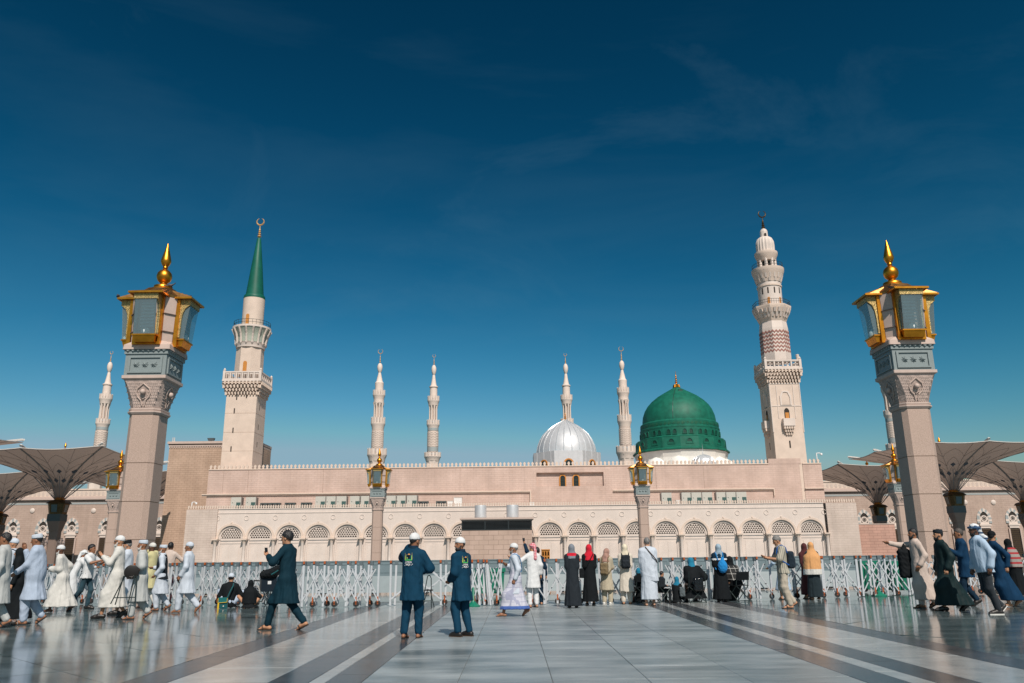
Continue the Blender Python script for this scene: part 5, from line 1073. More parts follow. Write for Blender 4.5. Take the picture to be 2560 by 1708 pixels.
def barrier(pa, pb, nb, label, lean=0.0, wheels=2, back=True):
    lean = lean*1.6+0.012; d = pb-pa; L = d.length; ang = math.atan2(d.y, d.x)
    t = thing('folding_barrier', label, 'barrier', tuple(pa), ang, 'aluminium folding barriers'); s = L/nb
    dx, dz = 1.5*s, 0.85; bl = math.hypot(dx, dz); be = math.atan2(dz, dx)
    BAR = MB().box(-bl/2-0.02, bl/2+0.02, -0.007, 0.007, -0.016, 0.016).mesh('bar', ALU)
    for ly, yo in ((0, 0.0), (1, 0.30)) if back else ((0, 0.0),):
        for i in range(nb+1):
            ox = 0.12*s if ly else 0; ln = lean*random.uniform(-1, 1)
            if ly and i == nb: continue
            p = inst('post', POST, t, (i*s+ox+random.uniform(-0.02, 0.02), yo+random.uniform(-0.02, 0.02), 0), (random.uniform(-0.012, 0.012), ln, random.uniform(-0.2, 0.2))); 
            if ly == 0: inst('cap', CAPO, p); inst('cap_clip', CAPB, p)
            else: inst('connector', HOOK, p)
            if (ly == 0 and i % 2 == 1) or (ly == 1 and i % 4 == 2):
                w = inst('wheel', WHE, t, (i*s+ox+0.0, yo-0.01, 0.086), (R_(90), 0, 0)); inst('hub', HUB, w); inst('wheel_bracket', BRK, t, (i*s+ox, yo-0.03, 0))
        for i in range(-1, nb):
            for sg in (1, -1):
                x0 = (i+0.5)*s; x1 = x0+sg*1.5*s
                if sg < 0: x0 = (i+1.5)*s; x1 = x0-1.5*s
                if min(x0, x1) < -0.01 or max(x0, x1) > L+0.01: continue
                o = inst('lattice_bar', BAR, t, ((x0+x1)/2, yo-0.032-0.016*(sg > 0), 0.605), (0, (be if sg > 0 else -be)*random.uniform(0.95, 1.05), 0))
                if ly == 0: inst('bolt', BOLT, t, (x0, yo-0.03, 1.03), (R_(90), 0, 0)); inst('bolt', BOLT, t, ((x0+x1)/2+sg*0.25*s, yo-0.03, 0.46), (R_(90), 0, 0))
    return t
BL = [((-60, 1506), (75, 1508), 6, 0.01, 'folding barrier at the far left behind men in white'), ((90, 1509), (205, 1510), 7, 0.02, 'folding barrier behind the man in the white shawl'),
      ((210, 1510), (330, 1511), 7, 0.03, 'folding barrier beside the young man in jeans'), ((335, 1512), (470, 1512), 8, 0.01, 'folding barrier behind the man with the dark vest'),
      ((480, 1513), (690, 1514), 9, 0.006, 'folding barrier behind the two people seated on the floor'), ((700, 1516), (752, 1517), 2, 0.05, 'short folding barrier hidden behind the wheelchair'),
      ((754, 1519), (944, 1517), 7, 0.01, 'folding barrier between the walking man in teal and the first worker'), ((975, 1516), (1165, 1514), 3, 0.004, 'widely stretched folding barrier behind the two workers'),
      ((1172, 1515), (1212, 1514), 3, 0.05, 'folded barrier in front of the green bin'), ((1226, 1515), (1256, 1514), 2, 0.10, 'leaning folded barrier just right of the green bin'), ((1300, 1513), (1360, 1512), 2, 0.01, 'folding barrier behind the man with the red headscarf'),
      ((1366, 1511), (1480, 1510), 4, 0.004, 'folding barrier behind the two women in black'), ((1500, 1508), (1640, 1507), 5, 0.004, 'folding barrier behind the women in beige coats'),
      ((1660, 1505), (1772, 1503), 4, 0.004, 'folding barrier behind the seated woman with blue scarf'), ((1790, 1502), (1930, 1498), 5, 0.004, 'folding barrier behind the woman with blue backpack'),
      ((1960, 1497), (2060, 1495), 3, 0.004, 'folding barrier behind the old man reading his phone'), ((2066, 1494), (2150, 1493), 3, 0.004, 'folding barrier right of the orange veil'), ((2160, 1492), (2275, 1490), 4, 0.01, 'folding barrier in front of the green stand'),
      ((2290, 1489), (2385, 1488), 3, 0.02, 'folding barrier behind the pointing man'), ((2400, 1487), (2620, 1484), 7, 0.01, 'folding barrier at the far right behind the walking men')]
for a, b, nb, ln, lb in BL: barrier(G(*a), G(*b), nb, lb, ln)
# green water bins behind the barriers
def gbin(px0, px1, pyb, pyt, label, depth=0.6):
    a, b = G(px0, pyb), G(px1, pyb); Y = (a.y+b.y)/2; w = b.x-a.x; h = AT((px0+px1)/2, pyt, Y).z
    t = thing('green_bin', label, 'bin', ((a.x+b.x)/2, Y, 0))
    b_ = MB(); b_.frustum(0, depth/2, 0.08, h*0.86, w*0.45, depth*0.44, w*0.49, depth*0.5); b_.build('body', GREEN, t, wp=False)
    MB().box(-w*0.52, w*0.52, -0.03, depth+0.03, h*0.86, h).build('lid', GREEN, t, wp=False)
    for q in (-0.3, 0.0, 0.3): MB().box(w*q-w*0.07, w*q+w*0.07, -0.03, 0.03, 0.12, h*0.8).build('rib', M('dark_green_plastic', (0.003, 0.10, 0.06), 0.45), t, wp=False)
    for q in (-1, 1): MB().lathe([(0.09, -0.03), (0.09, 0.03)], 12).build('caster', RUBBER, t, wp=False).matrix_basis = Matrix.Translation((q*w*0.38, 0.1, 0.09)) @ Matrix.Rotation(R_(90), 4, 'X')
    return t
gbin(1172, 1262, 1490, 1421, 'bright green plastic bin behind the folded barriers in the centre')
gbin(2160, 2204, 1480, 1402, 'tall green plastic bin behind the barrier right of the orange veil'); gbin(2230, 2290, 1482, 1403, 'wide green plastic bin behind the barrier next to the pointing man')
gf = thing('plastic_stand', 'flat green plastic stand on the floor between folded barriers', 'stand', tuple(G(1183, 1517)))
MB().lathe([(0.20, 0), (0.20, 0.03), (0.10, 0.09), (0.04, 0.16), (0.035, 0.5), (0.02, 0.52)], 16).build('pole', GREEN, gf, True, wp=False)
gf = thing('plastic_stand', 'flat green plastic stand on the floor below the right green bin', 'stand', tuple(G(2198, 1491)))
MB().lathe([(0.24, 0), (0.24, 0.03), (0.12, 0.10), (0.05, 0.17), (0.04, 0.45), (0.02, 0.47)], 16).build('pole', GREEN, gf, True, wp=False)
# roof cameras
def camera_pole(loc, h, label, sc=1.0):
    t = thing('security_camera', label, 'camera', loc); WM = M('white_camera', (0.75, 0.75, 0.75), 0.4)
    MB().tube((0, 0, 0), (0, 0, h), 0.09*sc).path([(0, 0, h), (0.5*sc, 0, h+0.05), (0.75*sc, 0, h-0.1)], 0.07*sc).build('pole', WM, t, True, wp=False)
    MB().lathe([(0.02, -0.28*sc), (0.16*sc, -0.22*sc), (0.20*sc, 0), (0.16*sc, 0.1*sc)], 10, (0.8*sc, 0)).build('dome_camera', WM, t, True, wp=False).location = (0, 0, h-0.1)
p = AT(1600+1735/3.917, 1080+285/3.917, YU+0.3); camera_pole((p.x, YU+0.3, ZUB+0.14), 1.6, 'white dome camera on a pole at the right end of the upper wall')
camera_pole((axl+0.4, YA+0.5, ZT+0.1), 1.0, 'white camera on the left corner of the arcade roof', 0.8)
t = thing('roof_floodlight', 'small grey floodlight on the tan block roof', 'floodlight', (AT(528, 1100, YT+1).x, YT+1, tz)); MB().frustum(0, 0, 0.25, 0.7, 0.5, 0.2, 0.6, 0.4).tube((0, 0, 0), (0, 0, 0.3), 0.08).build('housing', GREYPL, t, wp=False)
t = thing('roof_antenna', 'small white antenna at the left corner of the tan block', 'antenna', (AT(432, 1102, YT+1).x, YT+1, tz)); MB().tube((0, 0, 0), (0, 0, 0.9), 0.06).tube((0.3, 0, 0), (0.3, 0, 0.9), 0.06).tube((-0.1, 0, 0.2), (0.5, 0, 0.2), 0.05).build('rods', WHITE, t, wp=False)
t = thing('roof_screen', 'dark blue-grey screen on the roof right of the green-capped minaret', 'screen', (AT(668, 1155, 146).x, 146, ZUB-0.2)); MB().box(-0.9, 0.8, 0, 0.3, 0, 2.6).build('screen', M('blue_grey_sheet', (0.07, 0.11, 0.14), 0.6), t, wp=False); MB().box(1.3, 2.2, 0, 0.3, 0, 1.7).build('low_screen', MATS['blue_grey_sheet'], t, wp=False)
# ================================================================ people: smooth bodies and cloth grown from distance fields
class Vol:
    def __init__(s, lo, hi, vox):
        s.vox = vox; s.lo = np.array(lo, np.float32)-2*vox; n = np.ceil((np.array(hi)+2*vox-s.lo)/vox).astype(int)+1
        s.ax = [s.lo[i]+vox*np.arange(n[i], dtype=np.float32) for i in range(3)]; s.D = np.full(tuple(n), 0.25, np.float32)
    def reg(s, lo, hi, pad):
        sl = []
        for i in range(3):
            a = int(max(0, math.floor((lo[i]-pad-s.lo[i])/s.vox))); b = int(min(len(s.ax[i]), math.ceil((hi[i]+pad-s.lo[i])/s.vox)+1)); sl.append(slice(a, max(a, b)))
        X, Y, Z = s.ax[0][sl[0]][:, None, None], s.ax[1][sl[1]][None, :, None], s.ax[2][sl[2]][None, None, :]
        return tuple(sl), X, Y, Z
    def put(s, sl, d, k, op='u'):
        a = s.D[sl]
        if a.size == 0: return
        if op == 'u':
            if k > 0: h = np.clip(0.5+0.5*(a-d)/k, 0, 1); s.D[sl] = a*(1-h)+d*h-k*h*(1-h)
            else: s.D[sl] = np.minimum(a, d)
        else: s.D[sl] = np.maximum(a, -d)
    def cone(s, a, b, ra, rb, k=0.03):
        a, b = np.array(a, np.float32), np.array(b, np.float32); r = max(ra, rb)
        sl, X, Y, Z = s.reg(np.minimum(a, b)-r, np.maximum(a, b)+r, k+3*s.vox); d = b-a; L2 = float(d@d)+1e-9
        t = np.clip(((X-a[0])*d[0]+(Y-a[1])*d[1]+(Z-a[2])*d[2])/L2, 0, 1)
        q = np.sqrt((X-a[0]-t*d[0])**2+(Y-a[1]-t*d[1])**2+(Z-a[2]-t*d[2])**2)-(ra+(rb-ra)*t); s.put(sl, q, k)
    def chain(s, pts, rs, k=0.03):
        for i in range(len(pts)-1): s.cone(pts[i], pts[i+1], rs[i], rs[i+1], k)
    def ell(s, c, r, Rm=None, k=0.03, op='u', cut=None):
        R0 = max(r); sl, X, Y, Z = s.reg(np.array(c)-R0, np.array(c)+R0, k+3*s.vox); x, y, z = X-c[0], Y-c[1], Z-c[2]
        if Rm is not None: u = Rm[0][0]*x+Rm[1][0]*y+Rm[2][0]*z; v = Rm[0][1]*x+Rm[1][1]*y+Rm[2][1]*z; w = Rm[0][2]*x+Rm[1][2]*y+Rm[2][2]*z
        else: u, v, w = x, y, z
        q = np.sqrt((u/r[0])**2+(v/r[1])**2+(w/r[2])**2)+1e-6; g = np.sqrt((u/r[0]**2)**2+(v/r[1]**2)**2+(w/r[2]**2)**2)+1e-6; d = q*(q-1)/g
        if cut is not None: d = np.maximum(d, cut(u, v, w))
        s.put(sl, d, k, op)
    def box(s, c, h, rad=0.02, Rm=None, k=0.02):
        R0 = math.sqrt(sum(x*x for x in h)); sl, X, Y, Z = s.reg(np.array(c)-R0, np.array(c)+R0, k+3*s.vox); x, y, z = X-c[0], Y-c[1], Z-c[2]
        if Rm is not None: u = Rm[0][0]*x+Rm[1][0]*y+Rm[2][0]*z; v = Rm[0][1]*x+Rm[1][1]*y+Rm[2][1]*z; w = Rm[0][2]*x+Rm[1][2]*y+Rm[2][2]*z
        else: u, v, w = x+0*y+0*z, y+0*x+0*z, z+0*x+0*y
        q = [np.abs(u)-h[0]+rad, np.abs(v)-h[1]+rad, np.abs(w)-h[2]+rad]
        d = np.sqrt(sum(np.maximum(t, 0)**2 for t in q))+np.minimum(np.maximum(q[0], np.maximum(q[1], q[2])), 0)-rad; s.put(sl, d, k)
    def loft(s, st, k=0.04, folds=0.0, nf=9, ph=0.0, top=None):
        """st: (z, cx, cy, rx, ry) from hem up; folds grow towards the hem"""
        st = sorted(st); zs = [q[0] for q in st]; lo = (min(q[1]-q[3] for q in st), min(q[2]-q[4] for q in st), zs[0]); hi = (max(q[1]+q[3] for q in st), max(q[2]+q[4] for q in st), zs[-1])
        sl, X, Y, Z = s.reg(lo, hi, k+4*s.vox); zz = Z[0, 0]
        zd = np.linspace(zs[0], zs[-1], 60); I = []
        for j in range(1, 5):
            f = np.interp(zd, zs, [q[j] for q in st]); f = np.convolve(np.pad(f, 3, mode='edge'), np.array([1, 2, 3, 4, 3, 2, 1])/16, 'valid'); I.append(np.interp(zz, zd, f).astype(np.float32)[None, None, :])
        x, y = X-I[0], Y-I[1]; q = np.sqrt((x/I[2])**2+(y/I[3])**2)+1e-6; g = np.sqrt((x/I[2]**2)**2+(y/I[3]**2)**2)+1e-6; d = q*(q-1)/g
        if folds:
            th = np.arctan2(y, x); w = np.clip((zs[-1]-Z)/(zs[-1]-zs[0]), 0, 1)**1.1
            am = 0.55+0.45*np.sin(2*th+ph*3+1.7*Z); d = d-folds*w*am*(0.75*np.sin(nf*th+ph+2.6*Z+0.9*np.sin(3*th+ph))+0.35*np.sin((nf*2+1)*th-ph*2-5.0*Z)+0.5*np.sin(4*th+7*Z+ph))
        d = np.maximum(d, np.maximum(zs[0]-Z, Z-zs[-1])); s.put(sl, d.astype(np.float32), k)
    def wrinkle(s, amp, f=22.0, seed=0):
        r = np.random.default_rng(seed); X, Y, Z = s.ax[0][:, None, None], s.ax[1][None, :, None], s.ax[2][None, None, :]; acc = 0
        for i in range(4):
            v = r.normal(size=3)*np.array([1, 1, 0.4]); v = v/np.linalg.norm(v)*f*r.uniform(0.5, 1.4); u = r.normal(size=3)*7; acc = acc+(1-np.abs(np.sin(v[0]*X+v[1]*Y+v[2]*Z+r.uniform(0, 6)+1.1*np.sin(u[0]*X+u[1]*Y+u[2]*Z)))**0.7-0.36)*(1 if i % 2 else -1)
        s.D += (amp*0.85*acc).astype(np.float32)
    def mesh(s, name, mat, zones=None):
        D = s.D; S = D < 0; n = D.shape; c = np.zeros(tuple(k-1 for k in n), np.uint8)
        for dx in (0, 1):
            for dy in (0, 1):
                for dz in (0, 1): c += S[dx:n[0]-1+dx, dy:n[1]-1+dy, dz:n[2]-1+dz]
        act = (c > 0) & (c < 8); I, J, K = np.nonzero(act); m = len(I); P = np.zeros((m, 3)); C = np.zeros(m)
        cs = [(0, 0, 0), (1, 0, 0), (0, 1, 0), (1, 1, 0), (0, 0, 1), (1, 0, 1), (0, 1, 1), (1, 1, 1)]; V = [D[I+a, J+b, K+e] for a, b, e in cs]
        for p in range(8):
            for ax in range(3):
                if cs[p][ax]: continue
                t = list(cs[p]); t[ax] = 1; q = cs.index(tuple(t)); x = (V[p] < 0) != (V[q] < 0); den = V[p]-V[q]; u = np.where(x, V[p]/np.where(np.abs(den) < 1e-9, 1, den), 0)
                for d in range(3): P[:, d] += np.where(x, cs[p][d]+(u if d == ax else 0), 0)
                C += x
        P = P/C[:, None]+np.stack([I, J, K], 1); P = P*s.vox+s.lo; idx = np.full(act.shape, -1, np.int32); idx[I, J, K] = np.arange(m); F = []
        for ax in range(3):
            a = [slice(1, -1)]*3; a[ax] = slice(0, -1); b = [slice(1, -1)]*3; b[ax] = slice(1, None); s0, s1 = S[tuple(a)], S[tuple(b)]
            E = np.argwhere(s0 != s1)
            if len(E) == 0: continue
            fl = s0[tuple(E.T)]; off = [1, 1, 1]; off[ax] = 0; E = E+np.array(off); o1, o2 = [(1, 2), (2, 0), (0, 1)][ax]
            def at(d1, d2): Q = E.copy(); Q[:, o1] -= d1; Q[:, o2] -= d2; return idx[tuple(Q.T)]
            q = np.stack([at(1, 1), at(0, 1), at(0, 0), at(1, 0)], 1); q = np.where(fl[:, None], q, q[:, ::-1]); F.append(q[(q >= 0).all(1)])
        F = np.concatenate(F) if F else np.zeros((0, 4), int)
        me = bpy.data.meshes.new(name); me.vertices.add(m); me.vertices.foreach_set('co', P.astype(np.float32).ravel()); me.loops.add(len(F)*4); me.loops.foreach_set('vertex_index', F.astype(np.int32).ravel())
        me.polygons.add(len(F)); me.polygons.foreach_set('loop_start', np.arange(0, len(F)*4, 4, dtype=np.int32)); me.polygons.foreach_set('use_smooth', np.ones(len(F), bool)); me.materials.append(mat)
        if zones:
            cen = P[F].mean(1); mi = np.zeros(len(F), np.int32)
            for k, (fn, mt) in enumerate(zones): me.materials.append(mt); mi[fn(cen[:, 0], cen[:, 1], cen[:, 2])] = k+1
            me.polygons.foreach_set('material_index', mi)
        me.update(); me.validate(); return me
def V3(*a): return np.array(a, float)
def rotx(a): c, s = math.cos(a), math.sin(a); return np.array([[1, 0, 0], [0, c, -s], [0, s, c]])
def rotz(a): c, s = math.cos(a), math.sin(a); return np.array([[c, -s, 0], [s, c, 0], [0, 0, 1]])
def roty(a): c, s = math.cos(a), math.sin(a); return np.array([[c, 0, s], [0, 1, 0], [-s, 0, c]])
def ik(a, t, l1, l2, pole):
    d = t-a; L = np.linalg.norm(d); Lm = (l1+l2)*0.995
    if L > Lm: t = a+d/L*Lm; d = t-a; L = Lm
    L = max(L, abs(l1-l2)+0.01); u = d/np.linalg.norm(d); x = (l1*l1-l2*l2+L*L)/(2*L); h = math.sqrt(max(0, l1*l1-x*x)); p = np.array(pole, float); p = p-u*(p@u); p = p/(np.linalg.norm(p)+1e-9)
    return a+u*x+p*h, a+u*L
SKIN = {'tan': M('skin_tan', (0.42, 0.215, 0.125), 0.55, var=0.10, scale=14, spec=0.35), 'brown': M('skin_brown', (0.255, 0.115, 0.062), 0.5, var=0.12, scale=14, spec=0.4), 'dark': M('skin_dark', (0.115, 0.052, 0.032), 0.45, var=0.12, scale=14, spec=0.4), 'pale': M('skin_pale', (0.50, 0.285, 0.19), 0.55, var=0.08, scale=14, spec=0.35)}
def cloth(name, col, rough=0.85, var=0.07, bump=0.26, sheen=0.1):
    new = 'cloth_'+name not in MATS; m = M('cloth_'+name, col, rough, var=var, scale=9, bump=bump, bscale=10, spec=0.2, sheen=sheen)
    if new:      # long hanging creases
        t = m.node_tree; n2 = [n for n in t.nodes if n.type == 'TEX_NOISE' and abs(n.inputs['Scale'].default_value-10) < 0.01][0]; n2.inputs['Distortion'].default_value = 1.6; n2.inputs['Detail'].default_value = 2
        mp_ = N('ShaderNodeMapping', t); mp_.inputs['Scale'].default_value = (1.3, 1.3, 0.45); src = n2.inputs['Vector'].links[0].from_socket; t.links.new(src, mp_.inputs['Vector']); t.links.new(mp_.outputs[0], n2.inputs['Vector'])
        [n for n in t.nodes if n.type == 'BUMP'][0].inputs['Distance'].default_value = 0.035
    return m
HAIRB = M('hair_black', (0.012, 0.011, 0.012), 0.45, var=0.3, scale=60, bump=0.5, bscale=90); HAIRG = M('hair_grey', (0.17, 0.165, 0.16), 0.55, var=0.45, scale=45, bump=0.5, bscale=90)
BEARDW = M('beard_white', (0.50, 0.49, 0.47), 0.7, var=0.2, scale=50, bump=0.6, bscale=80); BEARDG = M('beard_grey', (0.24, 0.23, 0.22), 0.7, var=0.3, scale=50, bump=0.6, bscale=80)
EYEM = M('eye_dark', (0.01, 0.008, 0.008), 0.2); EYEW = M('eye_white', (0.6, 0.56, 0.52), 0.3); LIPM = M('lip', (0.20, 0.06, 0.045), 0.5); TEETH = M('teeth', (0.75, 0.70, 0.62), 0.3); LEATH = M('dark_leather', (0.016, 0.013, 0.012), 0.45); SOLEW = M('white_sole', (0.6, 0.59, 0.56), 0.6); SOLEB = M('brown_leather', (0.05, 0.026, 0.014), 0.55)
WARMW = cloth('warm_white', (0.55, 0.54, 0.51)); COOLW = cloth('cool_white', (0.48, 0.53, 0.60)); PUREW = cloth('pure_white', (0.60, 0.61, 0.62)); GREYW = cloth('grey_white', (0.40, 0.415, 0.41)); PALEB = cloth('pale_blue_white', (0.36, 0.43, 0.54))
TEAL = cloth('dark_teal', (0.002, 0.022, 0.036), var=0.12, sheen=0); WORK = cloth('worker_blue', (0.002, 0.034, 0.070), var=0.14, sheen=0); BLACK = cloth('black', (0.005, 0.007, 0.009), var=0.2, sheen=0); CHAR = cloth('charcoal', (0.015, 0.020, 0.026), var=0.15, sheen=0); DGREEN = cloth('dark_green', (0.006, 0.018, 0.020), var=0.15, rough=0.65, sheen=0)
NAVY = cloth('navy', (0.004, 0.020, 0.042), var=0.12, sheen=0); ROYAL = cloth('deep_blue', (0.003, 0.030, 0.075), var=0.12, sheen=0); JEANS = cloth('denim', (0.022, 0.055, 0.075), var=0.25); LBLUE = cloth('light_blue', (0.36, 0.47, 0.60)); BEIGE = cloth('beige', (0.40, 0.35, 0.26)); OFFW = cloth('off_white', (0.56, 0.51, 0.44)); SAND = cloth('sand', (0.42, 0.37, 0.30)); ORNG = cloth('apricot', (0.58, 0.30, 0.125)); PINKW = cloth('pinkish_cream', (0.50, 0.41, 0.36)); TAUPE = cloth('taupe', (0.155, 0.125, 0.115)); MAROON = cloth('maroon', (0.10, 0.006, 0.018)); RED = cloth('red', (0.52, 0.012, 0.03)); HGREY = cloth('hijab_grey', (0.17, 0.19, 0.22)); CREAM = cloth('cream_silk', (0.62, 0.55, 0.42), rough=0.5); TURQ = cloth('turquoise', (0.012, 0.16, 0.27), var=0.15); DUSTY = cloth('dusty_pink', (0.34, 0.20, 0.16), var=0.35); BRIGHTB = cloth('bright_blue', (0.012, 0.20, 0.50)); DKRED = cloth('dark_red', (0.075, 0.02, 0.022)); YELLOW = cloth('pale_yellow', (0.5, 0.46, 0.25))
def checker(name, c1, c2, sc, thin=0.12, axes=(0, 1, 2)):
    m = bpy.data.materials.new(name); m.use_nodes = True; t = m.node_tree; p = t.nodes['Principled BSDF']; p.inputs['Roughness'].default_value = 0.85; c = N('ShaderNodeTexCoord', t); s = N('ShaderNodeSeparateXYZ', t); t.links.new(c.outputs['Object'], s.inputs[0]); prev = None
    for ax in axes:
        mu = N('ShaderNodeMath', t, operation='MULTIPLY'); mu.inputs[1].default_value = sc; fr = N('ShaderNodeMath', t, operation='FRACT'); lt = N('ShaderNodeMath', t, operation='LESS_THAN'); lt.inputs[1].default_value = thin
        t.links.new(s.outputs[ax], mu.inputs[0]); t.links.new(mu.outputs[0], fr.inputs[0]); t.links.new(fr.outputs[0], lt.inputs[0])
        if prev is None: prev = lt
        elif ax == 2: mx_ = N('ShaderNodeMath', t, operation='MAXIMUM'); t.links.new(prev.outputs[0], mx_.inputs[0]); t.links.new(lt.outputs[0], mx_.inputs[1]); prev = mx_
    mx = N('ShaderNodeMix', t, data_type='RGBA'); mx.inputs['A'].default_value = (*c1, 1); mx.inputs['B'].default_value = (*c2, 1); t.links.new(prev.outputs[0], mx.inputs['Factor']); t.links.new(mx.outputs['Result'], p.inputs['Base Color']); return m
SHEMAGH = checker('shemagh_red_white', (0.66, 0.60, 0.60), (0.55, 0.06, 0.10), 24, 0.42); TURB = checker('blue_white_scarf', (0.62, 0.64, 0.66), (0.02, 0.06, 0.13), 9, 0.33); LUNGI = checker('checked_lungi', (0.50, 0.50, 0.58), (0.33, 0.34, 0.45), 9, 0.12); CHECK = checker('black_white_check', (0.012, 0.013, 0.014), (0.42, 0.42, 0.40), 6.5, 0.07); STRIPE = checker('striped_shirt', (0.40, 0.37, 0.30), (0.16, 0.16, 0.14), 22, 0.30, (1,)); PATT = checker('red_patterned', (0.26, 0.23, 0.21), (0.30, 0.02, 0.025), 7, 0.40, (2,))
def person(label, foot, top, face, **o):
    """foot/top: photo pixels under the feet and at the head top; face: heading in degrees (0 away, 90 left, -90 right, 180 to the camera)"""
    base = G(*foot) if not isinstance(foot, Vector) else foot; h = o.get('h') or AT(top[0], top[1], base.y).z; h = min(h, o.get('hmax', 1.93))
    feet = o.get('feet', [(-0.10, 0.0, 0), (0.10, 0.03, 0)]); lean = R_(o.get('lean', 2)); build = o.get('build', 1.0); seat = o.get('seat')
    LT, LS = 0.43, 0.42
    # pelvis height from the legs' reach
    an = []
    for (x, y, pt) in feet:
        a = R_(pt); Rf = rotx(-a); ball = V3(x, y+0.12, 0.028); an.append((ball+Rf@V3(0, -0.12-0.0, 0.062), Rf, ball))
    pz = seat if seat is not None else min(0.945, min(math.sqrt(max(0.2, (LT+LS)**2*0.994-(q[0][1]-o.get('py', 0.0))**2))+q[0][2]+0.015 for q in an))
    pel = V3(0, o.get('py', 0.0), pz); up_ = rotx(-lean)
    def T(p): return pel+up_@(np.array(p, float))      # torso frame, origin pelvis
    sh = o.get('shw', 0.146 if o.get('hijab') else 0.160)*(0.5+0.5*build); shl, shr = T((-sh, 0, 0.468)), T((sh, 0, 0.468)); neck = T((0, 0.0, 0.565))
    hy, hp, hrl = o.get('head', (0, 0, 0)); HR = rotz(R_(hy))@rotx(-R_(hp)-lean*0.4)@roty(R_(hrl)); hc = neck+V3(0, 0, 0.02)+HR@V3(0, 0.022, 0.100)
    def Hd(p): return hc+HR@np.array(p, float)
    knees = [ik(pel+V3(sx*0.09, 0, -0.02), an[i][0], LT, LS, o.get('kpole', [(0, 1, 0.1), (0, 1, 0.1)])[i])[0] for i, sx in enumerate((-1, 1))]
    arms = o.get('arms', ['down', 'down']); AR = []
    for i, (sx, shp) in enumerate(((-1, shl), (1, shr))):
        a = arms[i]; a = {'down': (sx*0.10, 0.04, -0.52), 'fwd': (0.02*sx, 0.30, -0.30), 'phone': (-0.10*sx, 0.30, -0.14), 'front': (-0.13*sx, 0.22, -0.28), 'rail': (0.05*sx, 0.42, -0.22), 'back': (sx*0.06, -0.22, -0.46), 'swing': (sx*0.06, 0.24, -0.45)}.get(a, a) if isinstance(a, str) else a
        el, wr = ik(shp, shp+np.array(a, float), 0.285, 0.255, o.get('epole', [(-0.5, -1, -0.4), (0.5, -1, -0.4)])[i]); AR.append((shp, el, wr))
    ztop = Hd((0, 0, 0.125))[2]+o.get('capz', 0.0); s = h/ztop; vox = o.get('vox', 0.0125)*1.14/s
    t = thing('person', label, 'person', tuple(base), R_(face), o.get('group', 'people on the plaza')); t.scale = (s, s, s)
    pts = np.array([Hd((0, 0, 0)), pel]+[q for A in AR for q in A]+knees+[q[0] for q in an]); lo, hi = pts.min(0)-0.30, pts.max(0)+0.30; lo[2] = -0.005
    # ---- body, one continuous skin
    v = Vol(lo, hi, vox); k = 0.03
    v.ell(T((0, 0, 0.0)), (0.145*build, 0.105*build, 0.12), up_, k); v.ell(T((0, 0.01, 0.20)), (0.135*build, 0.10*build, 0.17), up_, 0.05); v.ell(T((0, 0.0, 0.34)), (0.148*build, 0.098*build, 0.16), up_, 0.05); v.cone(shl-V3(0, 0, 0.03), shr-V3(0, 0, 0.03), 0.045, 0.045, 0.04)
    v.cone(neck-V3(0, 0, 0.05), Hd((0, -0.01, -0.06)), 0.052, 0.053, 0.02)
    v.ell(Hd((0, -0.010, 0.025)), (0.074, 0.092, 0.098), HR, 0.02); v.ell(Hd((0, 0.022, -0.04)), (0.060, 0.070, 0.082), HR, 0.03); v.ell(Hd((0, 0.066, -0.098)), (0.026, 0.024, 0.024), HR, 0.03)
    v.cone(Hd((0, 0.088, 0.015)), Hd((0, 0.108, -0.024)), 0.010, 0.016, 0.012); v.cone(Hd((-0.04, 0.074, 0.026)), Hd((0.04, 0.074, 0.026)), 0.012, 0.012, 0.015)
    for sx in (-1, 1): v.ell(Hd((sx*0.078, -0.006, -0.010)), (0.012, 0.021, 0.033), HR, 0.008); v.ell(Hd((sx*0.034, 0.090, 0.010)), (0.015, 0.012, 0.010), HR, op='s')
    hands = []
    for i, sx in enumerate((-1, 1)):
        shp, el, wr = AR[i]; v.chain([shp-V3(0, 0, 0.022), el, wr], [0.044*build, 0.041, 0.028], 0.02); fd = (wr-el)/np.linalg.norm(wr-el)
        hd = o.get('hand', [None, None])[i]; fd = fd if hd is None else np.array(hd, float)/np.linalg.norm(hd)
        side = np.cross(fd, V3(0, 0, 1)) if abs(fd[2]) < 0.8 else V3(0, 1, 0)-fd*fd[1]; side /= np.linalg.norm(side); nrm = np.cross(side, fd); curl = o.get('curl', 0.7)
        if abs(fd[2]) >= 0.8: nrm = V3(-sx, 0, 0); side = np.cross(fd, nrm)*1.0
        pm = wr+fd*0.05; v.cone(wr, wr+fd*0.085, 0.028, 0.034, 0.015); hands.append((pm, fd, nrm))
        for f in range(4):
            b0 = wr+fd*0.088+side*((f-1.5)*0.021); L = (0.066, 0.078, 0.074, 0.056)[f]; m1 = b0+fd*L*0.5+nrm*L*0.16*curl; m2 = m1+(fd*math.cos(curl)+nrm*math.sin(curl))*L*0.5; v.chain([b0, m1, m2], [0.0105, 0.0098, 0.0085], 0.004)
        th0 = wr+fd*0.03-side*0.03; v.chain([th0, th0+fd*0.035-side*0.018+nrm*0.01, th0+fd*0.068-side*0.016+nrm*0.022], [0.0125, 0.0115, 0.0095], 0.006)
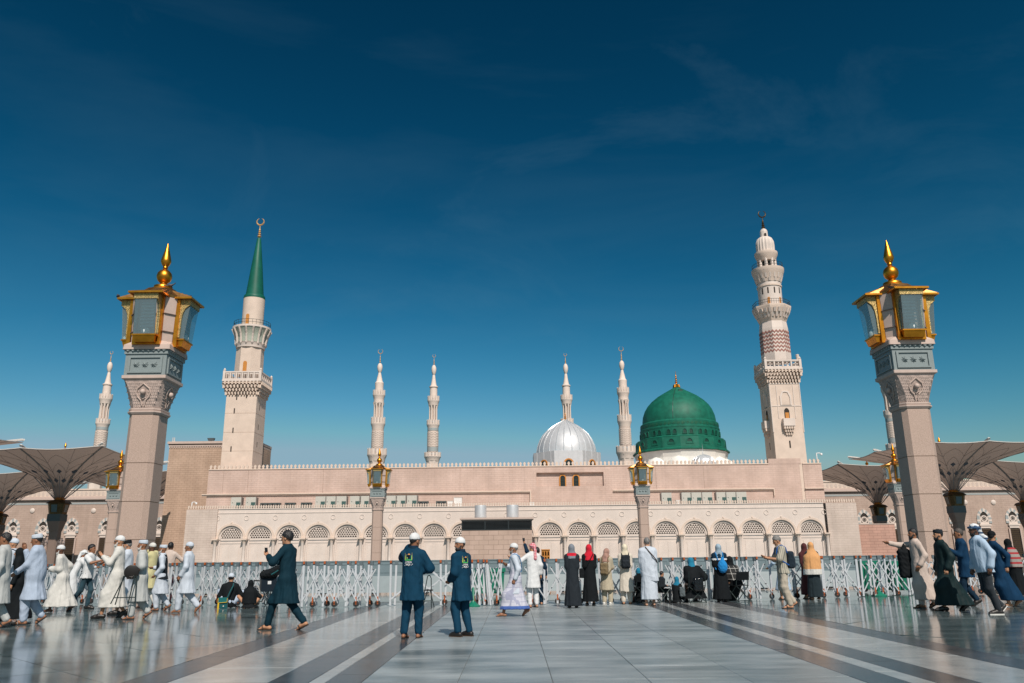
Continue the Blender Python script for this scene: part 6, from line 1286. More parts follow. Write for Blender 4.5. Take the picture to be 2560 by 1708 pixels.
    for i in range(2):
        hip = pel+V3((-1, 1)[i]*0.085, 0, -0.02); a, Rf, ball = an[i]; v.chain([hip, knees[i], a], [0.082*build, 0.052, 0.036], 0.03); F = lambda p: ball+Rf@(np.array(p)-V3(0, 0.12, 0.0)); v.chain([F((0, -0.045, 0.010)), F((0, 0.06, 0.022)), F((0.0, 0.125, 0.002))], [0.036, 0.036, 0.030], 0.02)
        for q in range(5 if o.get('shoe', 'sandal') in ('sandal', 'white_sandal', 'bare') else 0): v.ell(F(((q-2)*0.019, 0.178-abs(q-(1 if i else 3))*0.010, -0.010)), (0.011, 0.02, 0.012), Rf, 0.006)
    skin = SKIN[o.get('skin', 'brown')]
    bo = link(bpy.data.objects.new('body', v.mesh('body', skin)), t)
    # ---- face
    for sx in (-1, 1):
        e = MB().lathe([(0.001, -0.009), (0.008, -0.004), (0.009, 0), (0.008, 0.004), (0.001, 0.009)], 8); q = Hd((sx*0.034, 0.080, 0.008)); link(bpy.data.objects.new('eye', e.mesh('eye', EYEM, True)), t).location = q
    b = MB(); mw_ = o.get('mouth', 0.024); b.tube(Hd((-mw_, 0.083, -0.058)), Hd((0, 0.093, -0.060)), 0.004, 0.0055, 6).tube(Hd((0, 0.093, -0.060)), Hd((mw_, 0.083, -0.058)), 0.0055, 0.004, 6); b.build('lips', LIPM, t, True, wp=False)
    if o.get('smile'): b = MB(); b.tube(Hd((-0.028, 0.080, -0.050)), Hd((0, 0.0925, -0.056)), 0.005, 0.007, 6).tube(Hd((0, 0.0925, -0.056)), Hd((0.028, 0.080, -0.050)), 0.007, 0.005, 6); b.build('teeth', TEETH, t, True, wp=False)
    for sx in (-1, 1): MB().tube(Hd((sx*0.016, 0.089, 0.033)), Hd((sx*0.05, 0.076, 0.035)), 0.0055, 0.0035, 5).build('eyebrow', BEARDW if o.get('beard') is BEARDW else HAIRB, t, True, wp=False)
    hv = 0.0115/s
    if o.get('hair') is not None:
        w = Vol(hc-0.17, hc+0.17, hv); big = o.get('hairbig', 0.0); w.ell(Hd((0, -0.014, 0.030)), (0.080+big, 0.100+big, 0.104+big), HR, 0, cut=lambda u, q, z: np.maximum(q*0.62-z*0.78-0.022, -z-0.085))
        w.wrinkle(0.004, 90, 3); link(bpy.data.objects.new('hair', w.mesh('hair', o['hair'])), t)
    if o.get('beard') is not None:
        w = Vol(hc-0.22, hc+0.17, hv); bl = o.get('beardlen', 0.02); w.ell(Hd((0, 0.040, -0.080)), (0.058, 0.056, 0.046), HR, 0, cut=lambda u, q, z: -(0.0+q)*0+z-0.028); w.chain([Hd((0, 0.068, -0.095)), Hd((0, 0.075, -0.11-bl))], [0.034, 0.016], 0.02); w.chain([Hd((-0.066, 0.02, -0.02)), Hd((-0.05, 0.05, -0.085))], [0.014, 0.02], 0.01); w.chain([Hd((0.066, 0.02, -0.02)), Hd((0.05, 0.05, -0.085))], [0.014, 0.02], 0.01); w.chain([Hd((-0.03, 0.088, -0.046)), Hd((0, 0.098, -0.043)), Hd((0.03, 0.088, -0.046))], [0.006, 0.008, 0.006], 0.004)
        w.wrinkle(0.003, 110, 4); link(bpy.data.objects.new('beard', w.mesh('beard', o['beard'])), t)
    cap = o.get('cap')
    if cap:
        w = Vol(hc-0.2, hc+0.22, hv); hh = o.get('caph', 0.0); fl = o.get('capflat', False); c0 = Hd((0, -0.012, 0.048))
        if fl: w.ell(Hd((0, -0.012, 0.060)), (0.087, 0.104, 0.14), HR, 0, cut=lambda u, q, z: np.maximum(-0.022-z+q*0.12, z-0.062))
        else: w.ell(c0, (0.0865, 0.1055, 0.093+hh), HR, 0, cut=lambda u, q, z: -0.024-z+q*0.16)
        link(bpy.data.objects.new('cap', w.mesh('cap', cap)), t)
        if o.get('caphole'): MB().cbox(tuple(Hd((0.02, -0.115, 0.075))), (0.02, 0.02, 0.02)).build('cap_mark', BLACK, t, wp=False)
    if o.get('hijab'):
        z = o.get('hijabz'); ln = o.get('hijablen', 0.0); w = Vol(np.minimum(hc, T((0, 0, 0.1-ln)))-0.32, hc+0.2, 0.0135/s)
        w.ell(Hd((0, -0.016, 0.012)), (0.094, 0.112, 0.122), HR, 0); w.cone(Hd((0, -0.012, -0.05)), neck+V3(0, 0, -0.02), 0.082, 0.090, 0.04); w.loft([(neck[2]-0.17-ln, neck[0], neck[1]+0.0, 0.17+ln*0.24, 0.14+ln*0.18), (neck[2]-0.06-ln*0.25, neck[0], neck[1], 0.165+ln*0.17, 0.115+ln*0.14), (neck[2]+0.01, neck[0], neck[1], 0.11, 0.098), (neck[2]+0.06, neck[0], neck[1], 0.075, 0.082)], 0.03, 0.009 if ln < 0.2 else 0.016, 8, 1.0)
        w.ell(Hd((0, 0.112, -0.022)), (0.060, 0.062, 0.080), HR, op='s'); w.wrinkle(0.004, 38, 5); link(bpy.data.objects.new('headscarf', w.mesh('headscarf', o['hijab'], z)), t)
    if o.get('scarf'):
        w = Vol(hc-0.42, hc+0.22, hv); w.ell(Hd((0, -0.012, 0.035)), (0.090, 0.108, 0.104), HR, 0, cut=lambda u, q, z: np.maximum(q*0.75-z*0.66-0.025, -z-0.09)); w.chain([Hd((0.09*math.cos(a), -0.012+0.108*math.sin(a), 0.045+0.012*math.sin(a))) for a in np.linspace(0, 2*math.pi, 12)], [0.020]*12, 0.012)
        tl = o.get('tail', (0.02, -0.13, -0.22)); w.chain([Hd((0, -0.10, 0.02)), Hd((tl[0]*0.6, -0.125, -0.09)), Hd(tl)], [0.045, 0.04, 0.05], 0.02); w.wrinkle(0.005, 50, 6); link(bpy.data.objects.new('head_wrap', w.mesh('head_wrap', o['scarf'])), t)
    # ---- clothes
    def tz(z): return pel[2]+(z-0.92)                       # garment heights given for a figure whose hips stand at 0.92
    def spine(z): p = T((0, 0, z-0.92)) if z > 0.92 else None; return (p[0], p[1], p[2]) if p is not None else (pel[0], pel[1], tz(z))
    def sleeves(w, r0, r1, r2, upto=1.0, kk=0.05):
        for i in range(2):
            shp, el, wr = AR[i]
            if o.get('nosleeve', (0, 0))[i]: continue
            if upto > 0.5: q = el+(wr-el)*min(1, (upto-0.5)*2)*0.90; w.chain([shp+V3(0, 0, -0.012), el, q], [max(r0*0.92, 0.060*build), r1, r2], kk)
            else: w.cone(shp+V3(0, 0, -0.005), shp+(el-shp)*upto*2, r0, r1, kk)
    fy = [q[0][1] for q in an]; cy, ry = (max(fy)+min(fy))/2, (max(fy)-min(fy))/2
    def torso(w, hem, flare=1.0, folds=0.006, ph=0.0, belly=0.0, hemc=None, hemr=None, nf=9, shr_=1.0, tail=0.0):
        st = []
        for z, rx, ryy in ((1.505, 0.062, 0.062), (1.475, 0.105*shr_, 0.082), (1.43, 0.175*shr_, 0.106), (1.36, 0.184, 0.122), (1.22, 0.178+belly*0.4, 0.130+belly*0.7), (1.04, 0.168+belly*0.6, 0.128+belly), (0.92, 0.174+belly*0.5, 0.134+belly*0.6), (0.78, 0.182, 0.142)):
            if z <= hem: continue
            p = T((0, 0.004, z-0.92)) if z > 0.92 else (pel[0], pel[1], tz(z)); st.append((p[2], p[0], p[1]+(belly*0.35 if z < 1.3 else 0), rx*(0.35+0.65*build), ryy*(0.35+0.65*build)))
        f = min(1.0, max(0.0, (0.92-hem)/0.8)); cyh = pel[1]*(1-f)+(cy+tail)*f; hz = tz(hem) if seat is None else max(0.02, tz(hem))
        st.append((hz, pel[0], cyh if hemc is None else hemc, (hemr[0] if hemr else (0.195+0.05*f)*flare)*(0.35+0.65*build), (hemr[1] if hemr else max(0.150+0.06*f, (ry+0.10)*f+abs(tail)*0.7)*flare)*(0.35+0.65*build)))
        w.loft(st, 0.03, folds, nf, ph)
        if hem < 0.75 and seat is None and ry > 0.08:
            for i in range(2): w.chain([pel+V3((-1, 1)[i]*0.085, 0, -0.04), knees[i], an[i][0]], [0.120, 0.108, 0.100] if hem < 0.4 else [0.105, 0.086, 0.075], 0.10 if hem < 0.4 else 0.06)
        if hem < 0.95 and seat is None: w.D = np.maximum(w.D, (hz-w.ax[2])[None, None, :].astype(np.float32)) if False else np.where((w.ax[2] < hz)[None, None, :], np.maximum(w.D, (hz-w.ax[2])[None, None, :]), w.D).astype(np.float32)
    def garm(name, mat, fn, wr=0.004, zones=None, f=24): w = Vol(lo-0.06, hi+0.06, o.get('cvox', vox*1.10)); fn(w); w.wrinkle(wr, f, len(label)); return link(bpy.data.objects.new(name, w.mesh(name, mat, zones)), t)
    def trousers(w, r=1.0, upto=1.0):
        w.ell(pel+V3(0, 0, 0.02), (0.158*build, 0.125*build, 0.13), None, 0.03)
        for i in range(2):
            hip = pel+V3((-1, 1)[i]*0.078, 0, -0.03); a = an[i][0]+V3(0, 0, 0.02); q = knees[i]+(a-knees[i])*upto; w.chain([hip, knees[i], q], [0.090*min(r, 1.1)*build, 0.076*r, 0.060*(0.5+0.5*r)], 0.025)
    L = dict(T=T, garm=garm, torso=torso, sleeves=sleeves, trousers=trousers, AR=AR, hands=hands, Hd=Hd, pel=pel, knees=knees, an=an, neck=neck, t=t, s=s, tz=tz, face=R_(face), base=base, hc=hc, HR=HR, vox=vox, lo=lo, hi=hi, up=up_)
    for g in o.get('wear', []):
        kind, mat = g[0], g[1]; kw = g[2] if len(g) > 2 else {}
        if kind == 'robe': garm(kw.get('name', 'robe'), mat, lambda w: (torso(w, kw.get('hem', 0.14), kw.get('flare', 1.0), kw.get('folds', 0.009), kw.get('ph', 0.0), kw.get('belly', 0), kw.get('hemc'), kw.get('hemr'), kw.get('nf', 9), tail=kw.get('tail', 0.0)), sleeves(w, *kw.get('sl', (0.070, 0.060, 0.055)), upto=kw.get('slen', 1.0))), kw.get('wr', 0.004), kw.get('zones'))
        elif kind == 'trousers': garm(kw.get('name', 'trousers'), mat, lambda w: trousers(w, kw.get('r', 1.0), kw.get('upto', 1.0)), 0.007, kw.get('zones'), 32)
        elif kind == 'vest': garm('vest', mat, lambda w: torso(w, kw.get('hem', 0.80), 1.05, 0.004, 0, 0.02, shr_=1.0), 0.003)
        elif kind == 'skirt': garm(kw.get('name', 'skirt'), mat, lambda w: w.loft([(tz(kw.get('hem', 0.2)) if seat is None else 0.03, pel[0], cy, 0.24*kw.get('flare', 1), max(0.2, ry+0.10)), (tz(0.6), pel[0], (pel[1]+cy)/2, 0.205, max(0.17, ry*0.6+0.09)), (tz(0.95), pel[0], pel[1], 0.18, 0.145)], 0.02, 0.012, 8), 0.004, kw.get('zones'))
        elif kind == 'custom': garm(kw.get('name', 'garment'), mat, lambda w: kw['fn'](w, L), kw.get('wr', 0.004), kw.get('zones'))
    sk = o.get('shoe', 'sandal')
    for i in range(2):
        a, Rf, ball = an[i]; F = lambda p: ball+Rf@(np.array(p, float)-V3(0, 0.12, 0.0))
        if sk == 'sandal' or sk == 'white_sandal':
            b = MB(); out = [(-0.030, -0.075), (0.030, -0.075), (0.034, 0.02), (0.046, 0.12), (0.040, 0.19), (0, 0.215), (-0.040, 0.19), (-0.046, 0.12), (-0.034, 0.02)]; n = len(out)
            vs = [F((x, y, -0.026)) for x, y in out]+[F((x, y, -0.012)) for x, y in out]; b.add(vs, [tuple(range(n-1, -1, -1)), tuple(range(n, 2*n))]+[(q, (q+1) % n, n+(q+1) % n, n+q) for q in range(n)])
            so_ = b.build('sandal', LEATH if sk == 'sandal' else SOLEB, t, wp=False); MB().path([F(p) for p in ((-0.048, 0.07, -0.015), (-0.030, 0.09, 0.035), (0.0, 0.12, 0.045), (0.030, 0.09, 0.035), (0.048, 0.07, -0.015))], 0.010, 6).build('strap', LEATH if sk == 'sandal' else SOLEB, so_, wp=False)
        elif sk in ('shoe', 'sneaker', 'slip'):
            w = Vol(np.minimum(a, ball)-0.2, np.maximum(a, ball)+0.2, 0.0115/s); w.chain([F((0, -0.045, 0.016)), F((0, 0.05, 0.024)), F((0, 0.13, 0.004)), F((0, 0.180, -0.002))], [0.047, 0.049, 0.044, 0.033], 0.02); link(bpy.data.objects.new('shoe', w.mesh('shoe', o.get('shoemat', LEATH))), t)
            if sk == 'sneaker': b = MB(); out = [(-0.036, -0.085), (0.036, -0.085), (0.040, 0.02), (0.048, 0.12), (0.036, 0.20), (-0.036, 0.20), (-0.048, 0.12), (-0.040, 0.02)]; b.add([F((x, y, -0.030)) for x, y in out]+[F((x, y, -0.012)) for x, y in out], [tuple(range(7, -1, -1)), tuple(range(8, 16))]+[(q, (q+1) % 8, 8+(q+1) % 8, 8+q) for q in range(8)]); b.build('sole', o.get('solemat', SOLEW), t, wp=False)
    return L
def world(L, p):
    """a place in the person's own frame -> world"""
    p = np.array(p, float)*L['s']; q = rotz(L['face'])@p; return Vector((L['base'][0]+q[0], L['base'][1]+q[1], L['base'][2]+q[2]))
def carried(L, name, label, cat, at, group=None):
    w = world(L, at); t = thing(name, label, cat, tuple(w), L['face'], group); t.scale = (L['s'],)*3; return t
# ---------------------------------------------------------------- small carried things
def tubes(pts, r, n=7): return MB().path([tuple(p) for p in pts], r, n)
def vobj(name, mat, parent, lo, hi, vox, fn, wr=0.0):
    w = Vol(lo, hi, vox); fn(w)
    if wr: w.wrinkle(wr, 40, 9)
    return link(bpy.data.objects.new(name, w.mesh(name, mat)), parent)
def backpack(L, label, mat, smat, sz=(0.15, 0.09, 0.22), z=1.18, dy=-0.16, dx=0.0, sack=False):
    T = L['T']; p = T((dx, dy-sz[1]*0.6, z-0.92)); t = carried(L, 'backpack', label, 'backpack', p, 'backpacks')
    def f(w):
        if sack: w.ell((0, 0, -0.03), (sz[0], sz[1]*1.2, sz[2]), None, 0); w.cone((0, 0, sz[2]*0.5), (0, 0, sz[2]*1.15), sz[0]*0.55, sz[0]*0.22, 0.04)
        else: w.box((0, 0, 0), sz, 0.06, None, 0); w.box((0, -sz[1]*0.8, -sz[2]*0.3), (sz[0]*0.8, sz[1]*0.5, sz[2]*0.5), 0.035, None, 0.02)
    vobj('pack', mat, t, np.array([-0.3, -0.3, -0.35]), np.array([0.3, 0.3, 0.4]), 0.011, f, 0.004)
    for sx in (-1, 1):
        q = [np.array(T(c))-p for c in ((sx*0.09+dx*0.5, -0.135, z-0.92+sz[2]*0.8), (sx*0.105, -0.105, 0.50), (sx*0.11, 0.0, 0.565), (sx*0.105, 0.10, 0.50), (sx*0.13, 0.135, 0.36), (sx*0.19, 0.06, 0.20), (sx*0.13, -0.135, z-0.92-sz[2]*0.6))]
        tubes(q, 0.016).build('strap', smat, t, True, wp=False)
    return t
def phone(L, label, i, up=0.06, tilt=0.5):
    pm, fd, nrm = L['hands'][i]; t = carried(L, 'phone', label, 'phone', pm+fd*0.06+V3(0, 0, up*0.5)); b = MB().cbox((0, 0, 0), (0.075, 0.010, 0.150)); o = b.build('phone_body', BLACKPL, t, wp=False); o.rotation_euler = (-tilt, 0, 0); s_ = MB().cbox((0, 0.0065, 0), (0.066, 0.002, 0.138)).build('screen', DARKGL, o, wp=False)
    return t
def strap_bag(L, label, mat, smat, side=1, z=0.85, sz=(0.12, 0.05, 0.14), name='shoulder_bag', dy=0.0, dx=0.19):
    T = L['T']; p = T((side*dx, dy, z-0.92)); t = carried(L, name, label, 'bag', p); vobj('bag', mat, t, np.array([-0.25]*3), np.array([0.25]*3), 0.011, lambda w: w.box((0, 0, 0), sz, 0.03, None, 0), 0.003)
    q = [np.array(T(c))-p for c in ((side*(dx-0.02), dy-0.05, z-0.92+sz[2]), (side*0.12, -0.16, 0.15), (0.0, -0.155, 0.34), (-side*0.10, -0.115, 0.50), (-side*0.115, 0.0, 0.565), (-side*0.09, 0.11, 0.48), (0.02, 0.16, 0.30), (side*0.14, 0.14, 0.10), (side*(dx-0.01), dy+0.05, z-0.92+sz[2]))]
    tubes(q, 0.013).build('strap', smat, t, True, wp=False); return t
def logo(L):
    """printed emblem and two lines of white script on the back of the work tunic"""
    T = L['T']; t = L['t']
    def P(x, z): return T((x, -0.142*math.sqrt(max(0.05, 1-(x/0.215)**2))-0.009, z-0.92))
    def quad(b, x0, x1, z0, z1, x2=None, x3=None): b.add([P(x0, z0), P(x1, z0), P(x1 if x2 is None else x2, z1), P(x0 if x3 is None else x3, z1)], [(0, 1, 2, 3)])
    LG, LY, LO = M('print_green', (0.05, 0.38, 0.10), 0.7), M('print_yellow', (0.70, 0.50, 0.08), 0.7), M('print_orange', (0.70, 0.33, 0.10), 0.7); cz = 1.33; c = -0.045
    b = MB(); quad(b, c-0.065, c+0.065, cz-0.065, cz-0.048); quad(b, c-0.062, c-0.050, cz-0.048, cz+0.02); quad(b, c+0.050, c+0.062, cz-0.048, cz+0.02); quad(b, c-0.03, c-0.015, cz-0.048, cz-0.02); b.build('emblem_green', LG, t, wp=False)
    b = MB(); quad(b, c-0.068, c-0.060, cz-0.05, cz+0.068, c-0.062, c-0.064); quad(b, c+0.060, c+0.068, cz-0.05, cz+0.068, c+0.064, c+0.062); quad(b, c-0.045, c-0.041, cz-0.045, cz+0.045, c-0.042, c-0.044); quad(b, c-0.030, c-0.014, cz-0.045, cz-0.012); b.build('emblem_yellow', LY, t, wp=False)
    b = MB(); b.add([P(c-0.022+0.024*math.cos(a)+0.03, cz+0.032+0.020*math.sin(a)) for a in np.linspace(0, math.pi, 8)], [tuple(range(8))]); b.build('emblem_orange', LO, t, wp=False)
    b = MB(); b.add([P(c+0.006+0.020*math.cos(a), cz+0.016+0.018*math.sin(a)) for a in np.linspace(0, 2*math.pi, 11)[:-1]], [tuple(range(10))]); b.build('emblem_dark', BLACK, t, wp=False)
    WH = M('print_white', (0.75, 0.75, 0.75), 0.7); b = MB(); rr = random.Random(3)
    for ln, (zz, x0, x1) in enumerate(((cz-0.098, c-0.070, c+0.065), (cz-0.138, c-0.078, c+0.078))):
        x = x1; pts = []
        while x > x0: pts.append((x, zz+rr.choice((-0.010, 0.0, 0.004, 0.012)))); x -= rr.uniform(0.007, 0.013)
        pts.append((x0, zz-0.014))
        b.path([tuple(P(*q)) for q in pts], 0.0019, 4)
        for q in range(7): xx = x0+(x1-x0)*rr.random(); b.path([tuple(P(xx, zz)), tuple(P(xx+0.004, zz+0.022))], 0.0018, 4)
        for q in range(6): xx = x0+(x1-x0)*rr.random(); b.path([tuple(P(xx, zz+rr.choice((-0.02, 0.022)))), tuple(P(xx+0.006, zz+rr.choice((-0.02, 0.022))))], 0.0018, 4)
    b.build('printed_script', WH, t, wp=False)
KAM = lambda mat, hem=0.50, **k: ('robe', mat, dict(hem=hem, name='tunic', **k))
# ================================================================ the people, left to right
W90 = [(-0.08, 0.24, 0), (0.08, -0.28, 32)]; W90s = [(-0.08, 0.12, 0), (0.08, -0.20, 30)]
L = person('man in long grey-white tunic cut off by the left picture edge', (-14, 1571), (-14, 1318), 107, skin='brown', hair=HAIRB, feet=W90s, arms=['down', 'fwd'], wear=[KAM(GREYW, 0.42), ('trousers', GREYW, dict(r=1.2))])
L = person('man in white tunic and white cap near the left edge', (12, 1541), (26, 1347), 107, skin='tan', cap=COOLW, feet=W90s, arms=['down', 'down'], wear=[KAM(COOLW), ('trousers', COOLW, dict(r=1.15))], shoe='bare')
strap_bag(L, 'dark blue shoulder bag of the man in white near the left edge', NAVY, NAVY, 1)
L = person('person in long black robe between the two men in white at left', (36, 1552), (50, 1370), 107, hijab=BLACK, feet=W90, lean=8, wear=[('robe', BLACK, dict(hem=0.05, flare=1.1))], shoe='shoe', skin='tan')
L = person('heavy man in pale blue-white tunic and white cap at left', (74, 1561), (74, 1336), 105, skin='brown', hair=HAIRB, cap=COOLW, capflat=True, caphole=True, build=1.22, feet=[(-0.10, 0.10, 0), (0.10, -0.22, 38)], arms=[(0.02, 0.30, -0.42), (-0.12, 0.24, 0.02)], head=(0, 10, 0), lean=4, wear=[KAM(PALEB, 0.44, belly=0.05, flare=1.08, folds=0.016), ('trousers', PALEB, dict(r=1.3))])
L5 = person('old bearded man wrapped in a loose cream white shawl', (146, 1530), (137, 1364), 107, skin='dark', cap=PUREW, beard=BEARDW, beardlen=0.06, feet=[(-0.08, 0.20, 0), (0.08, -0.32, 35)], lean=12, arms=['front', (0.10, -0.10, -0.46)], wear=[('robe', WARMW, dict(hem=0.13, flare=1.30, folds=0.024, nf=7, wr=0.010, sl=(0.10, 0.09, 0.08)))], shoe='bare')
L = person('person in white leaning over the barrier behind the shawled man', (172, 1513), (160, 1376), -50, skin='brown', scarf=PUREW, lean=24, arms=['rail', 'rail'], wear=[('robe', PUREW, dict(hem=0.20))], shoe='sandal')
L6 = person('young black-haired man in white t-shirt and jeans stepping right', (208, 1523), (216, 1351), -90, skin='brown', hair=HAIRB, hairbig=0.010, feet=[(-0.07, 0.06, 0), (0.07, -0.46, 62)], arms=[(-0.05, 0.40, -0.10), (0.02, 0.42, -0.10)], hmax=1.82, wear=[('robe', PUREW, dict(hem=0.80, name='t_shirt', slen=0.36, sl=(0.078, 0.078, 0.078))), ('trousers', JEANS, dict(name='jeans', r=0.95))], shoe='shoe')
phone(L6, 'dark phone held up by the young man in jeans', 1)
L7 = person('tall old man in white ankle-length robe with sunglasses and white cap', (282, 1545), (288, 1329), 105, skin='tan', cap=PUREW, beard=BEARDW, beardlen=0.09, feet=[(-0.08, 0.22, 0), (0.08, -0.24, 32)], arms=[(0.05, 0.30, -0.10), (-0.02, 0.30, -0.12)], wear=[('robe', WARMW, dict(hem=0.22, flare=1.0, folds=0.018))], shoe='shoe')
MB().box(-0.072, 0.072, 0.074, 0.094, -0.012, 0.022).box(-0.074, -0.068, -0.01, 0.076, 0.004, 0.014).box(0.068, 0.074, -0.01, 0.076, 0.004, 0.014).build('sunglasses', BLACKPL, L7['t'], wp=False).matrix_basis = Matrix.Translation(L7['hc'].tolist()) @ Matrix(L7['HR'].tolist()).to_4x4()
L = person('man with black flat-topped cap and white robe behind the tall man', (306, 1536), (318, 1351), 105, skin='tan', cap=BLACK, capflat=True, hair=HAIRG, beard=BEARDG, feet=W90s, arms=['phone', 'front'], head=(0, 12, 0), wear=[('robe', COOLW, dict(hem=0.20))], shoe='shoe')
L9 = person('old man in grey-white tunic carrying a folded stool', (342, 1548), (345, 1350), 107, skin='brown', cap=COOLW, capflat=True, beard=BEARDW, beardlen=0.03, feet=[(-0.08, 0.12, 0), (0.08, -0.26, 40)], arms=[(-0.10, 0.14, -0.44), 'down'], wear=[KAM(GREYW, 0.36, slen=0.48, sl=(0.085, 0.090, 0.092), folds=0.016), ('trousers', GREYW, dict(r=1.35))])
t = carried(L9, 'folding_stool', 'black folding stool with round seat carried by the old man in grey-white', 'stool', L9['hands'][0][0]+V3(-0.03, 0.0, 0.0))
o_ = MB().lathe([(0.145, -0.02), (0.16, -0.01), (0.16, 0.01), (0.145, 0.02)], 24); ob = o_.build('seat', LEATH, t, True, wp=False); ob.rotation_euler = (0, R_(80), 0); ob.location = (-0.035, -0.02, 0.10)
for y0, y1 in ((-0.13, -0.16), (0.10, 0.34)): tubes([(-0.03, y0, 0.05), (-0.04, y1, -0.58)], 0.013).build('leg', RAILM, t, True, wp=False)
for y0, y1 in ((-0.10, -0.02), (0.13, 0.24)): tubes([(-0.07, y0, 0.02), (-0.075, y1, -0.60)], 0.013).build('leg', RAILM, t, True, wp=False)
tubes([(-0.04, -0.15, -0.45), (-0.04, 0.29, -0.45)], 0.011).build('crossbar', RAILM, t, True, wp=False)
L = person('man filming with a phone behind the men in white', (368, 1520), (364, 1358), 75, skin='dark', cap=WARMW, feet=W90s, arms=['phone', (0.0, 0.30, 0.12)], wear=[('robe', YELLOW, dict(hem=0.5)), ('trousers', WARMW)], shoe='sandal')
phone(L, 'black phone held at eye level behind the men in white', 1, 0.05, 0.0)
L = person('white-bearded man in dark vest over white tunic', (396, 1527), (402, 1362), 102, skin='brown', cap=COOLW, capflat=True, beard=BEARDW, beardlen=0.10, feet=[(-0.08, 0.06, 0), (0.08, -0.26, 35)], arms=[(0.0, 0.12, -0.46), 'front'], wear=[KAM(COOLW, 0.42, sl=(0.070, 0.064, 0.058)), ('trousers', COOLW, dict(r=1.2)), ('vest', CHAR)])
L = person('man in cream shirt and maroon trousers leaning on the barrier', (412, 1509), (409, 1355), 5, skin='dark', hair=HAIRB, arms=['front', (0.22, 0.34, -0.22)], wear=[('robe', PINKW, dict(hem=0.80, name='shirt')), ('trousers', MAROON)], shoe='sandal')
L = person('barefoot man in white tunic with white cap walking away left', (462, 1532), (463, 1356), 89, skin='brown', cap=COOLW, hair=HAIRG, feet=[(-0.08, 0.16, 0), (0.08, -0.36, 50)], arms=[(-0.04, 0.10, -0.50), 'swing'], wear=[KAM(COOLW, 0.46, flare=1.05), ('trousers', COOLW, dict(r=1.3))], shoe='bare')
phone(L, 'small black phone in the hand of the barefoot man in white', 0, -0.02)
# seated pair and wheelchair
LA = person('man in black hooded jacket and white cap sitting on the floor', (570, 1520), (578, 1434), 8, skin='tan', cap=COOLW, hair=HAIRB, seat=0.13, feet=[(-0.22, 0.42, 0), (0.34, 0.50, 0)], kpole=[(-0.5, 0.3, 1), (0.6, 0.2, 1)], lean=12, arms=[(-0.04, 0.25, -0.36), (0.10, 0.28, -0.34)], wear=[('robe', BLACK, dict(hem=0.80, name='jacket', sl=(0.085, 0.08, 0.07), hemr=(0.21, 0.19))), ('trousers', PALEB)], shoe='bare', build=1.1)
t = carried(LA, 'messenger_bag', 'teal messenger bag with yellow trim on the back of the seated man', 'bag', V3(-0.10, -0.26, 0.155))
DT = cloth('bag_teal', (0.008, 0.075, 0.085)); b = MB().frustum(0, 0, -0.15, 0.13, 0.135, 0.035, 0.125, 0.03).build('bag', DT, t, wp=False); MB().box(-0.12, 0.12, -0.055, -0.036, 0.0, 0.14).build('flap', cloth('flap_teal', (0.01, 0.12, 0.12)), t, wp=False)
YT_ = cloth('trim_yellow', (0.62, 0.40, 0.02)); MB().path([(-0.12, -0.057, 0.12), (-0.12, -0.057, -0.005), (0.12, -0.057, 0.012), (0.125, -0.057, 0.12)], 0.007).build('trim', YT_, t, wp=False); MB().box(-0.125, -0.085, -0.06, -0.045, -0.155, -0.005).build('ribbon', YT_, t, wp=False); MB().cbox((0.03, -0.045, -0.09), (0.03, 0.006, 0.03)).build('badge', WHITE, t, wp=False)
tubes([(0.11, 0.0, 0.12), (0.17, 0.04, 0.30), (0.22, 0.12, 0.44), (0.20, 0.25, 0.50)], 0.018).build('strap', DT, t, True, wp=False)
LB = person('woman covered in black sitting on the floor beside the wheelchair', (622, 1521), (624, 1450), 12, skin='tan', seat=0.12, feet=[(-0.15, 0.35, 0), (0.15, 0.35, 0)], kpole=[(-0.6, 0.3, 0.6), (0.6, 0.3, 0.6)], lean=6, arms=['front', (0.10, 0.28, -0.16)], hijab=BLACK, hijablen=0.36, wear=[('robe', BLACK, dict(hem=0.80, hemr=(0.30, 0.30), hemc=0.08))], shoe='bare')
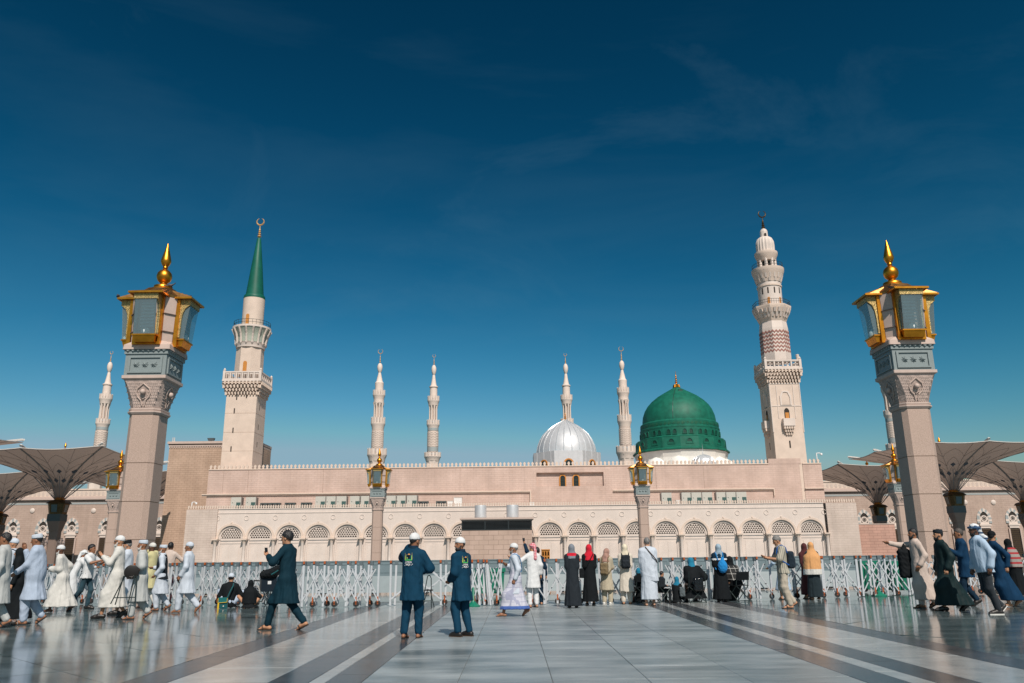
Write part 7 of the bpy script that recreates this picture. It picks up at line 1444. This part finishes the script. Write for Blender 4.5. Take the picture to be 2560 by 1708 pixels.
def wheelchair(loc, rz, label, bag=True):
    t = thing('wheelchair', label, 'wheelchair', loc, rz); ST = M('chair_steel', (0.5, 0.5, 0.5), 0.3, metal=0.9); n = 26
    for sx in (-1, 1):
        w = MB(); rim = [(sx*0.30, 0.29*math.cos(2*math.pi*i/n), 0.30+0.29*math.sin(2*math.pi*i/n)) for i in range(n+1)]; wo_ = w.path(rim, 0.017, 6).build('wheel', M('grey_tyre', (0.30, 0.29, 0.27), 0.7), t, True, wp=False)
        MB().path([(x+sx*0.04, 0.0+y*0.88, 0.30+(z-0.30)*0.88) for x, y, z in rim], 0.010, 5).build('handrim', ST, wo_, True, wp=False); sp = MB()
        for i in range(14): a = 2*math.pi*i/14; sp.tube((sx*0.30, 0, 0.30), (sx*0.30, 0.285*math.cos(a), 0.30+0.285*math.sin(a)), 0.003, n=4)
        sp.build('spokes', ST, wo_, wp=False); MB().tube((sx*0.27, 0, 0.30), (sx*0.345, 0, 0.30), 0.03).build('hub', ST, wo_, wp=False)
        fc = [(sx*0.26, 0.48+0.09*math.cos(2*math.pi*i/14), 0.09+0.075*math.sin(2*math.pi*i/14)) for i in range(15)]; MB().path(fc, 0.015, 6).build('caster', RUBBER, t, True, wp=False)
        MB().path([(sx*0.23, -0.18, 0.98), (sx*0.23, -0.10, 0.92), (sx*0.23, -0.08, 0.30), (sx*0.23, 0.48, 0.16)], 0.013).path([(sx*0.23, -0.09, 0.72), (sx*0.23, 0.28, 0.72), (sx*0.23, 0.38, 0.5), (sx*0.23, 0.42, 0.18)], 0.013).path([(sx*0.23, -0.08, 0.48), (sx*0.23, 0.40, 0.50), (sx*0.20, 0.62, 0.12)], 0.013).build('side_frame', ST, t, True, wp=False)
        MB().tube((sx*0.23, -0.26, 0.985), (sx*0.23, -0.15, 0.965), 0.018).build('push_handle', RUBBER, t, wp=False); MB().box(sx*0.23-0.025, sx*0.23+0.025, 0.0, 0.30, 0.72, 0.75).build('armrest', RUBBER, t, wp=False); MB().box(sx*0.13-0.08, sx*0.13+0.08, 0.60, 0.76, 0.10, 0.12).build('footplate', RUBBER, t, wp=False)
    MB().box(-0.22, 0.22, -0.08, 0.40, 0.48, 0.52).build('seat', BLACK, t, wp=False); MB().box(-0.22, 0.22, -0.115, -0.085, 0.52, 0.94).build('backrest', BLACK, t, wp=False); MB().tube((-0.22, 0.0, 0.16), (0.22, 0.1, 0.46), 0.012).tube((0.22, 0.0, 0.16), (-0.22, 0.1, 0.46), 0.012).build('cross_brace', ST, t, wp=False)
    if bag: MB().box(-0.235, 0.235, -0.20, -0.118, 0.42, 0.90).build('back_pouch', cloth('pouch_dark', (0.006, 0.014, 0.024)), t, wp=False); MB().box(-0.04, 0.07, -0.207, -0.2005, 0.63, 0.72).build('white_tag', PUREW, t, wp=False)
    return t
wc = wheelchair(tuple(G(661, 1516)), R_(42), 'empty black wheelchair with rear pouch behind the walking man in teal')
t = thing('draped_coat', 'black coat draped over the wheelchair handles', 'coat', tuple(G(667, 1516)+Vector((0, -0.05, 0.86))), R_(42))
vobj('coat', BLACK, t, np.array([-0.5, -0.35, -0.2]), np.array([0.5, 0.35, 0.5]), 0.013, lambda w: (w.ell((0.0, -0.08, 0.06), (0.30, 0.13, 0.13), None, 0), w.cone((-0.22, -0.1, 0.02), (0.24, -0.08, 0.22), 0.07, 0.09, 0.08)), 0.012)
MB().path([(-0.02, -0.21, 0.04), (0.10, -0.20, 0.10), (0.22, -0.17, 0.16)], 0.02).build('green_band', DT, t, True, wp=False)
L = person('man in dark teal tunic and trousers striding left across the floor', (711, 1575), (717, 1328), 70, skin='tan', hair=HAIRB, hairbig=0.012, feet=[(-0.08, 0.30, 0), (0.08, -0.36, 24)], arms=[(-0.06, 0.26, -0.10), (-0.10, 0.26, -0.20)], vox=0.010, lean=3, head=(8, 4, 0), wear=[KAM(TEAL, 0.47, flare=1.02, folds=0.014, wr=0.006), ('trousers', TEAL, dict(r=1.0))], shoe='white_sandal')
phone(L, 'dark phone held up by the man in teal', 0, 0.06, 0.2)
# workers
LW = person('worker seen from behind in blue tunic with printed emblem and white cap', (1028, 1596), (1040, 1335), -8, skin='brown', hair=HAIRB, cap=PUREW, caph=0.01, vox=0.0095, feet=[(-0.13, 0.0, 0), (0.11, 0.06, 0)], head=(-32, 6, 0), arms=[(0.06, 0.16, 0.12), (-0.06, 0.20, -0.30)], epole=[(-0.7, 0.0, -1.0), (1, -0.6, -0.4)], build=1.10, wear=[KAM(WORK, 0.60, flare=0.98, folds=0.012, wr=0.006, sl=(0.085, 0.080, 0.070)), ('trousers', WORK, dict(r=1.12))], shoe='sandal')
logo(LW)
T = LW['T']; MB().lathe([(0.085, 0.0), (0.078, 0.04), (0.074, 0.05)], 20, cap=False).build('collar', NAVY, LW['t'], True, wp=False).location = T((0, -0.004, 0.555))
LW2 = person('smiling bearded worker in blue tunic turning towards the camera', (1153, 1591), (1147, 1345), 52, skin='brown', hair=HAIRB, beard=HAIRB, beardlen=0.0, cap=PUREW, caph=0.005, vox=0.0095, smile=True, feet=[(-0.11, -0.02, 0), (0.11, -0.10, 0)], head=(76, 2, 0), arms=[(0.06, 0.18, -0.42), (-0.10, 0.20, -0.40)], build=1.08, wear=[KAM(WORK, 0.60, flare=0.98, folds=0.012, wr=0.006, sl=(0.085, 0.078, 0.068)), ('trousers', WORK, dict(r=1.12))], shoe='sneaker', solemat=SOLEB)
logo(LW2); T = LW2['T']; MB().lathe([(0.085, 0.0), (0.078, 0.04), (0.074, 0.05)], 20, cap=False).build('collar', NAVY, LW2['t'], True, wp=False).location = T((0, -0.004, 0.555))
p = G(1066, 1519); t = thing('walking_stool', 'black metal walking-stick stool standing behind the first worker', 'stool', tuple(p))
MB().path([(-0.14, 0, 0.0), (-0.02, 0.0, 0.62), (0.02, 0, 0.84), (0.08, 0, 0.86), (0.12, 0, 0.78), (0.14, 0, 0.0)], 0.014).build('frame', RAILM, t, True, wp=False); MB().tube((-0.10, 0.0, 0.18), (0.14, 0.02, 0.18), 0.011).tube((-0.12, 0.15, 0.0), (0.02, 0, 0.45), 0.012).tube((0.2, 0.15, 0.0), (0.1, 0, 0.45), 0.012).build('brace', RAILM, t, True, wp=False); MB().cbox((0.05, 0.03, 0.46), (0.24, 0.2, 0.03)).build('seat', LEATH, t, wp=False)
# centre pair
L = person('old man in white tunic and checked lungi walking barefoot left', (1290, 1541), (1275, 1359), 90, skin='brown', cap=PUREW, hair=HAIRG, beard=BEARDG, beardlen=0.01, feet=[(-0.08, 0.30, 0), (0.08, -0.30, 36)], arms=[(-0.06, 0.0, -0.50), (-0.22, 0.20, -0.18)], epole=[(-0.5, -1, -0.4), (0.9, -0.5, -0.5)], vox=0.011, wear=[('robe', LUNGI, dict(hem=0.19, name='lungi', slen=0.0, sl=(0.05, 0.05, 0.05), zones=[(lambda x, y, z: z < 0.245, cloth('blue_border', (0.06, 0.12, 0.36)))])), KAM(COOLW, 0.54, flare=1.02)], shoe='bare')
strap_bag(L, 'thin blue strap bag of the man in the checked lungi', COOLW, cloth('strap_blue', (0.10, 0.24, 0.42)), 1, 0.92, (0.05, 0.03, 0.06), dx=0.15)
L = person('man in white tunic with red and white headscarf laying a hand on the old man', (1334, 1519), (1345, 1358), 14, skin='tan', scarf=SHEMAGH, tail=(0.03, -0.15, -0.30), feet=[(-0.10, 0.0, 0), (0.10, 0.04, 0)], arms=[(-0.44, 0.02, -0.06), (0.08, 0.02, -0.52)], head=(20, 0, 8), epole=[(-0.2, -0.6, -0.8), (0.5, -1, -0.4)], wear=[KAM(PUREW, 0.50), ('trousers', PUREW, dict(r=1.1))])
L = person('person in navy hidden behind the headscarf man raising a phone overhead', (1346, 1512), (1352, 1368), 4, skin='tan', hair=HAIRB, arms=[(-0.24, 0.06, 0.44), 'down'], wear=[('robe', NAVY, dict(hem=0.70, name='shirt')), ('trousers', NAVY)], shoe='sandal')
phone(L, 'thin phone held overhead above the red headscarf man', 0, 0.10, 0.9)
# women at the barrier
L = person('woman in long black gown with grey headscarf at the barrier', (1433, 1520), (1436, 1360), 0, skin='tan', hijab=HGREY, hijabz=[(lambda x, y, z: (z < 1.50) & (z > 1.425) & (y < 0.03), RED)], arms=['front', 'front'], wear=[('robe', CHAR, dict(hem=0.03, flare=1.02, sl=(0.085, 0.08, 0.075), folds=0.012))], shoe='shoe')
L = person('woman in black gown with bright red headscarf', (1477, 1515), (1470, 1361), 0, skin='tan', hijab=RED, hijablen=0.05, arms=['front', 'front'], wear=[('robe', BLACK, dict(hem=0.10, sl=(0.085, 0.08, 0.07)))], shoe='shoe')
strap_bag(L, 'black strap bag of the woman with red headscarf', BLACK, BLACK, -1, 0.9)
L = person('short woman in beige coat with patterned pink headscarf', (1519, 1512), (1523, 1372), -24, skin='tan', hijab=DUSTY, hijablen=0.03, head=(-10, 22, 0), arms=['front', 'phone'], wear=[('robe', BEIGE, dict(hem=0.42, flare=1.05, sl=(0.082, 0.075, 0.068))), ('trousers', BEIGE, dict(r=1.3))], shoe='sneaker', shoemat=SOLEW)
backpack(L, 'tan backpack on the woman in the beige coat', cloth('khaki', (0.17, 0.125, 0.07)), cloth('khaki', (0.17, 0.125, 0.07)), (0.135, 0.08, 0.19), 1.06)
L = person('woman in off-white coat with cream silk headscarf', (1568, 1511), (1566, 1360), -4, skin='tan', hijab=CREAM, arms=['front', 'front'], wear=[('robe', OFFW, dict(hem=0.34, flare=1.0, sl=(0.085, 0.08, 0.072))), ('trousers', OFFW, dict(r=1.25))], shoe='sandal')
backpack(L, 'dark grey backpack on the woman in the off-white coat', CHAR, CHAR, (0.135, 0.07, 0.20), 1.20)
def ihram(w, L):
    T, tz, pel = L['T'], L['tz'], L['pel']
    w.loft([(tz(0.60), 0.04, 0.0, 0.22, 0.17), (tz(0.80), 0.02, 0.01, 0.225, 0.175), (tz(1.05), 0, 0.02, 0.235, 0.175), (tz(1.28), 0, 0.01, 0.245, 0.165), (tz(1.40), 0, 0, 0.225, 0.135), (tz(1.46), 0, 0, 0.14, 0.10), (tz(1.50), 0, 0, 0.075, 0.07)], 0.03, 0.010, 6, 0.6)
    for i in range(2): w.chain([L['AR'][i][0], L['AR'][i][1], L['AR'][i][2]], [0.085, 0.085, 0.08], 0.06)
L = person('grey-haired man wrapped in white pilgrim cloths seen from behind', (1626, 1515), (1622, 1344), 0, skin='pale', hair=HAIRG, arms=['front', 'front'], vox=0.0115, wear=[('skirt', COOLW, dict(hem=0.14, name='waist_wrap', flare=0.95)), ('custom', COOLW, dict(fn=ihram, name='shoulder_wrap', wr=0.008))], shoe='bare')
b = MB(); T = L['T']; tubes([T((-0.07, -0.10, 0.56)), T((0.0, -0.165, 0.46)), T((0.10, -0.185, 0.34)), T((0.20, -0.14, 0.22)), T((0.235, -0.05, 0.14))], 0.014).build('strap', SOLEB, L['t'], True, wp=False)
def camp_chair(loc, rz, label, sh=0.44, back=True):
    t = thing('folding_chair', label, 'chair', loc, rz, 'black folding chairs')
    for sx in (-1, 1): MB().tube((sx*0.24, -0.24, 0.0), (sx*0.24, 0.22, sh), 0.013).tube((sx*0.24, 0.24, 0.0), (sx*0.24, -0.20, sh), 0.013).path([(sx*0.24, -0.20, sh), (sx*0.24, -0.27, sh+0.42)], 0.013).build('side_frame', RAILM, t, True, wp=False)
    for y in (-0.24, 0.24): MB().tube((-0.24, y, 0.02), (0.24, y, 0.02), 0.012).build('foot_bar', RAILM, t, True, wp=False)
    MB().tube((-0.24, -0.22, 0.02), (0.24, -0.21, sh), 0.011).tube((0.24, -0.22, 0.02), (-0.24, -0.21, sh), 0.011).build('cross_brace', RAILM, t, True, wp=False)
    MB().box(-0.25, 0.25, -0.22, 0.22, sh, sh+0.02).build('seat', BLACK, t, wp=False)
    if back: MB().frustum(0, -0.235, sh+0.16, sh+0.40, 0.25, 0.012, 0.25, 0.012, cy1=-0.268).build('backrest', BLACK, t, wp=False)
    return t
def sitter(label, px, top, face, **k):
    d = dict(seat=0.52, feet=[(-0.14, 0.42, 0), (0.14, 0.42, 0)], kpole=[(0, 0.4, 1), (0, 0.4, 1)], shoe='shoe', skin='tan'); d.update(k); return person(label, px, top, face, **d)
b0 = G(1603, 1508); camp_chair(tuple(b0), R_(20), 'black folding chair half hidden left of the man in pilgrim cloths'); sitter('woman with turquoise headscarf seated behind the man in pilgrim cloths', b0, (1600, 1420), 20, lean=10, hijab=TURQ, arms=['front', 'front'], wear=[('robe', BLACK, dict(hem=0.35, hemr=(0.22, 0.30), hemc=0.18))])
b0 = G(1652, 1507); L = sitter('man in dark trousers seated behind the man in pilgrim cloths', b0, (1640, 1428), -60, lean=12, hair=HAIRB, arms=['front', 'front'], wear=[('robe', CHAR, dict(hem=0.85, name='shirt')), ('trousers', CHAR)]); camp_chair(tuple(b0), R_(-60), 'black folding chair half hidden right of the man in pilgrim cloths')
L = person('child in black with turquoise headscarf kneeling at the barrier', (1693, 1507), (1697, 1442), -24, skin='tan', seat=0.20, feet=[(-0.10, -0.04, 50), (0.10, -0.06, 50)], kpole=[(-0.2, 1, -0.2), (0.2, 1, -0.2)], lean=14, hijab=TURQ, hijablen=0.10, arms=['front', 'front'], wear=[('robe', BLACK, dict(hem=0.75, hemr=(0.25, 0.30), hemc=0.02))], shoe='bare')
t = carried(L, 'clear_bag', 'grey shiny bag held at the side of the kneeling child', 'bag', V3(0.26, -0.12, 0.42)); vobj('bag', M('shiny_film', (0.10, 0.12, 0.13), 0.2), t, np.array([-0.25]*3), np.array([0.25]*3), 0.012, lambda w: w.box((0, 0, 0), (0.11, 0.06, 0.19), 0.05, None, 0), 0.008)
b0 = G(1740, 1507); camp_chair(tuple(b0), R_(6), 'black folding seat under the woman with turquoise headscarf', 0.46, False)
L = sitter('woman in wide black cape and turquoise headscarf bending forward on a seat', b0, (1736, 1395), 6, lean=22, py=-0.02, head=(0, 14, 0), hijab=TURQ, hijablen=0.04, arms=['front', (0.16, 0.24, -0.30)], build=1.2, wear=[('robe', BLACK, dict(hem=0.52, hemr=(0.34, 0.30), hemc=0.10, flare=1.2, sl=(0.12, 0.12, 0.11)))])
t = carried(L, 'rucksack', 'small shiny black rucksack behind the seated woman with turquoise headscarf', 'bag', V3(0.02, -0.26, 0.52)); vobj('pack', M('shiny_black', (0.008, 0.009, 0.011), 0.15), t, np.array([-0.3]*3), np.array([0.3]*3), 0.012, lambda w: w.box((0, 0, 0), (0.15, 0.08, 0.20), 0.07, None, 0), 0.006)
L = person('woman in long black gown with navy cape and bright blue drawstring bag', (1806, 1505), (1795, 1360), -6, skin='tan', hijab=cloth('blue_grey_scarf', (0.25, 0.33, 0.40), var=0.3), arms=['front', 'front'], build=1.15, wear=[('robe', BLACK, dict(hem=0.05, flare=1.08, sl=(0.095, 0.09, 0.08), zones=[(lambda x, y, z: z > 1.30, NAVY), (lambda x, y, z: (z > 1.255) & (z < 1.305), PUREW)]))], shoe='shoe')
backpack(L, 'bright blue drawstring sack on the woman in black', BRIGHTB, BRIGHTB, (0.15, 0.09, 0.20), 1.06, sack=True, dx=0.06)
b0 = G(1846, 1503); camp_chair(tuple(b0), R_(30), 'black folding chair under the person in the checked shawl')
L = sitter('person in black and white checked shawl hunched on a folding chair', b0, (1842, 1391), 26, lean=24, hijab=BLACK, arms=['front', 'front'], build=1.15, wear=[('robe', CHECK, dict(hem=0.84, name='shawl', sl=(0.10, 0.10, 0.09), zones=[(lambda x, y, z: z < 0.58, BLACK)])), ('skirt', BLACK, dict(hem=0.3))])
# right of centre
L = person('person in pale blue robe hidden behind the man reading his phone', (1962, 1499), (1952, 1366), 10, skin='tan', cap=LBLUE, arms=[(-0.25, 0.12, -0.35), 'front'], wear=[('robe', LBLUE, dict(hem=0.28, flare=1.2))])
L = person('grey-haired man in striped shirt looking down at his phone', (1972, 1521), (1947, 1341), 88, skin='tan', hair=HAIRG, hairbig=0.006, head=(0, 24, 0), feet=[(-0.08, -0.02, 0), (0.08, -0.20, 34)], py=0.06, arms=[(0.02, 0.34, -0.22), (-0.06, 0.34, -0.20)], vox=0.011, wear=[('robe', STRIPE, dict(hem=0.80, name='shirt', slen=0.46, sl=(0.085, 0.088, 0.09))), ('trousers', SAND, dict(r=1.30))])
phone(L, 'phone in the hands of the grey-haired man', 0, 0.03, 1.0); backpack(L, 'dark blue backpack on the grey-haired man', cloth('pack_navy', (0.010, 0.020, 0.032)), cloth('strap_royal', (0.01, 0.08, 0.30)), (0.14, 0.085, 0.21), 1.12)
L = person('woman in dark red headscarf half hidden behind the orange veil', (2024, 1497), (2023, 1358), 4, skin='tan', hijab=DKRED, arms=['front', 'front'], wear=[('robe', DKRED, dict(hem=0.10))])
L = person('woman in long orange veil with white border and dark skirt', (2041, 1500), (2037, 1355), -4, skin='tan', hijab=ORNG, hijablen=0.58, hijabz=[(lambda x, y, z: z < 0.93, WARMW)], arms=[(0.02, 0.18, -0.46), (-0.02, 0.18, -0.46)], epole=[(-0.3, 0.1, -1), (0.3, 0.1, -1)], wear=[('robe', cloth('dark_skirt', (0.012, 0.022, 0.028)), dict(hem=0.06, flare=1.0, folds=0.010))], shoe='bare')
# right group
L = person('man in pinkish cream robe pointing left with outstretched arm', (2312, 1520), (2314, 1321), 88, skin='brown', hair=HAIRB, beard=HAIRB, beardlen=0.0, feet=[(-0.08, 0.08, 0), (0.08, -0.30, 26)], arms=[(-0.06, 0.06, -0.48), (0.02, 0.52, 0.02)], curl=0.25, vox=0.011, wear=[('robe', PINKW, dict(hem=0.16, flare=1.05, tail=-0.06)), ('trousers', PINKW)])
t = carried(L, 'black_bag', 'black cloth bag hanging in front of the pointing man', 'bag', V3(0.16, 0.24, 1.02)); vobj('bag', BLACK, t, np.array([-0.25, -0.25, -0.45]), np.array([0.25, 0.25, 0.45]), 0.012, lambda w: (w.box((0, 0, -0.05), (0.09, 0.14, 0.32), 0.06, None, 0), w.cone((0, 0, 0.2), (0, -0.02, 0.38), 0.09, 0.03, 0.05)), 0.010)
L = person('bearded man in dark green robe and black cap walking left', (2377, 1527), (2376, 1323), 88, skin='tan', hair=HAIRB, cap=CHAR, capflat=True, beard=HAIRB, beardlen=0.01, feet=[(-0.08, 0.16, 0), (0.08, -0.42, 30)], arms=[(-0.06, 0.02, -0.50), 'down'], vox=0.011, wear=[('robe', DGREEN, dict(hem=0.12, flare=1.12, folds=0.020, nf=7, sl=(0.082, 0.078, 0.078)))], shoe='shoe')
L = person('bald man in dark blue shirt between two walking men', (2428, 1516), (2420, 1321), 74, skin='brown', feet=W90s, arms=['phone', 'down'], hair=M('stubble_grey', (0.06, 0.05, 0.045), 0.7), wear=[('robe', ROYAL, dict(hem=0.62, name='tunic')), ('trousers', NAVY)], shoe='shoe')
L = person('man in light blue shirt with blue and white head wrap striding left', (2490, 1536), (2449, 1310), 90, skin='dark', scarf=TURB, tail=(0.0, -0.20, -0.16), feet=[(-0.08, -0.02, 0), (0.08, -0.24, 44)], py=0.10, lean=5, arms=[(-0.06, -0.06, -0.50), 'down'], vox=0.0105, wear=[('robe', LBLUE, dict(hem=0.78, name='shirt', belly=0.03, wr=0.008, sl=(0.080, 0.072, 0.062))), ('trousers', cloth('dark_trousers', (0.022, 0.028, 0.035)), dict(r=1.05))], shoe='sneaker', beard=HAIRB, beardlen=0.0)
L = person('man in deep blue robe with black cap and face mask at right', (2522, 1517), (2502, 1328), 90, skin='tan', cap=BLACK, hair=HAIRB, head=(-150, 0, 0), feet=[(-0.08, 0.02, 0), (0.08, -0.34, 34)], lean=6, py=0.08, arms=[(-0.06, -0.12, -0.48), 'down'], wear=[('robe', ROYAL, dict(hem=0.14, flare=1.05))], shoe='bare')
MB().lathe([(0.035, 0.0), (0.055, 0.02), (0.062, 0.05), (0.055, 0.08), (0.03, 0.10)], 12).build('face_mask', cloth('mask_teal', (0.05, 0.35, 0.34)), L['t'], True, wp=False).matrix_basis = Matrix.Translation(L['Hd']((0, 0.055, -0.10)).tolist()) @ Matrix(L['HR'].tolist()).to_4x4()
L = person('woman in black headscarf with red patterned shawl at the right edge', (2552, 1496), (2542, 1347), 30, skin='tan', hijab=BLACK, lean=10, feet=W90s, arms=['front', 'down'], wear=[('robe', BLACK, dict(hem=0.08)), ('custom', PATT, dict(name='shawl', fn=lambda w, L: w.loft([(L['tz'](0.88), 0, 0, 0.24, 0.20), (L['tz'](1.20), 0, 0.03, 0.24, 0.18), (L['tz'](1.40), 0, 0.06, 0.20, 0.14), (L['tz'](1.46), 0, 0.07, 0.12, 0.1)], 0.02, 0.012, 7)))])
